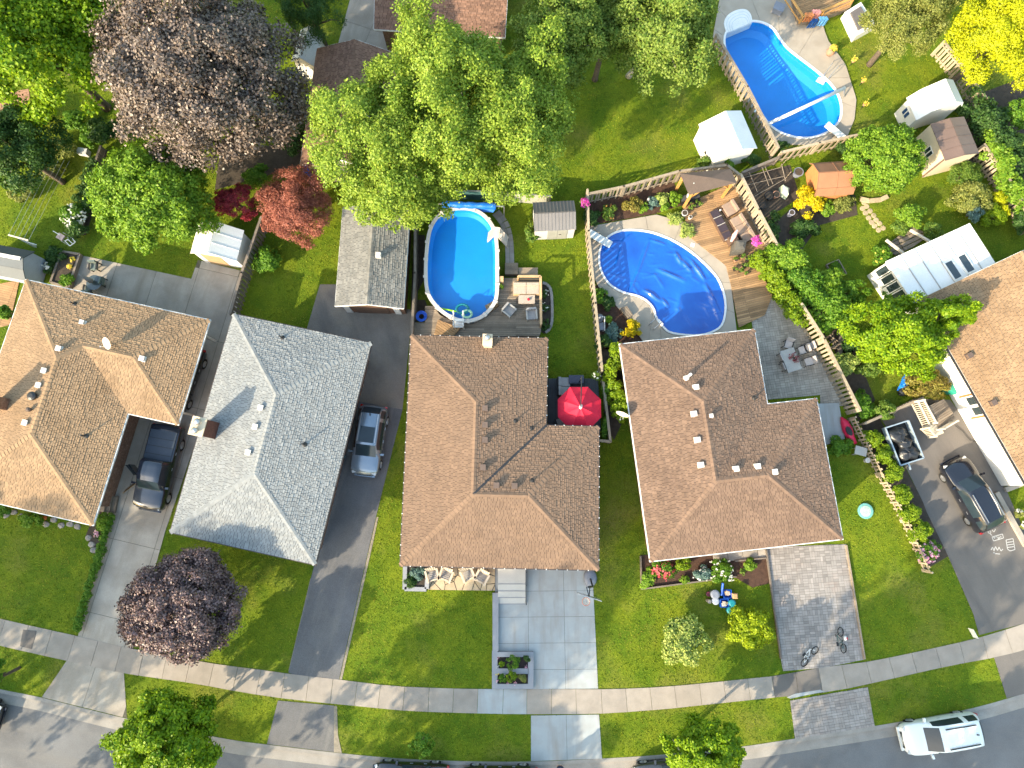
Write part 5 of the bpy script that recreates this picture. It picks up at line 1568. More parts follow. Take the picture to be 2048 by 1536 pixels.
 ('wild_shrub', 'dark wild shrub under the big maple near the left edge', 60, 232, 34, 1.6, 3000, .2, 'dark', dict(ry=26)),
 ('wild_shrub', 'olive wild shrub in the middle of the left garden', 100, 345, 26, 1.0, 1800, .18, 'olive', dict(ry=20)),
 ('wild_shrub', 'green wild shrub under the copper beech edge', 205, 262, 30, 1.5, 2400, .2, 'dark', dict(ry=30)),
 ('wild_shrub', 'bright wild shrub between the maple and round maple', 150, 240, 30, 1.2, 2400, .18, 'green', dict(ry=24)),
 ('wild_shrub', 'green wild shrub left of the round maple', 205, 350, 18, 1.2, 1500, .18, 'mid', dict(ry=30)),
 ('wild_shrub', 'pale shrub beside the dark left-edge tree', 40, 385, 30, .9, 2200, .17, 'olive', dict(ry=16)),
 ('wild_shrub', 'dark shrub behind the cream shed at the fence', 1985, 235, 34, 1.6, 3000, .18, 'dark', dict(ry=24)),
 ('wild_shrub', 'green shrub in the upper right corner below the golden tree', 2035, 225, 28, 1.6, 2600, .18, 'green', dict(ry=30)),
 ('wild_shrub', 'mid green shrub at the right edge beside the fence', 2030, 290, 30, 1.6, 2800, .18, 'mid', dict(ry=30)),
 ('wild_shrub', 'leafy shrub at the right edge level with the silvery shrub', 2035, 380, 26, 1.5, 2400, .18, 'green', dict(ry=28)),
 ('wild_shrub', 'dark shrub low on the right edge beyond the fence', 2045, 445, 20, 1.4, 1800, .18, 'dark', dict(ry=26)),
 ('wild_shrub', 'bright shrub joining the hedge and garden tree', 1660, 560, 30, 1.5, 3200, .18, 'lime', dict(ry=26)),
 ('wild_shrub', 'leafy shrub below the hedge beside the log pile', 1650, 650, 24, 1.3, 2200, .18, 'green', dict(ry=22)),
 ('wild_shrub', 'green shrub at the foot of the garden tree', 1738, 735, 24, 1.0, 2000, .18, 'mid', dict(ry=20)),
 ('wild_shrub', 'green plants along the lower side of the sunroom', 1790, 590, 22, 1.2, 2000, .17, 'green', dict(ry=20)),
 ('garden_plant', 'green trailing plant at the west side of the sunroom', 1700, 580, 40, 1.2, 4200, .17, 'green', dict(ry=24)),
 ('garden_plant', 'dark hydrangea in the lower yard right of the fence', 1700, 690, 20, 1.1, 1600, .17, 'dark', {}),
])
# ---------------------------------------------------------------- vehicles
def paint(name, col, metal=.3, rough=.3):
    return mat(name, col, rough, .03, 1, fvar=0, metal=metal, spec=.5, coat=.8)
M_TYRE = mat('tyre_rubber', (.018, .018, .018), .85, .1)
M_RIM = mat('alloy_rim', (.5, .5, .5), .3, .1, metal=.8)
M_TRIM = mat('black_trim', (.015, .015, .016), .5, .1)
M_CARGLASS = mat('car_glass', (.020, .032, .042), .06, .1, fvar=0, spec=.45)
M_HEAD = mat('headlight_glass', (.62, .62, .60), .15, .05, spec=.8)
M_TAIL = mat('tail_light', (.42, .02, .02), .2, .05, spec=.7)
def wheel(root, x, y, r=.35, wd=.23, z=None):
    s = 1 if y > 0 else -1
    def disc(rr, y0, y1, n=18):
        mb = MB()
        for yy in (y0, y1):
            for k in range(n):
                a = 2 * math.pi * k / n; mb.v.append((x + rr * math.cos(a), yy, r + rr * math.sin(a)))
        for k in range(n): mb.f.append((k, (k + 1) % n, n + (k + 1) % n, n + k))
        mb.f += [tuple(range(n)), tuple(range(n, 2 * n))]
        return mb
    w = obj('wheel', disc(r, y - s * wd, y), M_TYRE, root, world=False)
    rim = disc(r * .62, y - s * .02, y + s * .012)
    for k in range(5):
        a = 2 * math.pi * k / 5
        rim.bar((x, y + s * .015, r), (x + r * .6 * math.cos(a), y + s * .015, r + r * .6 * math.sin(a)), .05, .03)
    obj('rim', rim, M_RIM, w, world=False)
SUV = [(0, .70, .58, .60, .60), (.02, .86, .74, .77, .72), (.07, .95, .90, .94, .80), (.16, .985, .97, 1.03, .82), (.27, 1, 1.02, 1.10, .80), (.42, 1, 1.06, 1.58, .72), (.5, 1, 1.07, 1.66, .73), (.70, 1, 1.08, 1.67, .72), (.86, .985, 1.10, 1.62, .70), (.955, .96, 1.10, 1.22, .68), (.985, .90, .98, 1.04, .72), (1, .80, .66, .70, .66)]
VAN = [(0, .66, .58, .60, .58), (.025, .86, .76, .79, .72), (.08, .95, .92, .97, .80), (.17, .985, 1.0, 1.07, .80), (.25, 1, 1.05, 1.14, .80), (.40, 1, 1.08, 1.62, .80), (.48, 1, 1.08, 1.70, .80), (.72, 1, 1.08, 1.71, .80), (.90, .985, 1.08, 1.66, .78), (.965, .96, 1.08, 1.30, .70), (.99, .90, .98, 1.04, .74), (1, .82, .66, .70, .68)]
SEDAN = [(0, .70, .52, .54, .60), (.02, .86, .66, .69, .72), (.08, .95, .78, .82, .80), (.18, .985, .86, .91, .82), (.29, 1, .92, .98, .80), (.44, 1, .95, 1.36, .62), (.52, 1, .95, 1.42, .62), (.66, 1, .96, 1.40, .60), (.80, .985, .97, 1.10, .66), (.84, .98, .97, 1.05, .74), (.96, .94, .95, 1.0, .76), (1, .80, .62, .66, .66)]
PICK = [(0, .80, .70, .72, .70), (.02, .92, .90, .93, .80), (.06, .97, 1.02, 1.06, .84), (.15, .99, 1.08, 1.14, .84), (.24, 1, 1.12, 1.18, .82), (.335, 1, 1.16, 1.74, .74), (.40, 1, 1.16, 1.84, .74), (.54, 1, 1.16, 1.84, .74), (.575, 1, 1.14, 1.70, .70), (.585, 1, 1.12, 1.16, .90), (.62, 1, 1.12, 1.15, .92), (.97, 1, 1.12, 1.14, .92), (.99, .99, 1.08, 1.10, .90), (1, .97, .70, .72, .88)]
def car(name, label, at, ang, L, W, prof, body, cat='car', zc=.8, z=0.0, roofm=None, extras=(), wheels=(.18, .80), wr=.35, hs=1.0, glass_t=(.27, .42, .875, .955), side_t=(.31, .93), group=None, pillars=(.56, .77)):
    x, y = P(*at, zc)
    o = thing(name, label, cat, (x, y, z), group, rz=ang)
    w = W / 2
    # denser stations
    st = []
    for i in range(len(prof) - 1):
        a, b = prof[i], prof[i + 1]
        k = 3 if b[0] - a[0] > .05 else 2
        for j in range(k):
            t = j / k
            st.append(tuple(p + (q - p) * t for p, q in zip(a, b)))
    st.append(prof[-1])
    def sec(s):
        t, hw, zb, zr, hr = s
        hw *= w; hr *= w
        zb *= hs; zr *= hs
        g = min(1, max(0, (zr - zb) / .4))
        return [(hw * .88, .24), (hw * .97, .34), (hw, .55), (hw * .995, zb * .86), (hw * .965, zb), (hw * .965 * (1 - .5) + hr * .5 + .02 * g, zb * .5 + zr * .5 - .01), (hr, zr - .06 * g - .01), (hr * .9, zr), (hr * .5, zr + .025), (0, zr + .035)]
    rows = []
    for s in st:
        h = sec(s); xx = L / 2 - s[0] * L
        # the nose and tail bow out in plan
        def bow(yy): return (yy / w) ** 2
        e = .16 * max(0, 1 - s[0] / .12) - .10 * max(0, (s[0] - .9) / .1)
        rows.append([(xx - e * bow(yy), yy, zz) for yy, zz in h] + [(xx - e * bow(yy), -yy, zz) for yy, zz in h[-2::-1]])
    parts = {}
    NP = len(rows[0]); mid = (NP - 1) // 2
    for i in range(len(rows) - 1):
        tm = (st[i][0] + st[i + 1][0]) / 2
        for j in range(NP - 1):
            jj = min(j, NP - 2 - j)
            cls = 'body'
            if jj >= 7:
                if glass_t[0] <= tm <= glass_t[1]: cls = 'windshield'
                elif glass_t[2] <= tm <= glass_t[3]: cls = 'rear_window'
                elif roofm and glass_t[1] < tm < glass_t[2]: cls = 'roof_panel'
            elif jj in (4, 5) and side_t[0] < tm < side_t[1] and not any(abs(tm - pl) < .014 for pl in pillars) and (st[i][3] - st[i][2]) > .25: cls = 'side_window' if j < mid else 'side_window_'
            mb = parts.setdefault(cls, MB())
            mb.quad(rows[i][j], rows[i + 1][j], rows[i + 1][j + 1], rows[i][j + 1])
    for k, mb in parts.items():
        m = body if k == 'body' else roofm if k == 'roof_panel' else M_CARGLASS
        if k == 'body':
            mb.f.append(tuple(range(len(mb.v), len(mb.v) + NP))); mb.v += rows[0]
            mb.f.append(tuple(range(len(mb.v), len(mb.v) + NP))); mb.v += rows[-1]
        me = bpy.data.meshes.new(k.rstrip('_')); me.from_pydata(mb.v, [], mb.f)
        bm = bmesh.new(); bm.from_mesh(me); bmesh.ops.remove_doubles(bm, verts=bm.verts, dist=.001); bmesh.ops.recalc_face_normals(bm, faces=bm.faces); bm.to_mesh(me); bm.free()
        link(k.rstrip('_'), me, m, o, world=False, smooth=True)
    obj('underbody', MB().box((0, 0, .16), (L * .9, W * .8, .2)), M_TRIM, o, world=False)
    for t in wheels:
        for s in (-1, 1): wheel(o, L / 2 - t * L, s * (w - .01), wr)
    zb = prof[3][2] * hs
    for s in (-1, 1):
        obj('headlight', MB().box((L / 2 - .045 * L, s * w * .70, zb * .80), (.16, .26, .05), -s * .35), M_HEAD, o, world=False)
        obj('tail_light', MB().box((-L / 2 + .03 * L, s * w * .80, zb * .78), (.14, .26, .18), s * .3), M_TAIL, o, world=False)
        mx = L / 2 - (glass_t[0] + .045) * L
        obj('wing_mirror', MB().box((mx, s * (w + .11), zb + .02), (.12, .22, .14), s * .15).bar((mx, s * (w - .06), zb + .05), (mx, s * (w + .03), zb + .06), .05), body, o, world=False)
        zh = zb * .84
        for t in (.50, .68): obj('door_handle', MB().box((L / 2 - t * L, s * w * 1.0, zh), (.18, .035, .03)), M_RIM, o, world=False)
        if 'rails' in extras:
            zr = prof[6][3] * hs
            obj('roof_rail', MB().bar((L / 2 - .46 * L, s * w * .60, zr + .06), (L / 2 - .85 * L, s * w * .58, zr + .05), .05, .05), M_TRIM if 'dark' in extras else M_RIM, o, world=False)
    obj('grille', MB().box((L / 2 - .012 * L, 0, zb * .55), (.06, W * .5, .16)), M_TRIM, o, world=False)
    obj('front_bumper', MB().box((L / 2 - .03, 0, .34), (.14, W * .72, .14)), body, o, world=False)
    if 'sunroof' in extras:
        zr = prof[6][3] * hs
        obj('sunroof', MB().box((L / 2 - .56 * L, 0, zr + .030), (L * .22, W * .5, .016)), M_CARGLASS, o, world=False)
    if 'aerial' in extras:
        zr = prof[6][3] * hs
        obj('aerial', MB().bar((L / 2 - .83 * L, 0, zr + .02), (L / 2 - .85 * L, 0, zr + .12), .05, .08), M_TRIM, o, world=False)
    return o
import bmesh
M_SILVER = paint('silver_blue_paint', (.20, .25, .31), .5, .25)
M_NAVY = paint('dark_navy_paint', (.020, .028, .045), .3, .22)
M_BLACK = paint('black_paint', (.012, .014, .022), .2, .18)
M_WCAR = paint('white_car_paint', (.70, .74, .76), .0, .3)
car('silver_car', 'silver SUV with a sunroof parked beside the grey house', (738, 880), R(-97), 4.55, 1.84, SUV, M_SILVER, zc=.85, z=.03, extras=('rails', 'sunroof', 'aerial'))
tk = car('pickup_truck', 'dark pickup truck with an open door and covered bed', (315, 934), R(-100), 5.5, 1.95, PICK, M_NAVY, 'truck', zc=.9, z=.035, wheels=(.165, .79), wr=.39, glass_t=(.24, .335, .575, .586), side_t=(.27, .56), hs=1.0)
obj('tonneau_cover', MB().box((-1.28, 0, 1.165), (2.05, 1.70, .035)), mat('tonneau_vinyl', (.035, .05, .075), .45, .08), tk, world=False)
for i in range(3): obj('cover_seam', MB().box((-.78 - i * .5, 0, 1.2), (.03, 1.68, .012)), M_TRIM, tk, world=False)
dr = MB(); a = (.75, -1.0); dr.bar((.75, -.98, .75), (.15, -1.72, .75), .06, .72)
obj('open_door', dr, M_NAVY, tk, world=False)
dg = MB().bar((.70, -1.05, 1.3), (.2, -1.68, 1.3), .03, .36); obj('door_window', dg, M_CARGLASS, tk, world=False)
p = P(396, 768, .3); ang = R(-106)
q = (p[0] + math.sin(ang) * .88, p[1] - math.cos(ang) * .88)
pq = proj(q[0], q[1], .3)
car('black_car', 'black car half hidden under the tan house carport', pq, ang, 4.5, 1.78, SEDAN, M_BLACK, zc=.3, z=.035)
car('black_suv', 'glossy dark blue SUV on the asphalt driveway at the right', (1947, 988), R(115), 4.8, 1.92, SUV, M_BLACK, zc=.9, z=.03, extras=('rails',), hs=1.0)
car('white_suv', 'white SUV with dark roof rails parked at the right kerb', (1886, 1470), R(189), 4.75, 1.86, VAN, M_WCAR, zc=.8, z=-.125, extras=('rails', 'dark', 'aerial'), hs=.98, glass_t=(.25, .40, .925, .968), pillars=(.55, .76))
car('black_car', 'black car at the bottom edge below the young sapling', (823, 1555), R(178), 4.6, 1.8, SEDAN, M_BLACK, zc=.3, z=-.125)
car('black_car', 'black car barely showing at the bottom edge near the apron', (1000, 1562), R(180), 4.6, 1.8, SEDAN, M_BLACK, zc=.3, z=-.125)
car('dark_car', 'dark car at the bottom edge behind the street tree', (1340, 1550), R(187), 4.6, 1.82, SEDAN, paint('charcoal_paint', (.05, .055, .065), .4, .3), zc=.3, z=-.125)
car('dark_car', 'dark car only just visible at the lower left edge', (-66, 1418), R(-14), 4.6, 1.8, SEDAN, M_BLACK, zc=.3, z=-.125)
# utility trailer with black tarp
Ft = Frame((1770, 856), (1800, 931), .9)
tw = Ft.loc((1845, 912))[1]; tw2 = -tw if tw < 0 else tw
sg = 1 if tw > 0 else -1
tl = Ft.len
tr = thing('utility_trailer', 'open utility trailer with grey sides full of black bags', 'trailer', Ft.w(tl / 2, tw / 2, 0))
M_TRAIL = mat('trailer_steel', (.36, .44, .50), .4, .08, metal=.3)
obj('trailer_bed', MB().prism([Ft.w(0, 0)[:2], Ft.w(tl, 0)[:2], Ft.w(tl, tw)[:2], Ft.w(0, tw)[:2]], .45, .52, bottom=True), M_TRIM, tr)
for a, b in (((0, 0), (tl, 0)), ((tl, 0), (tl, tw)), ((0, tw), (tl, tw)), ((0, 0), (0, tw))):
    obj('side_board', MB().bar(Ft.w(*a, .73), Ft.w(*b, .73), .05, .42), M_TRAIL, tr)
    obj('top_rail', MB().bar(Ft.w(*a, .95), Ft.w(*b, .95), .08, .06), M_TRAIL, tr)
for b in (-.12 * sg, tw + .12 * sg):
    c = Ft.w(tl * .55, b, 0); ax = Vector((Ft.v[0], Ft.v[1], 0))
    obj('wheel', MB().tube([Vector((c[0], c[1], .3)) - ax * .09, Vector((c[0], c[1], .3)) + ax * .09], .3, 14), M_TYRE, tr)
obj('drawbar', MB().bar(Ft.w(tl, tw / 2, .45), Ft.w(tl + .5, tw / 2, .42), .1), M_TRAIL, tr)
M_BAG = mat('black_plastic', (.02, .021, .024), .35, .2, bump=.6, bscale=9, spec=.6)
for k, (a, b, r) in enumerate(((.27, .45, .62), (.5, .55, .5), (.76, .5, .66))):
    c = Ft.w(tl * a, tw * b, .75)
    tag(obj('rubbish_bag', MB().blob(c, (r, r * .8, .36), .3, 14, 8, k), M_BAG, smooth=True), ['black bag at the top end of the trailer', 'black bag in the middle of the trailer', 'black bag at the lower end of the trailer'][k], 'bag', 'bags in the trailer')
# ---------------------------------------------------------------- garden furniture and small things
M_WICKER = mat('brown_wicker', (.12, .075, .055), .7, .15, 4, 40, .2, bump=.3)
M_CUSHB = mat('taupe_cushion', (.30, .22, .17), .9, .08)
M_CUSHG = mat('grey_cushion', (.30, .29, .29), .9, .08)
M_CUSHT = mat('beige_cushion', (.42, .35, .29), .9, .08)
M_GREYF = mat('grey_chair_frame', (.38, .37, .35), .6, .08)
M_TAUPE = mat('taupe_adirondack', (.52, .44, .35), .7, .08)
M_REDF = mat('red_canvas', (.62, .012, .045), .75, .06, 2, bump=.1)
M_BLUEP = mat('blue_plastic', (.015, .10, .55), .4, .08)
M_GREENP = mat('green_plastic', (.02, .28, .20), .45, .1)
M_TEAL = mat('teal_plastic', (.01, .20, .24), .4, .1)
M_GREYP = mat('grey_plastic', (.20, .22, .27), .5, .1)
M_TERRP = mat('terracotta_pot', (.38, .20, .13), .8, .1)
M_STONE = mat('flagstone', (.52, .41, .27), .85, .12, 2, 20, .1, bump=.2, rpo=.25)
M_PLANT = mat('slate_planter', (.26, .27, .30), .8, .08, 1.5, 30, .06, bump=.1)
def loc(px, py, z=0): return P3(px, py, z)
def armchair(name, label, px, py, z, ang, frame, cush, s=1.0, group=None, cat='chair'):
    o = thing(name, label, cat, loc(px, py, z), group, rz=ang)
    w, d = .72 * s, .72 * s
    for sx in (-1, 1):
        for sy in (-1, 1): obj('leg', MB().box((sx * (w / 2 - .04), sy * (d / 2 - .04), 0), (.06, .06, .38)), frame, o, world=False)
        obj('armrest', MB().box((sx * (w / 2 - .04), 0, .52), (.10, d, .05)).box((sx * (w / 2 - .04), d / 2 - .06, .38), (.06, .06, .14)).box((sx * (w / 2 - .04), -d / 2 + .06, .38), (.06, .06, .14)), frame, o, world=False)
    obj('seat', MB().box((0, 0, .30), (w - .12, d - .04, .14)), cush, o, world=False)
    obj('backrest', MB().box((0, -d / 2 + .06, .30), (w - .1, .12, .52)), cush, o, world=False)
    return o
# oval pool deck
armchair('lounge_chair', 'grey cushioned armchair set diagonally on the pool deck', 1018, 624, ZD1, R(-130), M_GREYF, M_CUSHG)
armchair('lounge_chair', 'grey cushioned armchair beside the right rail of the pool deck', 1063, 632, ZD1, R(185), M_GREYF, M_CUSHG)
def sofa(name, label, segs, frame, cush, cat='sofa'):
    """segs: list of (px, py, z, ang, len, depth, back)"""
    o = thing(name, label, cat, loc(*segs[0][:3]))
    for px, py, z, ang, L, D, back in segs:
        x, y, _ = loc(px, py, z); ca, sa = math.cos(ang), math.sin(ang)
        def at(a, b, zz): return (x + a * ca - b * sa, y + a * sa + b * ca, zz)
        obj('base', MB().box((x, y, z + .05), (L, D, .27), ang), frame, o)
        n = max(1, round(L / .75))
        for i in range(n):
            a = -L / 2 + L * (i + .5) / n
            obj('seat_cushion', MB().box(at(a, .06, z + .32), (L / n - .03, D - .22, .13), ang), cush, o)
            if back: obj('back_cushion', MB().box(at(a, -D / 2 + .09, z + .45), (L / n - .03, .16, .28), ang), cush, o)
        if back: obj('back_frame', MB().box(at(0, -D / 2 - .02, z + .05), (L, .07, .62), ang), frame, o)
    return o
sofa('corner_sofa', 'beige cushioned corner sofa in the rail corner of the pool deck', [(1052, 582, ZD1, R(180), 1.7, .72, True)], M_PINE, M_CUSHT)
t = thing('coffee_table', 'low pale rectangular table in front of the corner sofa', 'table', loc(1053, 602, ZD1))
c = loc(1053, 602, ZD1)
obj('table_top', MB().box((c[0], c[1], ZD1 + .34), (1.08, .58, .05)), M_CUSHT, t)
for sx in (-1, 1):
    for sy in (-1, 1): obj('leg', MB().box((c[0] + sx * .48, c[1] + sy * .23, ZD1), (.05, .05, .34)), M_PINE, t)
tag(obj('flower_vase', MB().blob((c[0] + .12, c[1] - .02, ZD1 + .45), (.09, .09, .10), .2, 8, 5, 3), M_REDF), 'tiny red arrangement standing on the pale deck table', 'vase')
pb = thing('planter_box', 'small pine planter with lime plant by the pool rail', 'planter', loc(1001, 570, ZD1))
c = loc(1001, 563, ZD1)
obj('box', MB().prism([(c[0] - .2, c[1] - .2), (c[0] + .2, c[1] - .2), (c[0] + .2, c[1] + .2), (c[0] - .2, c[1] + .2)], ZD1, ZD1 + .5), M_PINE, pb)
shrub('potted_plant', 'lime plant in a pot beside the pine planter', 1001, 573, 6, .5, 250, .12, 'lime', cat='plant', z0=ZD1)
def steps_frame(name, label, px, py, z, ang, m, L=1.5):
    o = thing(name, label, 'ladder', loc(px, py, 0), rz=ang)
    for s in (-1, 1):
        for w_ in (-.32, .32):
            obj('side_rail', MB().bar((s * L / 2, w_, .1), (s * .18, w_, z), .07, .05), m, o, world=False)
        for k in range(4):
            t = (k + 1) / 5
            xx = s * (L / 2 + (.18 - L / 2) * t)
            obj('tread', MB().box((xx, 0, .1 + (z - .1) * t), (.2, .62, .03)), m, o, world=False)
    obj('platform', MB().box((0, 0, z), (.42, .7, .05)), m, o, world=False)
steps_frame('pool_ladder', 'beige A-frame pool ladder straddling the right rail', 994, 483, 1.65, R(-8), mat('beige_resin', (.62, .54, .46), .6, .06))
ld = thing('pool_ladder', 'white ladder with tall rails at the lower end of the oval pool', 'ladder', loc(920, 640, ZD1))
for x0 in (909, 928):
    a = Vector(loc(x0, 630, 1.0)); b = Vector(loc(x0, 658, ZD1))
    obj('handrail', MB().tube([a, a + Vector((0, 0, 1.0)), b + Vector((0, 0, 1.0)), b], .035, 7), M_WHITE, ld)
for i in range(3):
    obj('tread', MB().bar(loc(909, 640 + i * 6, 1.4 - i * .2), loc(928, 640 + i * 6, 1.4 - i * .2), .2, .04), M_WHITE, ld)
for nm, lab, pts, ang in (('deck_ramp', 'slanted grey hatch lid leaning on the pool at the lower right', [(970, 612), (990, 601), (998, 611), (977, 628)], 0), ('deck_hatch', 'sunlit slatted wooden platform below the pool ladder', [(876, 640), (915, 655), (930, 645), (908, 672), (868, 672)], 0)):
    w = PP(pts, ZD1 + .1); o = thing(nm, lab, 'platform', (*w[0], ZD1))
    pieces(o, 'board', grid_cells(w, R(-35), 3, .15, .02), ZD1, ZD1 + .22, M_DECKW, 60)
M_NOOD = mat('lime_foam', (.32, .70, .02), .6, .05)
tag(obj('pool_noodle', MB().tube([loc(881, 617, 1.15), loc(898, 620, 1.16), loc(914, 623, 1.15)], .06, 8), M_NOOD, smooth=True), 'lime green foam noodle floating at the end of the oval pool', 'noodle')
for i, (x, y, r, lab) in enumerate(((925, 618, .38, 'teal ring float beside the pool ladder'), (934, 628, .3, 'pale green float beside the pool ladder'))):
    c = loc(x, y, 1.16); pts = [(c[0] + r * math.cos(a), c[1] + r * .8 * math.sin(a), 1.16) for a in np.linspace(0, 6.283, 20)]
    tag(obj('pool_float', MB().tube(pts, .09, 8), M_TEAL if i == 0 else mat('pale_green_vinyl', (.35, .62, .42), .4, .05), smooth=True), lab, 'float')
# rolled blue solar cover behind the oval pool
rc_ = thing('cover_roller', 'rolled blue solar cover on a reel above the oval pool', 'roller', loc(935, 412, 0))
a, b = Vector(loc(874, 408, 1.4)), Vector(loc(1008, 413, 1.4))
pts = [a.lerp(b, .08 + .8 * t / 14) for t in range(15)]
M_BUB = mat('bubble_cover', (.012, .16, .60), .25, .15, 4, 25, .2, bump=.8, bscale=16, spec=.6)
obj('rolled_cover', MB().tube(pts, [.22 + .03 * math.sin(i * 1.9) for i in range(15)], 12), M_BUB, rc_, smooth=True)
obj('loose_flap', MB().quad(pts[2] + Vector((0, -.1, -.15)), pts[14] + Vector((0, -.1, -.15)), Vector(loc(986, 425, 1.05)), Vector(loc(880, 420, 1.05))), M_BUB, rc_)
obj('axle', MB().tube([a, b], .05, 8), M_STEEL, rc_)
for p in (a, b): obj('reel_leg', MB().bar(p, (p.x, p.y - .35, 0), .06).bar(p, (p.x, p.y + .3, 0), .06), M_STEEL, rc_)
hose = MB()
c = loc(843, 633, ZD1 + .05)
for k in range(4): hose.tube([(c[0] + (.20 + .05 * k) * math.cos(t), c[1] + (.20 + .05 * k) * math.sin(t), c[2] + .03 * k) for t in np.linspace(0, 6.283, 18)], .03, 6)
tag(obj('pool_hose', hose, M_BLUEP, smooth=True), 'coiled blue vacuum hose on the deck beside the fence', 'hose')
# red parasol and its corner deck
up = loc(1160, 815, 2.55)
pr = thing('parasol', 'large red octagonal cantilever parasol over the charcoal deck', 'parasol', (up[0], up[1], .45))
k = mpp(1160, 812, 2.4)
rr = 47 * k
apex = Vector((up[0], up[1], 2.85))
for tier, (r0, r1, z0, z1) in enumerate(((.02, rr * .56, 2.86, 2.55), (rr * .50, rr, 2.52, 2.20))):
    for i in range(8):
        a0, a1 = R(22.5 + 45 * i), R(22.5 + 45 * (i + 1))
        mb = MB(); N = 4
        for s in range(N + 1):
            t = s / N; a = a0 + (a1 - a0) * t
            sag = .07 * math.sin(math.pi * t)
            f = math.cos(R(22.5)) / math.cos(a - (a0 + a1) / 2)
            mb.v += [(apex.x + r0 * math.cos(a) * f, apex.y + r0 * math.sin(a) * f, z0 - sag * r0 / rr), (apex.x + (r0 + r1) / 2 * math.cos(a) * f, apex.y + (r0 + r1) / 2 * math.sin(a) * f, (z0 + z1) / 2 - sag * .6), (apex.x + r1 * math.cos(a) * f, apex.y + r1 * math.sin(a) * f, z1 - sag)]
        for s in range(N):
            b = s * 3
            mb.f += [(b, b + 1, b + 4, b + 3), (b + 1, b + 2, b + 5, b + 4)]
        obj('canopy_panel', mb, M_REDF, pr, smooth=True)
for i in range(8):
    a = R(22.5 + 45 * i)
    obj('rib', MB().bar((apex.x, apex.y, 2.74), (apex.x + rr * math.cos(a), apex.y + rr * math.sin(a), 2.14), .03), M_DARK, pr)
obj('finial', MB().blob((apex.x, apex.y, 2.92), (.13, .13, .05), .3, 8, 4, 1), M_VENTW, pr)
pb_ = loc(1157, 768, .45)
obj('mast', MB().tube([(pb_[0], pb_[1], .45), (pb_[0], pb_[1] + .1, 2.6), (apex.x, apex.y, 3.05), (apex.x, apex.y, 2.8)], .035, 8), M_DARK, pr)
obj('base', MB().box((pb_[0], pb_[1], .45), (.8, .8, .08)), M_TRIM, pr)
sofa('patio_sofa', 'grey cushioned patio sofa half under the red parasol', [(1128, 775, .45, R(-90), 1.2, .8, True)], M_TRIM, M_CUSHG)
armchair('patio_chair', 'dark patio chair at the lower left of the parasol', 1122, 848, .45, R(20), M_TRIM, M_CUSHG)
tag(obj('storage_box', MB().box(loc(1150, 763, .45), (.9, .45, .5)).box((*loc(1150, 763)[:2], .95), (.96, .5, .05)), mat('navy_box', (.05, .055, .09), .6, .1)), 'dark storage box behind the red parasol', 'box')
shrub('hanging_basket', 'flowering hanging basket on the beige fence by the parasol', 1192, 752, 9, .5, 450, .1, 'mid', cat='basket', flowers='white', fn=14, fs=.09, z0=1.1)
# front terrace of the brown house
tr_ = struct(thing('flagstone_terrace', '', '', loc(905, 1160))); del tr_['label'], tr_['category']
w = PP([(850, 1120), (990, 1120), (990, 1181), (857, 1179), (850, 1170)]); HARD.append(w)
q = random.Random(5)
seeds = [(w[0][0] + q.uniform(0, 4.6), w[2][1] + q.uniform(0, 2)) for _ in range(42)]
for i, s in enumerate(seeds):
    c = list(w)
    for j, t in enumerate(seeds):
        if i == j: continue
        mx, my = (s[0] + t[0]) / 2, (s[1] + t[1]) / 2; dx, dy = s[0] - t[0], s[1] - t[1]; l = math.hypot(dx, dy)
        c = clip(c, dx / l, dy / l, -(mx * dx + my * dy) / l - .022)
        if len(c) < 3: break
    if len(c) >= 3: obj('flagstone', MB().prism(c, -.05, .10 + q.uniform(-.01, .01)), M_STONE, tr_)
obj('bedding', MB().prism(w, -.05, .08), M_SAND, tr_)
M_ADI = M_TAUPE
def adirondack(label, px, py, ang):
    o = thing('adirondack_chair', label, 'chair', loc(px, py, .1), 'adirondack chairs on the terrace', rz=ang)
    for sx in (-1, 1):
        obj('armrest', MB().box((sx * .36, .02, .52), (.13, .75, .03)), M_ADI, o, world=False)
        obj('leg', MB().box((sx * .34, .33, 0), (.07, .09, .52)), M_ADI, o, world=False)
        obj('leg', MB().bar((sx * .28, .36, .36), (sx * .28, -.48, .05), .05, .12), M_ADI, o, world=False)
    for i in range(5): obj('seat_slat', MB().box((0, .30 - i * .115, .36 - i * .035), (.52, .10, .025)), M_CUSHG if 1 <= i <= 4 else M_ADI, o, world=False)
    for i in range(5):
        x = -.22 + i * .11
        obj('back_slat', MB().bar((x, -.24, .22), (x * 1.25, -.52, .96 - abs(i - 2) * .05), .095, .025), M_ADI, o, world=False)
    return o
for (x, y, a), lab in zip(((866, 1149, 15), (893, 1149, -20), (936, 1148, 25), (964, 1153, -28)), ('leftmost adirondack chair on the flagstone terrace', 'second adirondack chair from the left on the terrace', 'third adirondack chair from the left on the terrace', 'rightmost adirondack chair nearest the entrance steps')):
    adirondack(lab, x, y, R(180 + a))
pl = thing('corner_planter', 'slate grey corner planter at the left end of the terrace', 'planter', loc(815, 1160))
for a, b in (((811, 1130), (810, 1178)), ((810, 1177), (853, 1178)), ((854, 1177), (855, 1158))):
    obj('planter_wall', MB().bar(loc(*a, .2), loc(*b, .2), .26, .4), M_PLANT, pl)
HARD.append(PP([(806, 1120), (856, 1120), (856, 1182), (806, 1182)]))
obj('soil', MB().prism(PP([(812, 1125), (853, 1125), (853, 1175), (812, 1175)]), 0, .3), M_DIRT, pl)
M_LAND = mat('step_concrete', (.52, .50, .46), .8, .06, 1.5, 30, .05, rpo=.08)
stp = thing('entrance_steps', 'pale concrete landing and steps with a black handrail', 'steps', loc(1022, 1160))
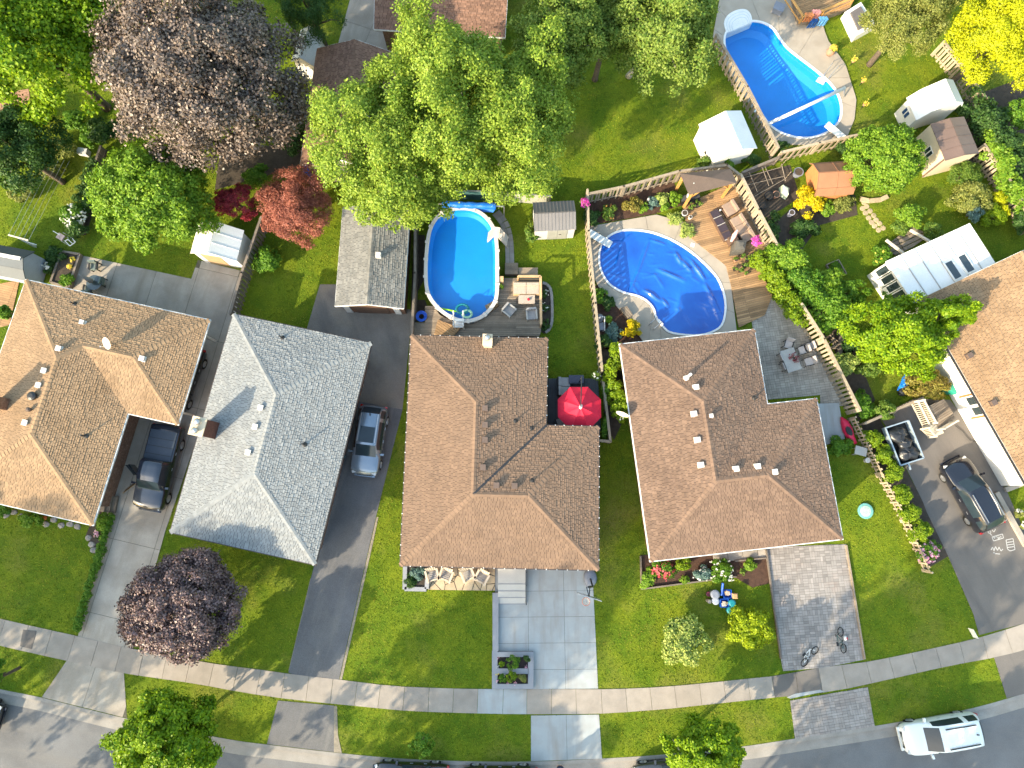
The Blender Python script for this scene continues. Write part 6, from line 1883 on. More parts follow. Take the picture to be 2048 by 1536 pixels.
for i, (y0, y1) in enumerate(((1105, 1168), (1168, 1182), (1182, 1195), (1195, 1208))):
    z = .62 - i * .15
    pts = [P(996, y0, z), P(1051, y0, z), P(1051, y1, z), P(996, y1, z)]
    obj('landing' if i == 0 else 'step', MB().prism(pts, 0, z), M_LAND, stp)
    obj('nosing', MB().bar((*pts[3], z + .004), (*pts[2], z + .004), .045, .02), M_PLANT, stp)
obj('handrail', MB().bar(loc(1052, 1140, 1.5), loc(1052, 1168, 1.5), .05).bar(loc(1052, 1168, 1.5), loc(1052, 1206, 1.0), .05), M_DARK, stp)
for y, z0, z1 in ((1142, .6, 1.5), (1168, .6, 1.5), (1205, .05, 1.0)): obj('rail_post', MB().bar(loc(1052, y, z0), (*loc(1052, y, z0)[:2], z1), .05), M_DARK, stp)
pp = thing('front_planter', 'slate grey double planter with clipped shrubs by the sidewalk', 'planter', loc(1025, 1340))
def pxr(x0, y0, x1, y1, z): return PP([(x0, y0), (x1, y0), (x1, y1), (x0, y1)], z)
for r in ((985, 1186, 997, 1302), (984, 1302, 995, 1378), (995, 1304, 1067, 1314), (995, 1337, 1057, 1348), (995, 1368, 1067, 1378), (1056, 1314, 1067, 1368)):
    obj('planter_wall', MB().prism(pxr(*r, .3), 0, .3), M_PLANT, pp)
for r in ((995, 1314, 1056, 1337), (995, 1348, 1056, 1368)): obj('soil', MB().prism(pxr(*r, .2), 0, .2), mat('dark_mulch', (.028, .022, .022), .95, .3, 6, bump=.8), pp)
HARD.append(pxr(984, 1180, 1068, 1380, 0))
for x, y, r, h, m, lab in ((1004, 1327, 6, .3, 'cedar', 'tiny ball shrub in the upper front planter'), (1026, 1323, 14, .6, 'green', 'wide green shrub in the upper front planter'), (1054, 1317, 7, .5, 'dark', 'small dark shrub at the right of the upper front planter'),
        (1004, 1357, 8, .4, 'green', 'left shrub in the lower front planter'), (1022, 1353, 10, .55, 'cedar', 'middle shrub in the lower front planter'), (1044, 1358, 9, .4, 'olive', 'right grey shrub in the lower front planter')):
    shrub('planter_shrub', lab, x, y, r, h, 1300, .07, m, z0=.2, group='front planter shrubs', clumps=16, lump=.04, cr=.42)
SEED[0] += 1; rg = np.random.default_rng(5)
for i, (x, y, m, lab) in enumerate(((996, 1316, 'pink', 'pink flower in the top left corner of the upper planter'), (995, 1333, 'white', 'white flower in the lower left corner of the upper planter'), (1052, 1334, 'pink', 'pink flower at the right of the upper planter'), (994, 1349, 'yelf', 'yellow flower in the lower planter corner'), (1010, 1349, 'white', 'white flower at the top of the lower planter'), (994, 1362, 'pink', 'pink flower at the left of the lower planter'), (1016, 1366, 'pink', 'pink flower in the middle of the lower planter'), (1031, 1366, 'pink', 'pink flower right of the middle shrub'))):
    c = np.array(loc(x, y, .28)); p = c + rg.normal(size=(14, 3)) * np.array((.05, .05, .03))
    o = tag(link('bedding_flower', quad_mesh('bedding_flower', leaf_quads(p, rg.normal(size=(14, 3)) * .5 + np.array((0, 0, 1)), .07, .9, rg)), LM[m]), lab, 'flower', 'bedding flowers in the planters')
# basketball hoop
bh = thing('basketball_hoop', 'portable basketball hoop leaning over the concrete driveway', 'hoop', loc(1180, 1158, 0))
b0 = loc(1180, 1156, .05)
obj('base', MB().blob((b0[0], b0[1], .16), (.42, .55, .17), .05, 12, 6, 2), M_GREYP, bh, smooth=True)
tp = Vector(loc(1178, 1193, 3.0))
obj('pole', MB().tube([(b0[0], b0[1], .15), (b0[0] + .0, b0[1] - .35, 1.5), (tp.x, tp.y + .5, 2.7)], .06, 8), M_DARK, bh)
d = Vector((math.cos(R(-17)), math.sin(R(-17)), 0))
obj('backboard', MB().bar(tp - d * .72, tp + d * .72, .04, .95), mat('clear_backboard', (.30, .32, .34), .2, .05, spec=.8), bh)
obj('arm', MB().bar((tp.x - .1, tp.y + .5, 2.6), tp + Vector((0, .04, -.15)), .05).bar((tp.x + .1, tp.y + .5, 2.6), tp + Vector((0, .04, .15)), .05), M_DARK, bh)
rim_c = Vector((tp.x - .15, tp.y - .32, 2.75))
obj('rim', MB().tube([(rim_c.x + .23 * math.cos(a), rim_c.y + .23 * math.sin(a), rim_c.z) for a in np.linspace(0, 6.283, 20)], .014, 5, cap=False), mat('orange_rim', (.65, .14, .05), .4, .05), bh)
nt_ = MB()
for i in range(12):
    a = 6.283 * i / 12; b = a + .4
    nt_.bar((rim_c.x + .22 * math.cos(a), rim_c.y + .22 * math.sin(a), 2.74), (rim_c.x + .12 * math.cos(b), rim_c.y + .12 * math.sin(b), 2.4), .014)
    nt_.bar((rim_c.x + .22 * math.cos(a), rim_c.y + .22 * math.sin(a), 2.74), (rim_c.x + .12 * math.cos(a - .4), rim_c.y + .12 * math.sin(a - .4), 2.4), .014)
obj('net', nt_, M_WHITE, bh)
# house D front bed edging and boxes
for a, b, lab in (((1281, 1112), (1283, 1178), 'white timber edging at the left end of the flower bed'), ((1283, 1178), (1472, 1153), 'thin timber edging along the front of the flower bed'), ((1532, 1100), (1562, 1318), 'long timber edging left of the paver driveway'), ((1692, 1090), (1729, 1318), 'long pale timber edging right of the paver driveway'), ((1470, 1122), (1532, 1116), 'short timber edging behind the bright hosta')):
    tag(obj('timber_edging', MB().bar(loc(*a, .09), loc(*b, .09), .09, .18), M_DECKG if 'pale' in lab or 'white' in lab else M_FENCED), lab, 'edging')
pv = struct(thing('front_walk', '', '', loc(1480, 1110))); del pv['label'], pv['category']
pieces(pv, 'slab', grid_cells(PP([(1425, 1110), (1535, 1098), (1535, 1116), (1425, 1124)]), R(5), .95, 2, .03), 0, .06, M_OLDC)
def bin_(name, label, px, py, r, h, m, lid=None, n=14, sy=1.0, rz=0):
    c = loc(px, py, h)
    o = thing(name, label, 'bin', (c[0], c[1], 0), 'bins and boxes on the front lawn')
    obj('body', MB().lathe((c[0], c[1], 0), [(r * .8, 0), (r * .95, h * .9), (r, h)], n, 1, sy, rz), m, o, smooth=n > 8)
    obj('lid', MB().lathe((c[0], c[1], h), [(r * 1.05, 0), (r * 1.05, .04), (r * .7, .08)], n, 1, sy, rz), lid or m, o)
bin_('dustbin', 'large grey bin at the back of the recycling group', 1430, 1189, .27, .7, M_GREYP)
bin_('dustbin', 'smaller pale grey bin in front of the large grey one', 1431, 1202, .22, .6, mat('pale_grey_plastic', (.32, .35, .41), .5, .1))
bin_('dustbin', 'teal bin with a lid right of the blue boxes', 1464, 1206, .21, .6, M_TEAL)
bin_('dustbin', 'round teal bin nearest the golden shrub', 1461, 1221, .23, .5, M_TEAL)
bin_('paper_bag', 'brown paper yard bag at the right of the recycling group', 1470, 1192, .22, .6, mat('kraft_paper', (.42, .26, .13), .9, .1), n=4, rz=R(45))
bin_('paper_bag', 'slim beige bag at the left of the recycling group', 1419, 1203, .13, .5, M_CUSHT, n=6)
for i, (x, y, lab) in enumerate(((1455, 1188, 'blue recycling box with white papers behind the others'), (1449, 1206, 'blue recycling box full of cardboard in front'))):
    c = loc(x, y, .35); o = thing('recycling_box', lab, 'box', (c[0], c[1], 0), 'bins and boxes on the front lawn')
    for dx, dy, sx, sy in ((-.24, 0, .03, .5), (.24, 0, .03, .5), (0, -.24, .45, .03), (0, .24, .45, .03)): obj('box_side', MB().box((c[0] + dx, c[1] + dy, .03), (sx, sy, .36)), M_BLUEP, o)
    obj('box_floor', MB().box((c[0], c[1], .02), (.48, .5, .03)), M_BLUEP, o)
    for k in range(4):
        obj('paper', MB().box((c[0] + rnd.uniform(-.08, .08), c[1] + rnd.uniform(-.1, .1), .3 + k * .03), (.26, .2, .02), rnd.uniform(0, 3)), (M_WHITE, M_TAN, M_WHITE, M_CUSHT)[k], o)
tag(obj('rain_pipe', MB().tube([loc(1443, 1190, .5), loc(1446, 1166, .8)], .07, 8), M_BLUEP), 'blue tube sticking up behind the recycling boxes', 'tube')
tag(obj('flower_pot', MB().lathe(loc(1415, 1187, 0), [(.1, 0), (.16, .28), (.14, .3)], 12), mat('plum_pot', (.16, .03, .06), .5, .1)), 'plum coloured pot left of the grey bin', 'pot')
# bicycles lying on the paver driveway
def bicycle(label, a, b, bars, framem, seat=None):
    """lying on its side: a = rear hub, b = front hub (pixels)"""
    A, B = Vector(loc(*a, .06)), Vector(loc(*b, .06))
    o = thing('bicycle', label, 'bicycle', ((A + B) / 2)[:2] + (.035,) if False else ((A.x + B.x) / 2, (A.y + B.y) / 2, .035), 'bicycles lying on the paver driveway')
    d = (B - A).normalized(); n = Vector((-d.y, d.x, 0))
    tilt = Vector((0, 0, .35))
    r = .26
    for c in (A, B):
        e2 = (n * .55 + Vector((0, 0, .32))).normalized()
        c = c + Vector((0, 0, .14))
        w_ = obj('wheel', MB().tube([tuple(c + d * r * math.cos(t) + e2 * r * math.sin(t)) for t in np.linspace(0, 6.283, 22)], .028, 6, cap=False), M_TYRE, o)
        sp = MB()
        for k in range(8):
            t = 6.283 * k / 8; sp.bar(c, c + d * r * math.cos(t) + e2 * r * math.sin(t), .006)
        obj('spokes', sp, M_STEEL, w_)
    up_ = n * .30 + Vector((0, 0, .22))
    bb = A.lerp(B, .42) + Vector((0, 0, .12)); st_p = A.lerp(B, .33) + up_; hd = A.lerp(B, .83) + up_
    fr = MB()
    z = Vector((0, 0, .14))
    for p, q in ((A + z, bb), (A + z, st_p), (bb, st_p), (bb, hd), (st_p, hd), (hd, B + z)): fr.tube([p, q], .022, 6)
    obj('frame', fr, framem, o)
    obj('saddle', MB().bar(st_p + up_ * .25 - d * .12, st_p + up_ * .25 + d * .12, .12, .05), M_TRIM, o)
    hb = hd + up_ * .3
    obj('handlebar', MB().tube([hb - Vector((0, 0, .2)) - n * .05 + d * .05, hb, hb + Vector((0, 0, .22)) + n * .12], .018, 6), M_TRIM, o)
    obj('pedal', MB().bar(bb - Vector((0, 0, .05)) - d * .1, bb + Vector((0, 0, .1)) + d * .1, .05, .03), M_TRIM, o)
bicycle('child bicycle with a white frame lying nearest the sidewalk', (1607, 1324), (1628, 1300), None, M_WHITE)
bicycle('dark child bicycle lying next to the helmet', (1685, 1296), (1679, 1263), None, mat('dark_teal_paint', (.03, .10, .10), .4, .1))
hl = thing('bike_helmet', 'white and red cycle helmet lying by the dark bicycle', 'helmet', loc(1690, 1276, .03))
c = loc(1690, 1276, .1)
obj('shell', MB().blob((c[0], c[1], .14), (.12, .15, .11), .04, 12, 6, 4), M_WHITE, hl, smooth=True)
obj('stripe', MB().blob((c[0] + .06, c[1], .16), (.075, .10, .105), .1, 10, 6, 4), mat('helmet_red', (.5, .03, .05), .4, .1), hl, smooth=True)
# lawn sign
sg_ = thing('lawn_sign', 'small white lawn sign at the corner of the asphalt driveway', 'sign', loc(1947, 1268))
a, b = Vector(loc(1944, 1262, .45)), Vector(loc(1949, 1271, .45))
d = (b - a).normalized() * .3; m_ = (a + b) / 2
obj('sign_panel', MB().bar(m_ - d, m_ + d, .02, .5), M_WHITE, sg_)
for s in (-.8, .8): obj('stake', MB().bar((m_ + d * s) - Vector((0, 0, .45)), m_ + d * s, .015), M_STEEL, sg_)
for s, lab in ((0, 'thin pale post supporting the verge maple right of the apron'),): 
    for k in (0, 1): tag(obj('tree_stake', MB().bar(loc(1345 + k * 6, 1478, 0), (*loc(1345 + k * 6, 1480, 0)[:2], 1.7), .04), M_STEEL), ['left metal stake beside the verge maple', 'right metal stake beside the verge maple'][k], 'stake')
# chalk drawings on the asphalt
M_CHALK = mat('chalk', (.55, .55, .54), .95, .2, 30, 60, .3)
def chalk(label, strokes):
    mb = MB()
    for s in strokes:
        w = PP(s, .03)
        for a, b in zip(w, w[1:]):
            dx, dy = b[0] - a[0], b[1] - a[1]; l = math.hypot(dx, dy) or 1; nx_, ny_ = -dy / l * .022, dx / l * .022
            mb.quad((a[0] + nx_, a[1] + ny_, .0305), (a[0] - nx_, a[1] - ny_, .0305), (b[0] - nx_, b[1] - ny_, .0305), (b[0] + nx_, b[1] + ny_, .0305))
    tag(obj('chalk_drawing', mb, M_CHALK), label, 'drawing', 'chalk drawings on the driveway')
circ = lambda cx, cy, rx, ry, n=14: [(cx + rx * math.cos(6.283 * i / n), cy + ry * math.sin(6.283 * i / n)) for i in range(n + 1)]
chalk('chalk ring beside the rear of the dark SUV', [circ(2008, 1035, 7, 8), [(1998, 1022), (2003, 1028)]])
chalk('chalk box drawing below the dark SUV', [[(1984, 1074), (2005, 1068), (2007, 1076), (1987, 1082), (1984, 1074)], [(1988, 1077), (1994, 1073), (1997, 1078), (2002, 1072)], [(1987, 1075), (2003, 1074)]])
chalk('chalk grid drawing at the far right of the driveway', [[(2012, 1080), (2026, 1077), (2030, 1099), (2020, 1102), (2015, 1098), (2012, 1080)], [(2013, 1085), (2027, 1083)], [(2014, 1090), (2028, 1088)], [(2015, 1095), (2029, 1093)]])
chalk('chalk scribbles in a low arc on the driveway', [[(1982, 1100), (1985, 1094), (1988, 1102), (1991, 1093), (1995, 1101), (1998, 1094), (2002, 1102), (2006, 1098)], [(1986, 1107), (2000, 1108)], circ(1988, 1106, 1.5, 1.5, 6)])
chalk('chalk scribbles just behind the dark SUV', [circ(1979, 1064, 3, 2.5, 8), [(1984, 1060), (1988, 1064), (1991, 1058)], [(1980, 1067), (1984, 1071)]])
# cedar deck furniture
sofa('corner_sofa', 'brown wicker corner sofa with taupe cushions on the cedar deck', [(1480, 462, .16, R(118), 1.9, .85, True), (1456, 422, .16, R(118), .9, .85, True)], M_WICKER, M_CUSHB)
tb = thing('wicker_table', 'long dark wicker table with glass inserts beside the taupe sofa', 'table', loc(1443, 450, .16))
a, b = Vector(loc(1427, 420, .5)), Vector(loc(1458, 478, .5))
obj('table_base', MB().bar(a - Vector((0, 0, .18)), b - Vector((0, 0, .18)), .62, .3), M_WICKER, tb)
for i in range(4):
    p, q_ = a.lerp(b, i / 4 + .02), a.lerp(b, (i + 1) / 4 - .02)
    obj('glass_insert', MB().bar(p, q_, .56, .03), mat('dark_table_glass', (.05, .03, .03), .12, .05, spec=.8), tb)
for i in (1, 2, 4):
    p = a.lerp(b, i / 4 - (.01 if i == 4 else 0)); n = Vector((-(b - a).y, (b - a).x, 0)).normalized()
    obj('metal_strip', MB().bar(p - n * .3 + Vector((0, 0, .03)), p + n * .3 + Vector((0, 0, .03)), .03, .02), M_VENTW, tb)
tag(obj('white_cup', MB().lathe(loc(1440, 421, .52), [(.05, 0), (.06, .1), (.05, .1)], 10), M_WHITE), 'small white cup on the wicker table', 'cup')
gr = thing('covered_grill', 'barbecue grill under a dark grey cover on the cedar deck', 'grill', loc(1478, 495, .16))
c = loc(1478, 494, .7)
obj('cover', MB().lathe((c[0], c[1], .16), [(.62, 0), (.60, .65), (.50, .95), (.2, 1.05)], 4, 1.1, .8, R(40)), mat('grill_cover', (.10, .095, .085), .85, .12, bump=.3), gr)
tag(obj('side_table', MB().box(loc(1462, 484, .16), (.6, .5, .6), R(25)), M_WICKER), 'small dark side table left of the covered grill', 'table')
fu = thing('folded_parasol', 'folded pink and white striped parasol beside the covered grill', 'parasol', loc(1470, 485, .16))
a, b = Vector(loc(1463, 482, .9)), Vector(loc(1474, 462, 1.9))
for i in range(5):
    o_ = Vector((math.cos(i * 1.257), math.sin(i * 1.257), 0)) * .08
    obj('fabric_fold', MB().tube([a + o_ * .4, a.lerp(b, .5) + o_, b + o_ * .6], [.05, .085, .05], 6), M_WHITE if i % 2 else mat('pink_stripe', (.62, .32, .30), .8, .1), fu)
obj('pole', MB().tube([loc(1461, 484, .16), a], .025, 6), M_DARK, fu)
fu = thing('folded_parasol', 'folded white parasol leaning against the gazebo', 'parasol', loc(1374, 398, .16))
a, b = Vector(loc(1374, 398, .3)), Vector(loc(1388, 366, 2.6))
obj('fabric', MB().tube([a, a.lerp(b, .25), a.lerp(b, .6), b], [.05, .12, .07, .03], 8), M_WHITE, fu, smooth=True)
# gazebo
gz = thing('gazebo', 'pine gazebo with a dark brown canopy roof at the deck corner', 'gazebo', loc(1415, 380, .16))
ZG = 2.35
cs = [Vector(loc(*p, ZG)) for p in ((1384, 386), (1464, 366), (1452, 343), (1368, 350))]
pk = (cs[0] + cs[1] + cs[2] + cs[3]) / 4 + Vector((0, 0, .45))
M_CAN = mat('brown_canopy', (.115, .085, .07), .8, .08)
ctr4 = sum(cs, Vector()) / 4
ov = [c_ + (c_ - ctr4).normalized() * .30 + Vector((0, 0, .09)) for c_ in cs]
for i in range(4): obj('canopy_panel', MB().quad(ov[i], ov[(i + 1) % 4], pk), M_CAN, gz)
for i in range(4):
    obj('post', MB().bar((cs[i].x, cs[i].y, .1), cs[i], .15), M_PINEY, gz)
    obj('beam', MB().bar(cs[i], cs[(i + 1) % 4], .1, .16), M_PINEY, gz)
    for s in (0, 1):
        p, q_ = cs[i], cs[(i + 1) % 4]
        if s: p, q_ = q_, p
        obj('brace', MB().bar(p - Vector((0, 0, .8)), p.lerp(q_, .22), .08), M_PINEY, gz)
sofa('garden_bench', 'dark cushioned bench in the shade of the gazebo', [(1378, 400, .16, R(15), 1.3, .6, False)], M_TRIM, mat('charcoal_cushion', (.06, .06, .065), .9, .1))
for i, (x, y, r, h, m, lab) in enumerate(((1367, 430, .2, .35, M_VENTW, 'pale tub at the edge of the cedar deck'), (1381, 417, .16, .3, M_TRIM, 'left dark pot on the cedar deck'), (1393, 413, .2, .35, M_TRIM, 'right dark pot on the cedar deck'), (1379, 437, .12, .25, M_WHITE, 'small white pot beside the striped hostas'),
        (1470, 522, .14, .25, M_TERRP, 'upper left pot of the row below the grill'), (1482, 516, .14, .25, M_TERRP, 'upper middle pot of the row below the grill'), (1493, 520, .16, .28, M_TRIM, 'upper right pot of the row below the grill'), (1487, 534, .14, .25, M_TRIM, 'middle pot of the row below the grill'), (1468, 540, .12, .22, M_TRIM, 'lower left pot of the row below the grill'), (1479, 543, .12, .22, M_TRIM, 'lower middle pot of the row below the grill'), (1490, 550, .11, .2, M_TERRP, 'lowest pot of the row below the grill'))):
    c = loc(x, y, .16)
    o = thing('flower_pot', lab, 'pot', c, 'pots on the cedar deck')
    obj('pot', MB().lathe(c, [(r * .7, 0), (r, h), (r * 1.08, h), (r * 1.08, h + .03), (r * .9, h + .03)], 12), m, o, smooth=False)
    obj('potting_soil', MB().lathe((c[0], c[1], c[2] + h - .02), [(r * .9, 0), (r * .9, .055)], 10), M_DIRT, o)
    if i not in (0, 3):
        rg = np.random.default_rng(300 + i)
        v, _ = foliage((c[0], c[1], c[2] + h + .12), (r * 1.3, r * 1.3, .2), 160, .11, rg, 8, .4)
        link('foliage', quad_mesh('foliage', v), LM['mid'], o)
for x, y, m, lab in ((1512, 483, 'magenta', 'magenta flower basket on the fence corner of the cedar deck'), (1169, 406, 'magenta', 'magenta flower basket on the left corner of the pool fence')):
    shrub('flower_basket', lab, x, y, 10, .4, 260, .1, 'green', cat='basket', flowers=m, fn=60, fs=.12, z0=1.5)
tag(obj('garden_statue', MB().blob((*loc(1297, 398, .3)[:2], .2), (.12, .12, .2), .2, 8, 5, 1).blob((*loc(1297, 398, .5)[:2], .48), (.09, .09, .1), .2, 8, 5, 2), M_VENTW), 'small white statue in the mulch bed', 'statue')
pf = thing('pool_filter', 'grey pool filter with white pipes in the corner bed', 'filter', loc(1200, 645))
c = loc(1197, 640)
obj('tank', MB().lathe((c[0], c[1], .05), [(.2, 0), (.26, .1), (.26, .6), (.12, .78), (.12, .86)], 14), M_GREYP, pf, smooth=True)
obj('pump', MB().box(loc(1202, 655, 0), (.3, .5, .35), R(10)), M_GREYP, pf)
obj('pipe', MB().tube([(c[0], c[1], .85), (c[0] + .3, c[1], .85), (c[0] + .35, c[1] - .8, .3), loc(1206, 662, .1)], .035, 7), M_WHITE, pf)
bn_ = thing('wooden_box', 'weathered slatted box beside the covered pool', 'box', loc(1250, 622, .1))
w = PP([(1240, 616), (1254, 612), (1266, 630), (1255, 637)], .4); pieces(bn_, 'slat', grid_cells(w, R(-50), 2, .14, .02), .1, .42, M_DECKG, 30)
# stone dining patio
tb = thing('dining_table', 'pale grey dining table with dark red flowers on the stone patio', 'table', loc(1582, 722))
Fd = Frame((1565, 700), (1580, 745), .74)
c = loc(1582, 720, .74); an = R(-72)
obj('table_top', MB().box((c[0], c[1], .70), (1.5, .95, .04), an), M_GREYF, tb)
for sx in (-1, 1):
    for sy in (-1, 1):
        dx, dy = sx * .62, sy * .38
        obj('leg', MB().box((c[0] + dx * math.cos(an) - dy * math.sin(an), c[1] + dx * math.sin(an) + dy * math.cos(an), .03), (.06, .06, .67), an), M_GREYF, tb)
shrub('flower_bowl', 'dark red flowers standing on the dining table', 1588, 715, 9, .25, 260, .07, 'crimson', cat='flowers', ry=12, z0=.74)
def dining_chair(label, px, py, ang):
    o = thing('dining_chair', label, 'chair', loc(px, py, .03), 'dining chairs around the patio table', rz=ang)
    obj('seat', MB().box((0, 0, .42), (.5, .5, .06)), mat('pale_sling', (.46, .42, .40), .8, .06), o, world=False)
    obj('backrest', MB().bar((0, -.25, .44), (0, -.33, .92), .48, .04), MATS['pale_sling'], o, world=False)
    for sx in (-1, 1):
        obj('armrest', MB().bar((sx * .27, -.26, .62), (sx * .27, .22, .62), .04), M_TRIM, o, world=False)
        for sy in (-1, 1): obj('leg', MB().bar((sx * .25, sy * .23, 0), (sx * .25, sy * .21, .62 if sy > 0 else .6), .035), M_TRIM, o, world=False)
for x, y, a, lab in ((1571, 692, 160, 'dining chair at the upper end of the patio table'), (1562, 716, -70, 'upper dining chair on the left of the patio table'), (1567, 734, -70, 'lower dining chair on the left of the patio table'), (1600, 703, 108, 'upper dining chair on the right of the patio table'), (1612, 726, 105, 'lower dining chair on the right of the patio table'), (1610, 697, 108, 'far right dining chair near the tall fence')):
    dining_chair(lab, x, y, R(a))
kb = thing('kayak', 'red kayak leaning on its side against the fence', 'kayak', loc(1697, 862))
pts = [Vector(loc(x, y, .3)) for x, y in ((1682, 834), (1689, 845), (1695, 860), (1702, 876), (1712, 887))]
M_KAY = mat('kayak_red', (.58, .02, .07), .4, .06)
obj('hull', MB().tube(pts, [.05, .26, .33, .24, .10], 12), M_KAY, kb, smooth=True)
obj('cockpit', MB().lathe((pts[2].x - .05, pts[2].y - .1, .52), [(.2, 0), (.22, .12), (.16, .13)], 14, .8, 1.5, R(25)), M_TRIM, kb)
jk = thing('fish_cleaning_table', 'white plastic utility table beside the picket fence', 'table', loc(1722, 903))
c = loc(1722, 902, .6)
obj('table_top', MB().box((c[0], c[1], .56), (.75, .55, .05), R(-15)), M_GREYF, jk)
for sx in (-.3, .3):
    for sy in (-.2, .2): obj('leg', MB().box((c[0] + sx, c[1] + sy, 0), (.05, .05, .56), R(-15)), M_GREYF, jk)
tag(obj('bucket', MB().lathe(loc(1731, 921, 0), [(.14, 0), (.17, .3), (.17, .32)], 14), M_VENTW), 'white bucket below the utility table', 'bucket')
sl = thing('sandbox_lid', 'round turquoise plastic sandbox on the side lawn', 'sandbox', loc(1729, 1022))
c = loc(1729, 1022)
obj('tub', MB().lathe((c[0], c[1], 0), [(.46, 0), (.50, .14), (.42, .16)], 18), mat('turquoise_plastic', (.16, .42, .38), .5, .1), sl)
obj('lid', MB().lathe((c[0], c[1], .15), [(.36, 0), (.34, .03), (.2, .04), (.05, .035)], 18), mat('sea_green_plastic', (.36, .50, .42), .6, .2, 6), sl)
# tan house at the right: deck, steps, bins
dk = deck('porch_deck', 'small grey side porch with white railings by the long white wall', [(1850, 815), (1888, 798), (1912, 835), (1882, 862), (1868, 840)], .9, R(30), M_DECKG, long=3)
def baluster_run(parent, a, b, z0a, z0b, h=.85, n=10, m=None):
    A, B = Vector(loc(*a, z0a + h)), Vector(loc(*b, z0b + h)); m = m or M_CREAMR
    obj('top_rail', MB().bar(A, B, .09, .06), m, parent)
    lo = Vector((0, 0, h - .08))
    obj('bottom_rail', MB().bar(A - lo, B - lo, .06, .06), m, parent)
    for i in range(n):
        p = A.lerp(B, (i + .5) / n); obj('baluster', MB().bar(p - lo, p, .045), m, parent)
    for p in (A, B): obj('newel_post', MB().bar(Vector((p.x, p.y, p.z - h)), p + Vector((0, 0, .1)), .1), m, parent)
M_CREAMR = mat('cream_railing', (.62, .55, .44), .6, .08)
baluster_run(dk, (1848, 800), (1873, 846), .9, .9, n=13)
baluster_run(dk, (1836, 802), (1861, 852), .45, .45, n=13)
baluster_run(dk, (1888, 858), (1915, 842), .9, .9, n=6)
ss = thing('porch_steps', 'cream steps with railings leading down from the side porch', 'steps', loc(1866, 868))
for i in range(5): obj('step', MB().bar(loc(1858 + i * 3.2, 858 + i * 2.5, .75 - i * .15), loc(1876 + i * 2.4, 852 + i * 2.5, .75 - i * .15), .28, .06), M_CREAMR, ss)
baluster_run(ss, (1857, 856), (1872, 873), .7, .05, n=6)
dr = thing('screen_door', 'brown framed side door with glass panes above the porch', 'door', loc(1925, 825))
wx = gE['w']; La = gE['F'].loc((1925, 822), 1.5)[0]; e0 = gE['e0']
obj('door_frame', MB().bar(wx(La - .75, e0 - .03, .9), wx(La - .75, e0 - .03, 2.9), .1, .1).bar(wx(La + .75, e0 - .03, .9), wx(La + .75, e0 - .03, 2.9), .1, .1).bar(wx(La - .75, e0 - .03, 2.9), wx(La + .75, e0 - .03, 2.9), .1, .1), M_ORANGE, dr)
obj('door_panel', MB().quad(wx(La - .7, e0 - .03, .9), wx(La + .7, e0 - .03, .9), wx(La + .7, e0 - .03, 2.85), wx(La - .7, e0 - .03, 2.85)), M_WHITE, dr)
for s in (-.35, .35): obj('pane', MB().quad(wx(La + s - .25, e0 - .05, 1.4), wx(La + s + .25, e0 - .05, 1.4), wx(La + s + .25, e0 - .05, 2.6), wx(La + s - .25, e0 - .05, 2.6)), M_GLASS, dr)
c = loc(1903, 778, .6)
tag(obj('green_bin', MB().lathe((c[0], c[1], 0), [(.3, 0), (.4, .75), (.42, .85), (.3, .9)], 4, 1, 1, R(10)), M_GREENP), 'green square bin against the long white wall', 'bin')
tag(obj('garden_hose', MB().tube([Vector(loc(*p, .08)) for p in ((1910, 851), (1925, 862), (1932, 872), (1940, 880), (1952, 884), (1958, 876))], .02, 6), M_DARK), 'black hose trailing from the porch to the white wall', 'hose')
tp_ = thing('blue_tarp', 'crumpled bright blue tarp below the garden tree', 'tarp', loc(1806, 762))
mb = MB(); N = 12; q = random.Random(4)
A, B, C_ = Vector(loc(1812, 745, .3)), Vector(loc(1795, 780, .3)), Vector(loc(1832, 750, .3))
for i in range(N):
    for j in range(N):
        p = A + (B - A) * j / (N - 1) + (C_ - A) * i / (N - 1) * .85
        mb.v.append((p.x + q.uniform(-.03, .03), p.y + q.uniform(-.03, .03), .18 + .35 * math.sin(math.pi * i / 11) * math.sin(math.pi * j / 11) + q.uniform(-.05, .05)))
for i in range(N - 1):
    for j in range(N - 1): mb.f.append((i * N + j, (i + 1) * N + j, (i + 1) * N + j + 1, i * N + j + 1))
obj('sheet', mb, mat('blue_tarp', (.015, .20, .68), .4, .08), tp_)
tag(obj('rubbish_bag', MB().blob((*loc(1806, 784, .25)[:2], .25), (.35, .3, .26), .15, 10, 6, 8), M_BAG, smooth=True), 'black bag beside the blue tarp', 'bag')
wl = thing('retaining_edge', 'low concrete edging below the long white wall', 'edging', loc(2000, 1010))
for a, b in (((1992, 985), (2052, 1092)), ((2010, 980), (2062, 960))): obj('edging_block', MB().bar(loc(*a, .12), loc(*b, .12), .3, .24), M_OLDC, wl)
for i, (x, y) in enumerate(((2038, 1028), (2050, 1050))):
    shrub('planter_pot_plant', ['upper square planter with lime plant at the right edge', 'lower square planter with lime plant at the right edge'][i], x, y, 9, .5, 400, .12, 'olive', cat='plant', z0=.1, flowers='white', fn=8)
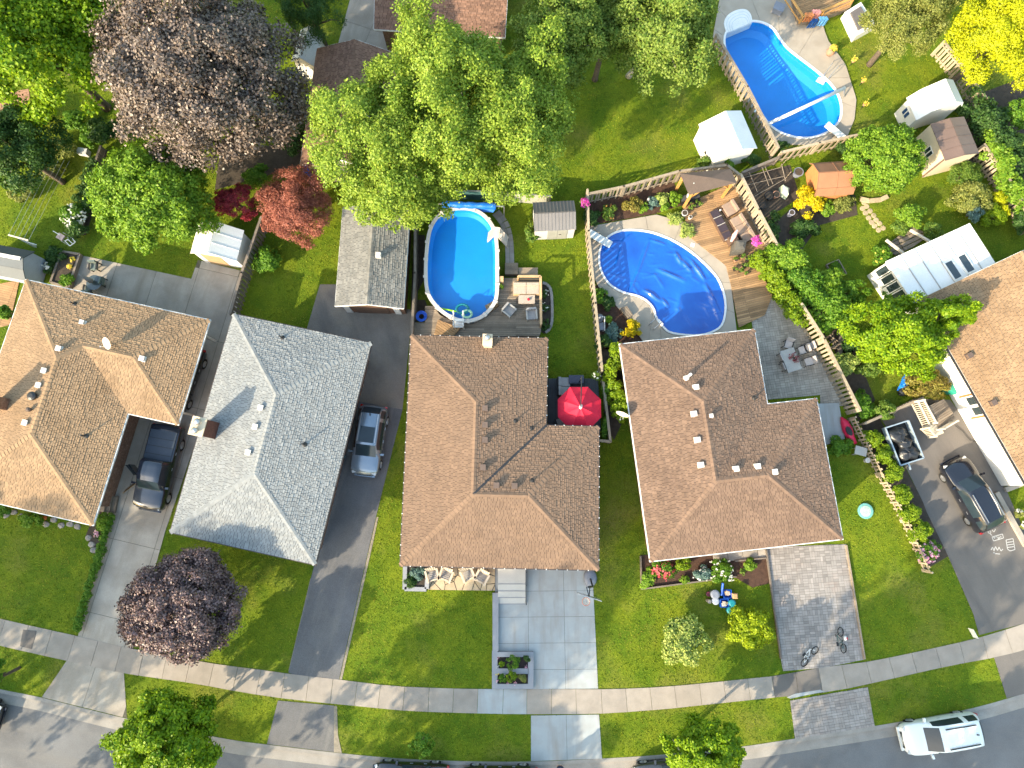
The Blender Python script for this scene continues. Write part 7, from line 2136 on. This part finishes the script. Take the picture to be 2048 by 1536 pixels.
# sunroom
sr = thing('sunroom', 'glazed sunroom with a white panel roof against the tan house', 'sunroom', loc(1880, 525))
ZS = 2.7
rc4 = [Vector(loc(*p, ZS)) for p in ((1771, 523), (1940, 446), (1991, 525), (1830, 610))]
n_ = 6
for i in range(n_):
    t0, t1 = i / n_ + .003, (i + 1) / n_ - .003
    q4 = [rc4[0].lerp(rc4[1], t0), rc4[0].lerp(rc4[1], t1), rc4[3].lerp(rc4[2], t1), rc4[3].lerp(rc4[2], t0)]
    obj('roof_panel', MB().prism([(p.x, p.y) for p in q4], ZS - .08, ZS), M_WHITER, sr)
    if i: obj('roof_seam', MB().bar(rc4[0].lerp(rc4[1], i / n_) + Vector((0, 0, .02)), rc4[3].lerp(rc4[2], i / n_) + Vector((0, 0, .02)), .05, .05), M_GREYF, sr)
for (u0, u1) in ((.50, .60), (.66, .76)):
    def rp(u, v): return (rc4[0].lerp(rc4[1], u)).lerp(rc4[3].lerp(rc4[2], u), v)
    q4 = [rp(u0, .52), rp(u1, .52), rp(u1, .95), rp(u0, .95)]
    sk = obj('skylight', MB().prism([(p.x, p.y) for p in q4], ZS, ZS + .12), M_WHITE, sr)
    q5 = [rp(u0 + .012, .545), rp(u1 - .012, .545), rp(u1 - .012, .925), rp(u0 + .012, .925)]
    obj('skylight_pane', MB().prism([(p.x, p.y) for p in q5], ZS + .12, ZS + .125), M_GLASS, sk)
w4 = offset_poly([(p.x, p.y) for p in rc4], .1)
obj('wall', MB().prism(w4, 0, .7, top=False), M_WSIDE, sr)
for i in (0, 3):
    a, b = w4[i], w4[(i + 1) % 4]
    for k in range(5):
        t0, t1 = (k + .05) / 5, (k + .95) / 5
        pa, pb2 = (a[0] + (b[0] - a[0]) * t0, a[1] + (b[1] - a[1]) * t0), (a[0] + (b[0] - a[0]) * t1, a[1] + (b[1] - a[1]) * t1)
        obj('window', MB().bar((*pa, 1.65), (*pb2, 1.65), .05, 1.9), M_WHITE, sr)
        nrm = Vector((b[1] - a[1], -(b[0] - a[0]), 0)).normalized()
        ctr = sum((Vector((*p, 0)) for p in w4), Vector()) / 4
        if nrm.dot(Vector((*a, 0)) - ctr) < 0: nrm = -nrm
        obj('pane', MB().bar(Vector((*pa, 1.75)).lerp(Vector((*pb2, 1.75)), .12) + nrm * .02, Vector((*pa, 1.75)).lerp(Vector((*pb2, 1.75)), .88) + nrm * .02, .03, 1.3), M_GLASS, sr)
pd = thing('pallet_deck', 'small dark plank deck behind the sunroom', 'deck', loc(1815, 490))
pieces(pd, 'plank', grid_cells(PP([(1762, 500), (1822, 452), (1860, 470), (1800, 512)], .15), R(25), 2.6, .3, .05), 0, .16, M_DECKG, 60)
for a, b, lab in (((1820, 460), (1861, 484), 'white timber bar right of the pallet deck'), ((1772, 480), (1806, 506), 'white timber bar left of the pallet deck')):
    tag(obj('white_timber', MB().bar(loc(*a, .9), loc(*b, .9), .14), M_CREAMR), lab, 'timber')
# right garden bits: stepping stones, planter square, trellises, pots
ORD = 'first second third fourth fifth sixth seventh eighth ninth tenth eleventh twelfth thirteenth'.split()
for i, (x, y) in enumerate(((1728, 405), (1725, 417), (1733, 413), (1731, 426), (1740, 422), (1737, 436), (1747, 431), (1743, 445), (1752, 440), (1749, 452), (1759, 447), (1757, 460), (1766, 456))):
    tag(obj('stepping_stone', MB().lathe(loc(x, y, 0), [(.19, 0), (.18, .03), (.1, .035)], 9), M_STONE), ORD[i] + ' stepping stone counted down from the clipped tree', 'stone', 'stepping stones')
sq = thing('square_planter', 'square wooden planter frame sunk in the shaded lawn', 'planter', loc(1672, 535))
c4 = [loc(*p, .1) for p in ((1652, 530), (1676, 520), (1692, 548), (1669, 557))]
for i in range(4): obj('planter_board', MB().bar(c4[i], c4[(i + 1) % 4], .06, .2), M_DECKG, sq)
for i, (a, b) in enumerate((((1720, 398), (1738, 402)), ((1738, 402), (1760, 400)), ((1760, 400), (1775, 393)))):
    tag(obj('edging_stone', MB().bar(loc(*a, .06), loc(*b, .06), .3, .14), M_STONE), ['left curved edging stone under the clipped tree', 'middle curved edging stone under the clipped tree', 'right curved edging stone under the clipped tree'][i], 'stone', 'edging stones')
ts = thing('bean_trellis', 'white cane trellis over the vegetable bed', 'trellis', loc(1520, 385))
for a, b in (((1478, 358), (1560, 335)), ((1486, 372), (1570, 352)), ((1487, 405), (1570, 358)), ((1498, 344), (1515, 384)), ((1524, 334), (1538, 372)), ((1530, 333), (1546, 368)), ((1563, 328), (1571, 362))):
    obj('cane', MB().bar(loc(*a, 1.1), loc(*b, 1.1), .03), M_DECKG, ts)
for p in ((1487, 405), (1570, 358), (1478, 358), (1560, 335)): obj('stake', MB().bar(loc(*p, 0), (*loc(*p, 0)[:2], 1.1), .035), M_DECKG, ts)
for x, y, r, h, m, lab in ((1535, 395, .3, .35, M_TRIM, 'large black pot below the trellis'), (1549, 393, .24, .35, M_TERRP, 'terracotta pot below the trellis'), (1592, 350, .32, .45, M_GREYP, 'grey barrel left of the orange shed'), (1522, 415, .22, .3, M_TRIM, 'black pot beside the cedar deck fence'), (1578, 431, .2, .5, mat('pale_lilac', (.50, .48, .56), .6, .05), 'pale birdbath among the dark plants')):
    c = loc(x, y); o = thing('garden_pot', lab, 'pot', c)
    obj('pot', MB().lathe(c, [(r * .75, 0), (r, h), (r * 1.06, h), (r * 1.06, h + .03), (r * .88, h + .03)], 14), m, o, smooth=False)
    obj('potting_soil', MB().lathe((c[0], c[1], h - .02), [(r * .86, 0), (r * .86, .055)], 12), M_DIRT, o)
tag(obj('compost_bin', MB().lathe(loc(1564, 388, 0), [(.32, 0), (.26, .7), (.12, .8)], 4, 1, 1.5, R(25)), mat('sage_plastic', (.40, .48, .38), .5, .1)), 'pale sage compost bin below the trellis', 'bin')
# open pool garden
pt = thing('flower_pot', 'brown barrel with yellow flowers at the pool paving edge', 'pot', loc(1660, 105, .1))
c = loc(1658, 108, .1); obj('pot', MB().lathe(c, [(.2, 0), (.3, .25), (.24, .5)], 14), M_TERRP, pt, smooth=True)
shrub('yellow_flowers', 'yellow flowers growing in the brown barrel', 1667, 97, 7, .35, 120, .1, 'green', cat='flowers', flowers='yelf', fn=36, fs=.11, z0=.6)
for i, (x, y) in enumerate(((1699, 132), (1718, 172), (1721, 218))):
    o = thing('lawn_flower', ['upper pot of yellow flowers on a lawn stake', 'middle pot of yellow flowers on a lawn stake', 'lower pot of yellow flowers on a lawn stake'][i], 'flowers', loc(x, y), 'yellow flower pots on stakes')
    c = loc(x, y); obj('stake', MB().bar(c, (c[0], c[1], .55), .03), M_DARK, o)
    obj('pot', MB().lathe((c[0], c[1], .5), [(.1, 0), (.14, .2), (.12, .2)], 10), M_TERRP, o)
    rg = np.random.default_rng(40 + i); p = np.array((c[0], c[1], .78)) + rg.normal(size=(50, 3)) * .09
    link('blossoms', quad_mesh('blossoms', leaf_quads(p, rg.normal(size=(50, 3)) + np.array((0, 0, 1)), .1, .9, rg)), LM['yelf'], o)
# raised deck with towels at the top right
td = deck('raised_deck', 'pine raised deck with towels at the top edge', [(1598, 44), (1585, -10), (1730, -40), (1700, 15), (1620, 42)], .55, R(24), M_DECKW)
railing(td, [(1562, -8), (1598, 46), (1640, 34), (1700, 8)], .55, .7, M_PINEY)
for i, (x, y, col, lab) in enumerate(((1620, 33, (.60, .22, .08), 'orange striped towel over the deck rail'), (1634, 27, (.66, .28, .26), 'pink striped towel over the deck rail'), (1648, 41, (.10, .32, .62), 'blue towel hanging outside the deck rail'), (1628, 45, (.02, .12, .40), 'dark blue towel hanging below the orange one'))):
    a = Vector(loc(x, y, 1.3 if i < 3 else .8)); mb = MB()
    for s in range(3):
        mb.box((a.x - .22 + s * .2, a.y, a.z - .55 + .02 * s), (.19, .05, .6), R(25)).box((a.x - .22 + s * .2, a.y + .15, a.z), (.19, .3, .03), R(25))
    tag(obj('towel', mb, mat('towel_%d' % i, col, .95, .35, 6, 8, .2)), lab, 'towel', 'towels on the deck rail')
wb_ = thing('hot_tub', 'hot tub with white surround and dark lid at the top', 'hot tub', loc(1718, 45))
F4 = [loc(*p, .7) for p in ((1690, 24), (1722, 4), (1752, 50), (1712, 72))]
obj('surround', MB().prism([p[:2] for p in F4], 0, .7), M_WHITE, wb_)
obj('lid', MB().prism(offset_poly([p[:2] for p in F4], .28), .7, .82), mat('grey_vinyl_lid', (.13, .115, .11), .7, .08), wb_)
tag(obj('low_table', MB().box(loc(1554, 22, .1), (.7, .6, .45), R(-25)).box((*loc(1554, 22, .1)[:2], .55), (.76, .66, .04), R(-25)), M_GREYP), 'grey low table on the paving by the open pool', 'table')
# left garden: patio set, swing, clothes dryer, planter
po = thing('folded_parasol', 'folded grey parasol on the shaded concrete patio', 'parasol', loc(178, 560))
a, b = Vector(loc(182, 562, .9)), Vector(loc(157, 548, 2.0))
obj('fabric', MB().tube([a, a.lerp(b, .3), a.lerp(b, .8), b], [.16, .15, .06, .02], 9), M_CUSHG, po, smooth=True)
obj('pole', MB().tube([(a.x, a.y, .03), a], .025, 6), M_DARK, po)
tb = thing('patio_table', 'round dark patio table on the shaded concrete patio', 'table', loc(188, 566))
c = loc(188, 565, .7); obj('table_top', MB().lathe((c[0], c[1], .68), [(.5, 0), (.52, .03), (.1, .04)], 18), M_TEAL if False else mat('dark_glass_top', (.05, .07, .075), .15, .1, spec=.8), tb)
for k in range(3): obj('leg', MB().bar((c[0], c[1], .65), (c[0] + .42 * math.cos(k * 2.09), c[1] + .42 * math.sin(k * 2.09), .03), .03), M_DARK, tb)
for i, (x, y, a) in enumerate(((195, 536, 180), (184, 582, 0), (206, 566, 80))):
    armchair('patio_chair', ['green-grey patio chair above the dark round table', 'dark patio chair below the round table', 'dark patio chair right of the round table'][i], x, y, .03, R(a), M_TRIM, mat('moss_sling', (.13, .17, .16), .8, .1), .8, 'patio chairs at the round table')
rb = thing('raised_bed', 'weathered timber raised bed beside the left patio', 'planter', loc(140, 540))
bw = [loc(*p, .2) for p in ((126, 504), (162, 510), (140, 576), (104, 566))]
for i in range(4): obj('planter_board', MB().bar(bw[i], bw[(i + 1) % 4], .14, .4), M_FENCED, rb)
obj('soil', MB().prism([p[:2] for p in bw], 0, .3), M_DIRT, rb)
for i, (x, y) in enumerate(((145, 519), (140, 533))):
    shrub('marigold', ['upper yellow marigold in the raised bed', 'lower yellow marigold in the raised bed'][i], x, y, 5, .25, 60, .08, 'green', cat='flowers', flowers='yelf', fn=26, fs=.09, z0=.3)
sw_ = thing('clothes_frame', 'white clothes line frame in the left garden', 'clothes line', loc(38, 480))
a, b = loc(17, 470, 1.7), loc(57, 481, 1.7)
obj('crossbar', MB().bar(a, b, .09), M_CREAMR, sw_)
m_ = ((a[0] + b[0]) / 2, (a[1] + b[1]) / 2)
obj('post', MB().bar((*m_, 0), (*m_, 1.7), .1).bar((*m_, 1.1), (b[0], b[1], .9), .05), M_WHITE, sw_)
for k in range(5):
    t = k / 4; p = Vector(a).lerp(Vector(b), t)
    obj('line', MB().bar(p, p + Vector((2.1, 5.6, 0)), .012), M_STEEL, sw_)
rk = thing('metal_rack', 'white metal frame rack beside the flowering shrub', 'rack', loc(135, 480))
for a, b in (((130, 482), (143, 475)), ((143, 475), (151, 484)), ((151, 484), (140, 492)), ((140, 492), (130, 482)), ((136, 479), (146, 488)), ((106, 462), (120, 470))): obj('bar', MB().bar(loc(*a, .9), loc(*b, .9), .04), M_WHITE, rk)
for p in ((130, 482), (143, 475), (151, 484), (140, 492)): obj('leg', MB().bar(loc(*p, 0), (*loc(*p, 0)[:2], .9), .03), M_WHITE, rk)
obj('seat', MB().box(loc(122, 474, .6), (.5, .4, .08), R(-30)), mat('dusty_pink', (.55, .40, .36), .8, .1), rk)
c = loc(163, 301, .5)
tag(obj('grey_bench', MB().box((c[0], c[1], 0), (.7, .4, .5), R(-10)), M_VENTW), 'pale box beside the left garden border', 'box')
st = thing('side_steps', 'brown timber steps beside the tan house driveway', 'steps', loc(215, 1005))
for i in range(3):
    p0 = [(204 + i * 11, 990 + i), (214 + i * 11, 991 + i), (207 + i * 11, 1024 + i), (197 + i * 11, 1022 + i)]
    obj('tread', MB().prism(PP(p0, .5 - i * .15), 0, .5 - i * .15), M_DECKG, st)
for i, (x, y) in enumerate(((12, 1030), (28, 1025), (42, 1034), (92, 1048), (108, 1040), (122, 1050), (140, 1048), (155, 1053), (177, 1075), (183, 1088), (187, 1100))):
    tag(obj('edging_stone', MB().blob(loc(x, y, .02), (.24, .2, .08), .2, 7, 4, i), mat('edging_rock', (.30, .28, .26), .9, .15, rpo=.2)), ORD[i] + ' grey edging stone from the left along the tan house bed', 'stone', 'stones edging the front bed')
shrub('pink_geranium', 'pink flowers in the corner bed beside the hedge', 194, 1068, 8, .35, 300, .1, 'dark', cat='flowers', flowers='pink', fn=12)
tag(obj('orange_geranium', MB().blob(loc(90, 1036, .2), (.14, .12, .12), .3, 8, 5, 6), mat('orange_petals', (.55, .16, .05), .8, .2)), 'orange flower in the planting bed of the tan house', 'flower')
lw = thing('lumber_pile', 'pale boards lying beside the pickup truck door', 'lumber', loc(260, 980))
for i in range(4): obj('board', MB().bar(loc(246 + i * 2, 986 - i * 2, .08), loc(272 + i * 1.5, 966 - i * 2, .08), .06, .05), M_PINE, lw)
tag(obj('utility_pole', MB().tube([loc(607, 250, 0), (*loc(607, 250, 0)[:2], 4.2)], [.07, .05], 8), M_VENTW), 'slim grey pole between the copper beech and russet roof', 'pole')
tag(obj('rain_barrel', MB().lathe(loc(617, 343, .5), [(.26, -.5), (.32, 0), (.30, .45), (.2, .47)], 14), M_BLUEP, smooth=True), 'blue rain barrel at the corner of the russet building', 'barrel')
tag(obj('hose_reel', MB().lathe(loc(684, 912, .2), [(.16, -.2), (.2, 0), (.2, .5), (.16, .52)], 12), M_TEAL), 'teal bin beside the wall of the grey house', 'bin')
lp = thing('log_pile', 'heap of cut branches and a grey plank behind the tall fence', 'log pile', loc(1672, 690))
q = random.Random(12)
for i in range(12):
    x, y = q.uniform(1660, 1684), q.uniform(668, 706); a = q.uniform(0, 3.1); r_ = q.uniform(.25, .55); c = loc(x, y, q.uniform(.1, .45))
    obj('branch', MB().tube([(c[0] - r_ * math.cos(a), c[1] - r_ * math.sin(a), c[2]), (c[0] + r_ * math.cos(a), c[1] + r_ * math.sin(a), c[2] + .1)], [.05, .03], 6), M_DECKG, lp)
obj('plank', MB().bar(loc(1684, 664, .3), loc(1680, 708, .3), .3, .05), M_FENCED, lp)
fence('border_fence', 'low dark timber fence between the left garden and round maple', [(212, 300), (196, 345), (176, 410), (164, 468)], .6, M_FENCED, 'board', .14, .02, alt=.03, posts=False)
# person standing at the kerb, only the feet in the picture
pe = loc(1119, 1530, -.1)
def skin_figure(verts, edges, radii, name, m, parent):
    me = bpy.data.meshes.new(name); me.from_pydata(verts, edges, [])
    o = bpy.data.objects.new(name, me); COL.objects.link(o); o.parent = parent
    s = o.modifiers.new('skin', 'SKIN'); s.use_smooth_shade = True
    for i, r in enumerate(radii): me.skin_vertices[0].data[i].radius = (r, r)
    me.skin_vertices[0].data[0].use_root = True
    d_ = o.modifiers.new('sub', 'SUBSURF'); d_.levels = d_.render_levels = 1
    me.materials.append(m); return o
ps = thing('person', 'person in white shoes standing at the kerb, cut off by the bottom edge', 'person', pe)
V = [(0, 0, .95), (0, 0, 1.15), (0, 0, 1.38), (0, 0, 1.48), (0, 0, 1.62), (-.1, 0, .9), (-.11, .02, .5), (-.11, 0, .1), (-.12, .16, .05), (.1, 0, .9), (.11, .02, .5), (.11, 0, .1), (.12, .16, .05), (-.19, 0, 1.36), (-.25, -.02, 1.1), (-.26, .08, .88), (.19, 0, 1.36), (.25, -.02, 1.1), (.26, .08, .88)]
E_ = [(0, 1), (1, 2), (2, 3), (3, 4), (0, 5), (5, 6), (6, 7), (7, 8), (0, 9), (9, 10), (10, 11), (11, 12), (2, 13), (13, 14), (14, 15), (2, 16), (16, 17), (17, 18)]
RD = [.15, .14, .15, .06, .10, .09, .06, .045, .04, .09, .06, .045, .04, .06, .045, .04, .06, .045, .04]
skin_figure(V, E_, RD, 'body', mat('skin', (.50, .30, .21), .6, .05), ps)
for s in (-1, 1):
    obj('shoe', MB().blob((s * .115, .07, .06), (.055, .15, .06), .05, 10, 6, 1), M_WHITE, ps, world=False, smooth=True)
obj('shirt', MB().lathe((0, 0, .86), [(.19, 0), (.17, .25), (.20, .48), (.10, .60)], 14, 1, .75), mat('grey_shirt', (.22, .24, .28), .9, .08), ps, world=False, smooth=True)
obj('shorts', MB().lathe((0, 0, .55), [(.22, 0), (.21, .2), (.18, .36)], 14, 1, .75), mat('navy_shorts', (.03, .04, .08), .9, .08), ps, world=False, smooth=True)
obj('hair', MB().blob((0, -.015, 1.66), (.105, .115, .10), .05, 10, 6, 2), M_BARK, ps, world=False, smooth=True)
# ---------------------------------------------------------------- grass growing on the lawns
def in_poly(px, py, poly):
    r = np.zeros(len(px), bool)
    for i in range(len(poly)):
        (x0, y0), (x1, y1) = poly[i - 1][:2], poly[i][:2]
        if y0 == y1: continue
        c = ((y0 > py) != (y1 > py)) & (px < (x1 - x0) * (py - y0) / (y1 - y0) + x0)
        r ^= c
    return r
N_ = 460000
gx, gy = nr.uniform(-40, 40, N_), nr.uniform(-19, 40, N_)
kx = np.array([p[0] for p in kerb_line]); ky = np.array([p[1] for p in kerb_line])
ok = gy > np.interp(gx, kx, ky) + .05
u_ = np.abs(gx) < 34 + .25 * np.maximum(gy, 0)
ok &= u_
for poly in HARD: ok &= ~in_poly(gx, gy, poly)
for h in (hA, hB, hC, hD):
    loop = [(h.W[k].x, h.W[k].y) for k in 'ABCDEGH' if k in h.W]
    ok &= ~in_poly(gx, gy, offset_poly(loop, .5))
ok &= ~in_poly(gx, gy, offset_poly(pool3, -.15))
gx, gy = gx[ok], gy[ok]
m_ = len(gx)
gp = np.stack([gx, gy, nr.uniform(.012, .045, m_)], 1)
gn = nr.normal(size=(m_, 3)) * .75 + np.array((0, 0, .75))
def grass_leaf():
    m, nt, b = nodes_of('grass_blades')
    g = nt.nodes.new('ShaderNodeNewGeometry'); p = g.outputs['Position']
    c = mixc(nt, ramp(nt, noise(nt, .5, 5, p), .36, .66), (.120, .200, .008), (.260, .305, .014))
    c = mixc(nt, ramp(nt, noise(nt, .3, 6, p), .48, .72), c, (.33, .295, .055))
    c = mixc(nt, ramp(nt, noise(nt, 1.6, 4, p), .52, .75), c, (.075, .165, .010))
    c = mixc(nt, g.outputs['Random Per Island'], mixc(nt, 1, c, (.45, .55, .5), 'MULTIPLY'), mixc(nt, 1, c, (1.25, 1.2, 1.1), 'MULTIPLY'))
    nt.links.new(c, b.inputs['Base Color']); b.inputs['Roughness'].default_value = .7; b.inputs['Specular IOR Level'].default_value = .2
    t = nt.nodes.new('ShaderNodeBsdfTranslucent'); nt.links.new(c, t.inputs[0])
    mx = nt.nodes.new('ShaderNodeMixShader'); mx.inputs[0].default_value = .3
    nt.links.new(b.outputs[0], mx.inputs[1]); nt.links.new(t.outputs[0], mx.inputs[2]); nt.links.new(mx.outputs[0], nt.nodes['Material Output'].inputs[0])
    return m
go = link('grass', quad_mesh('grass', leaf_quads(gp, gn, .10, .42, nr)), grass_leaf())
go['kind'] = 'stuff'
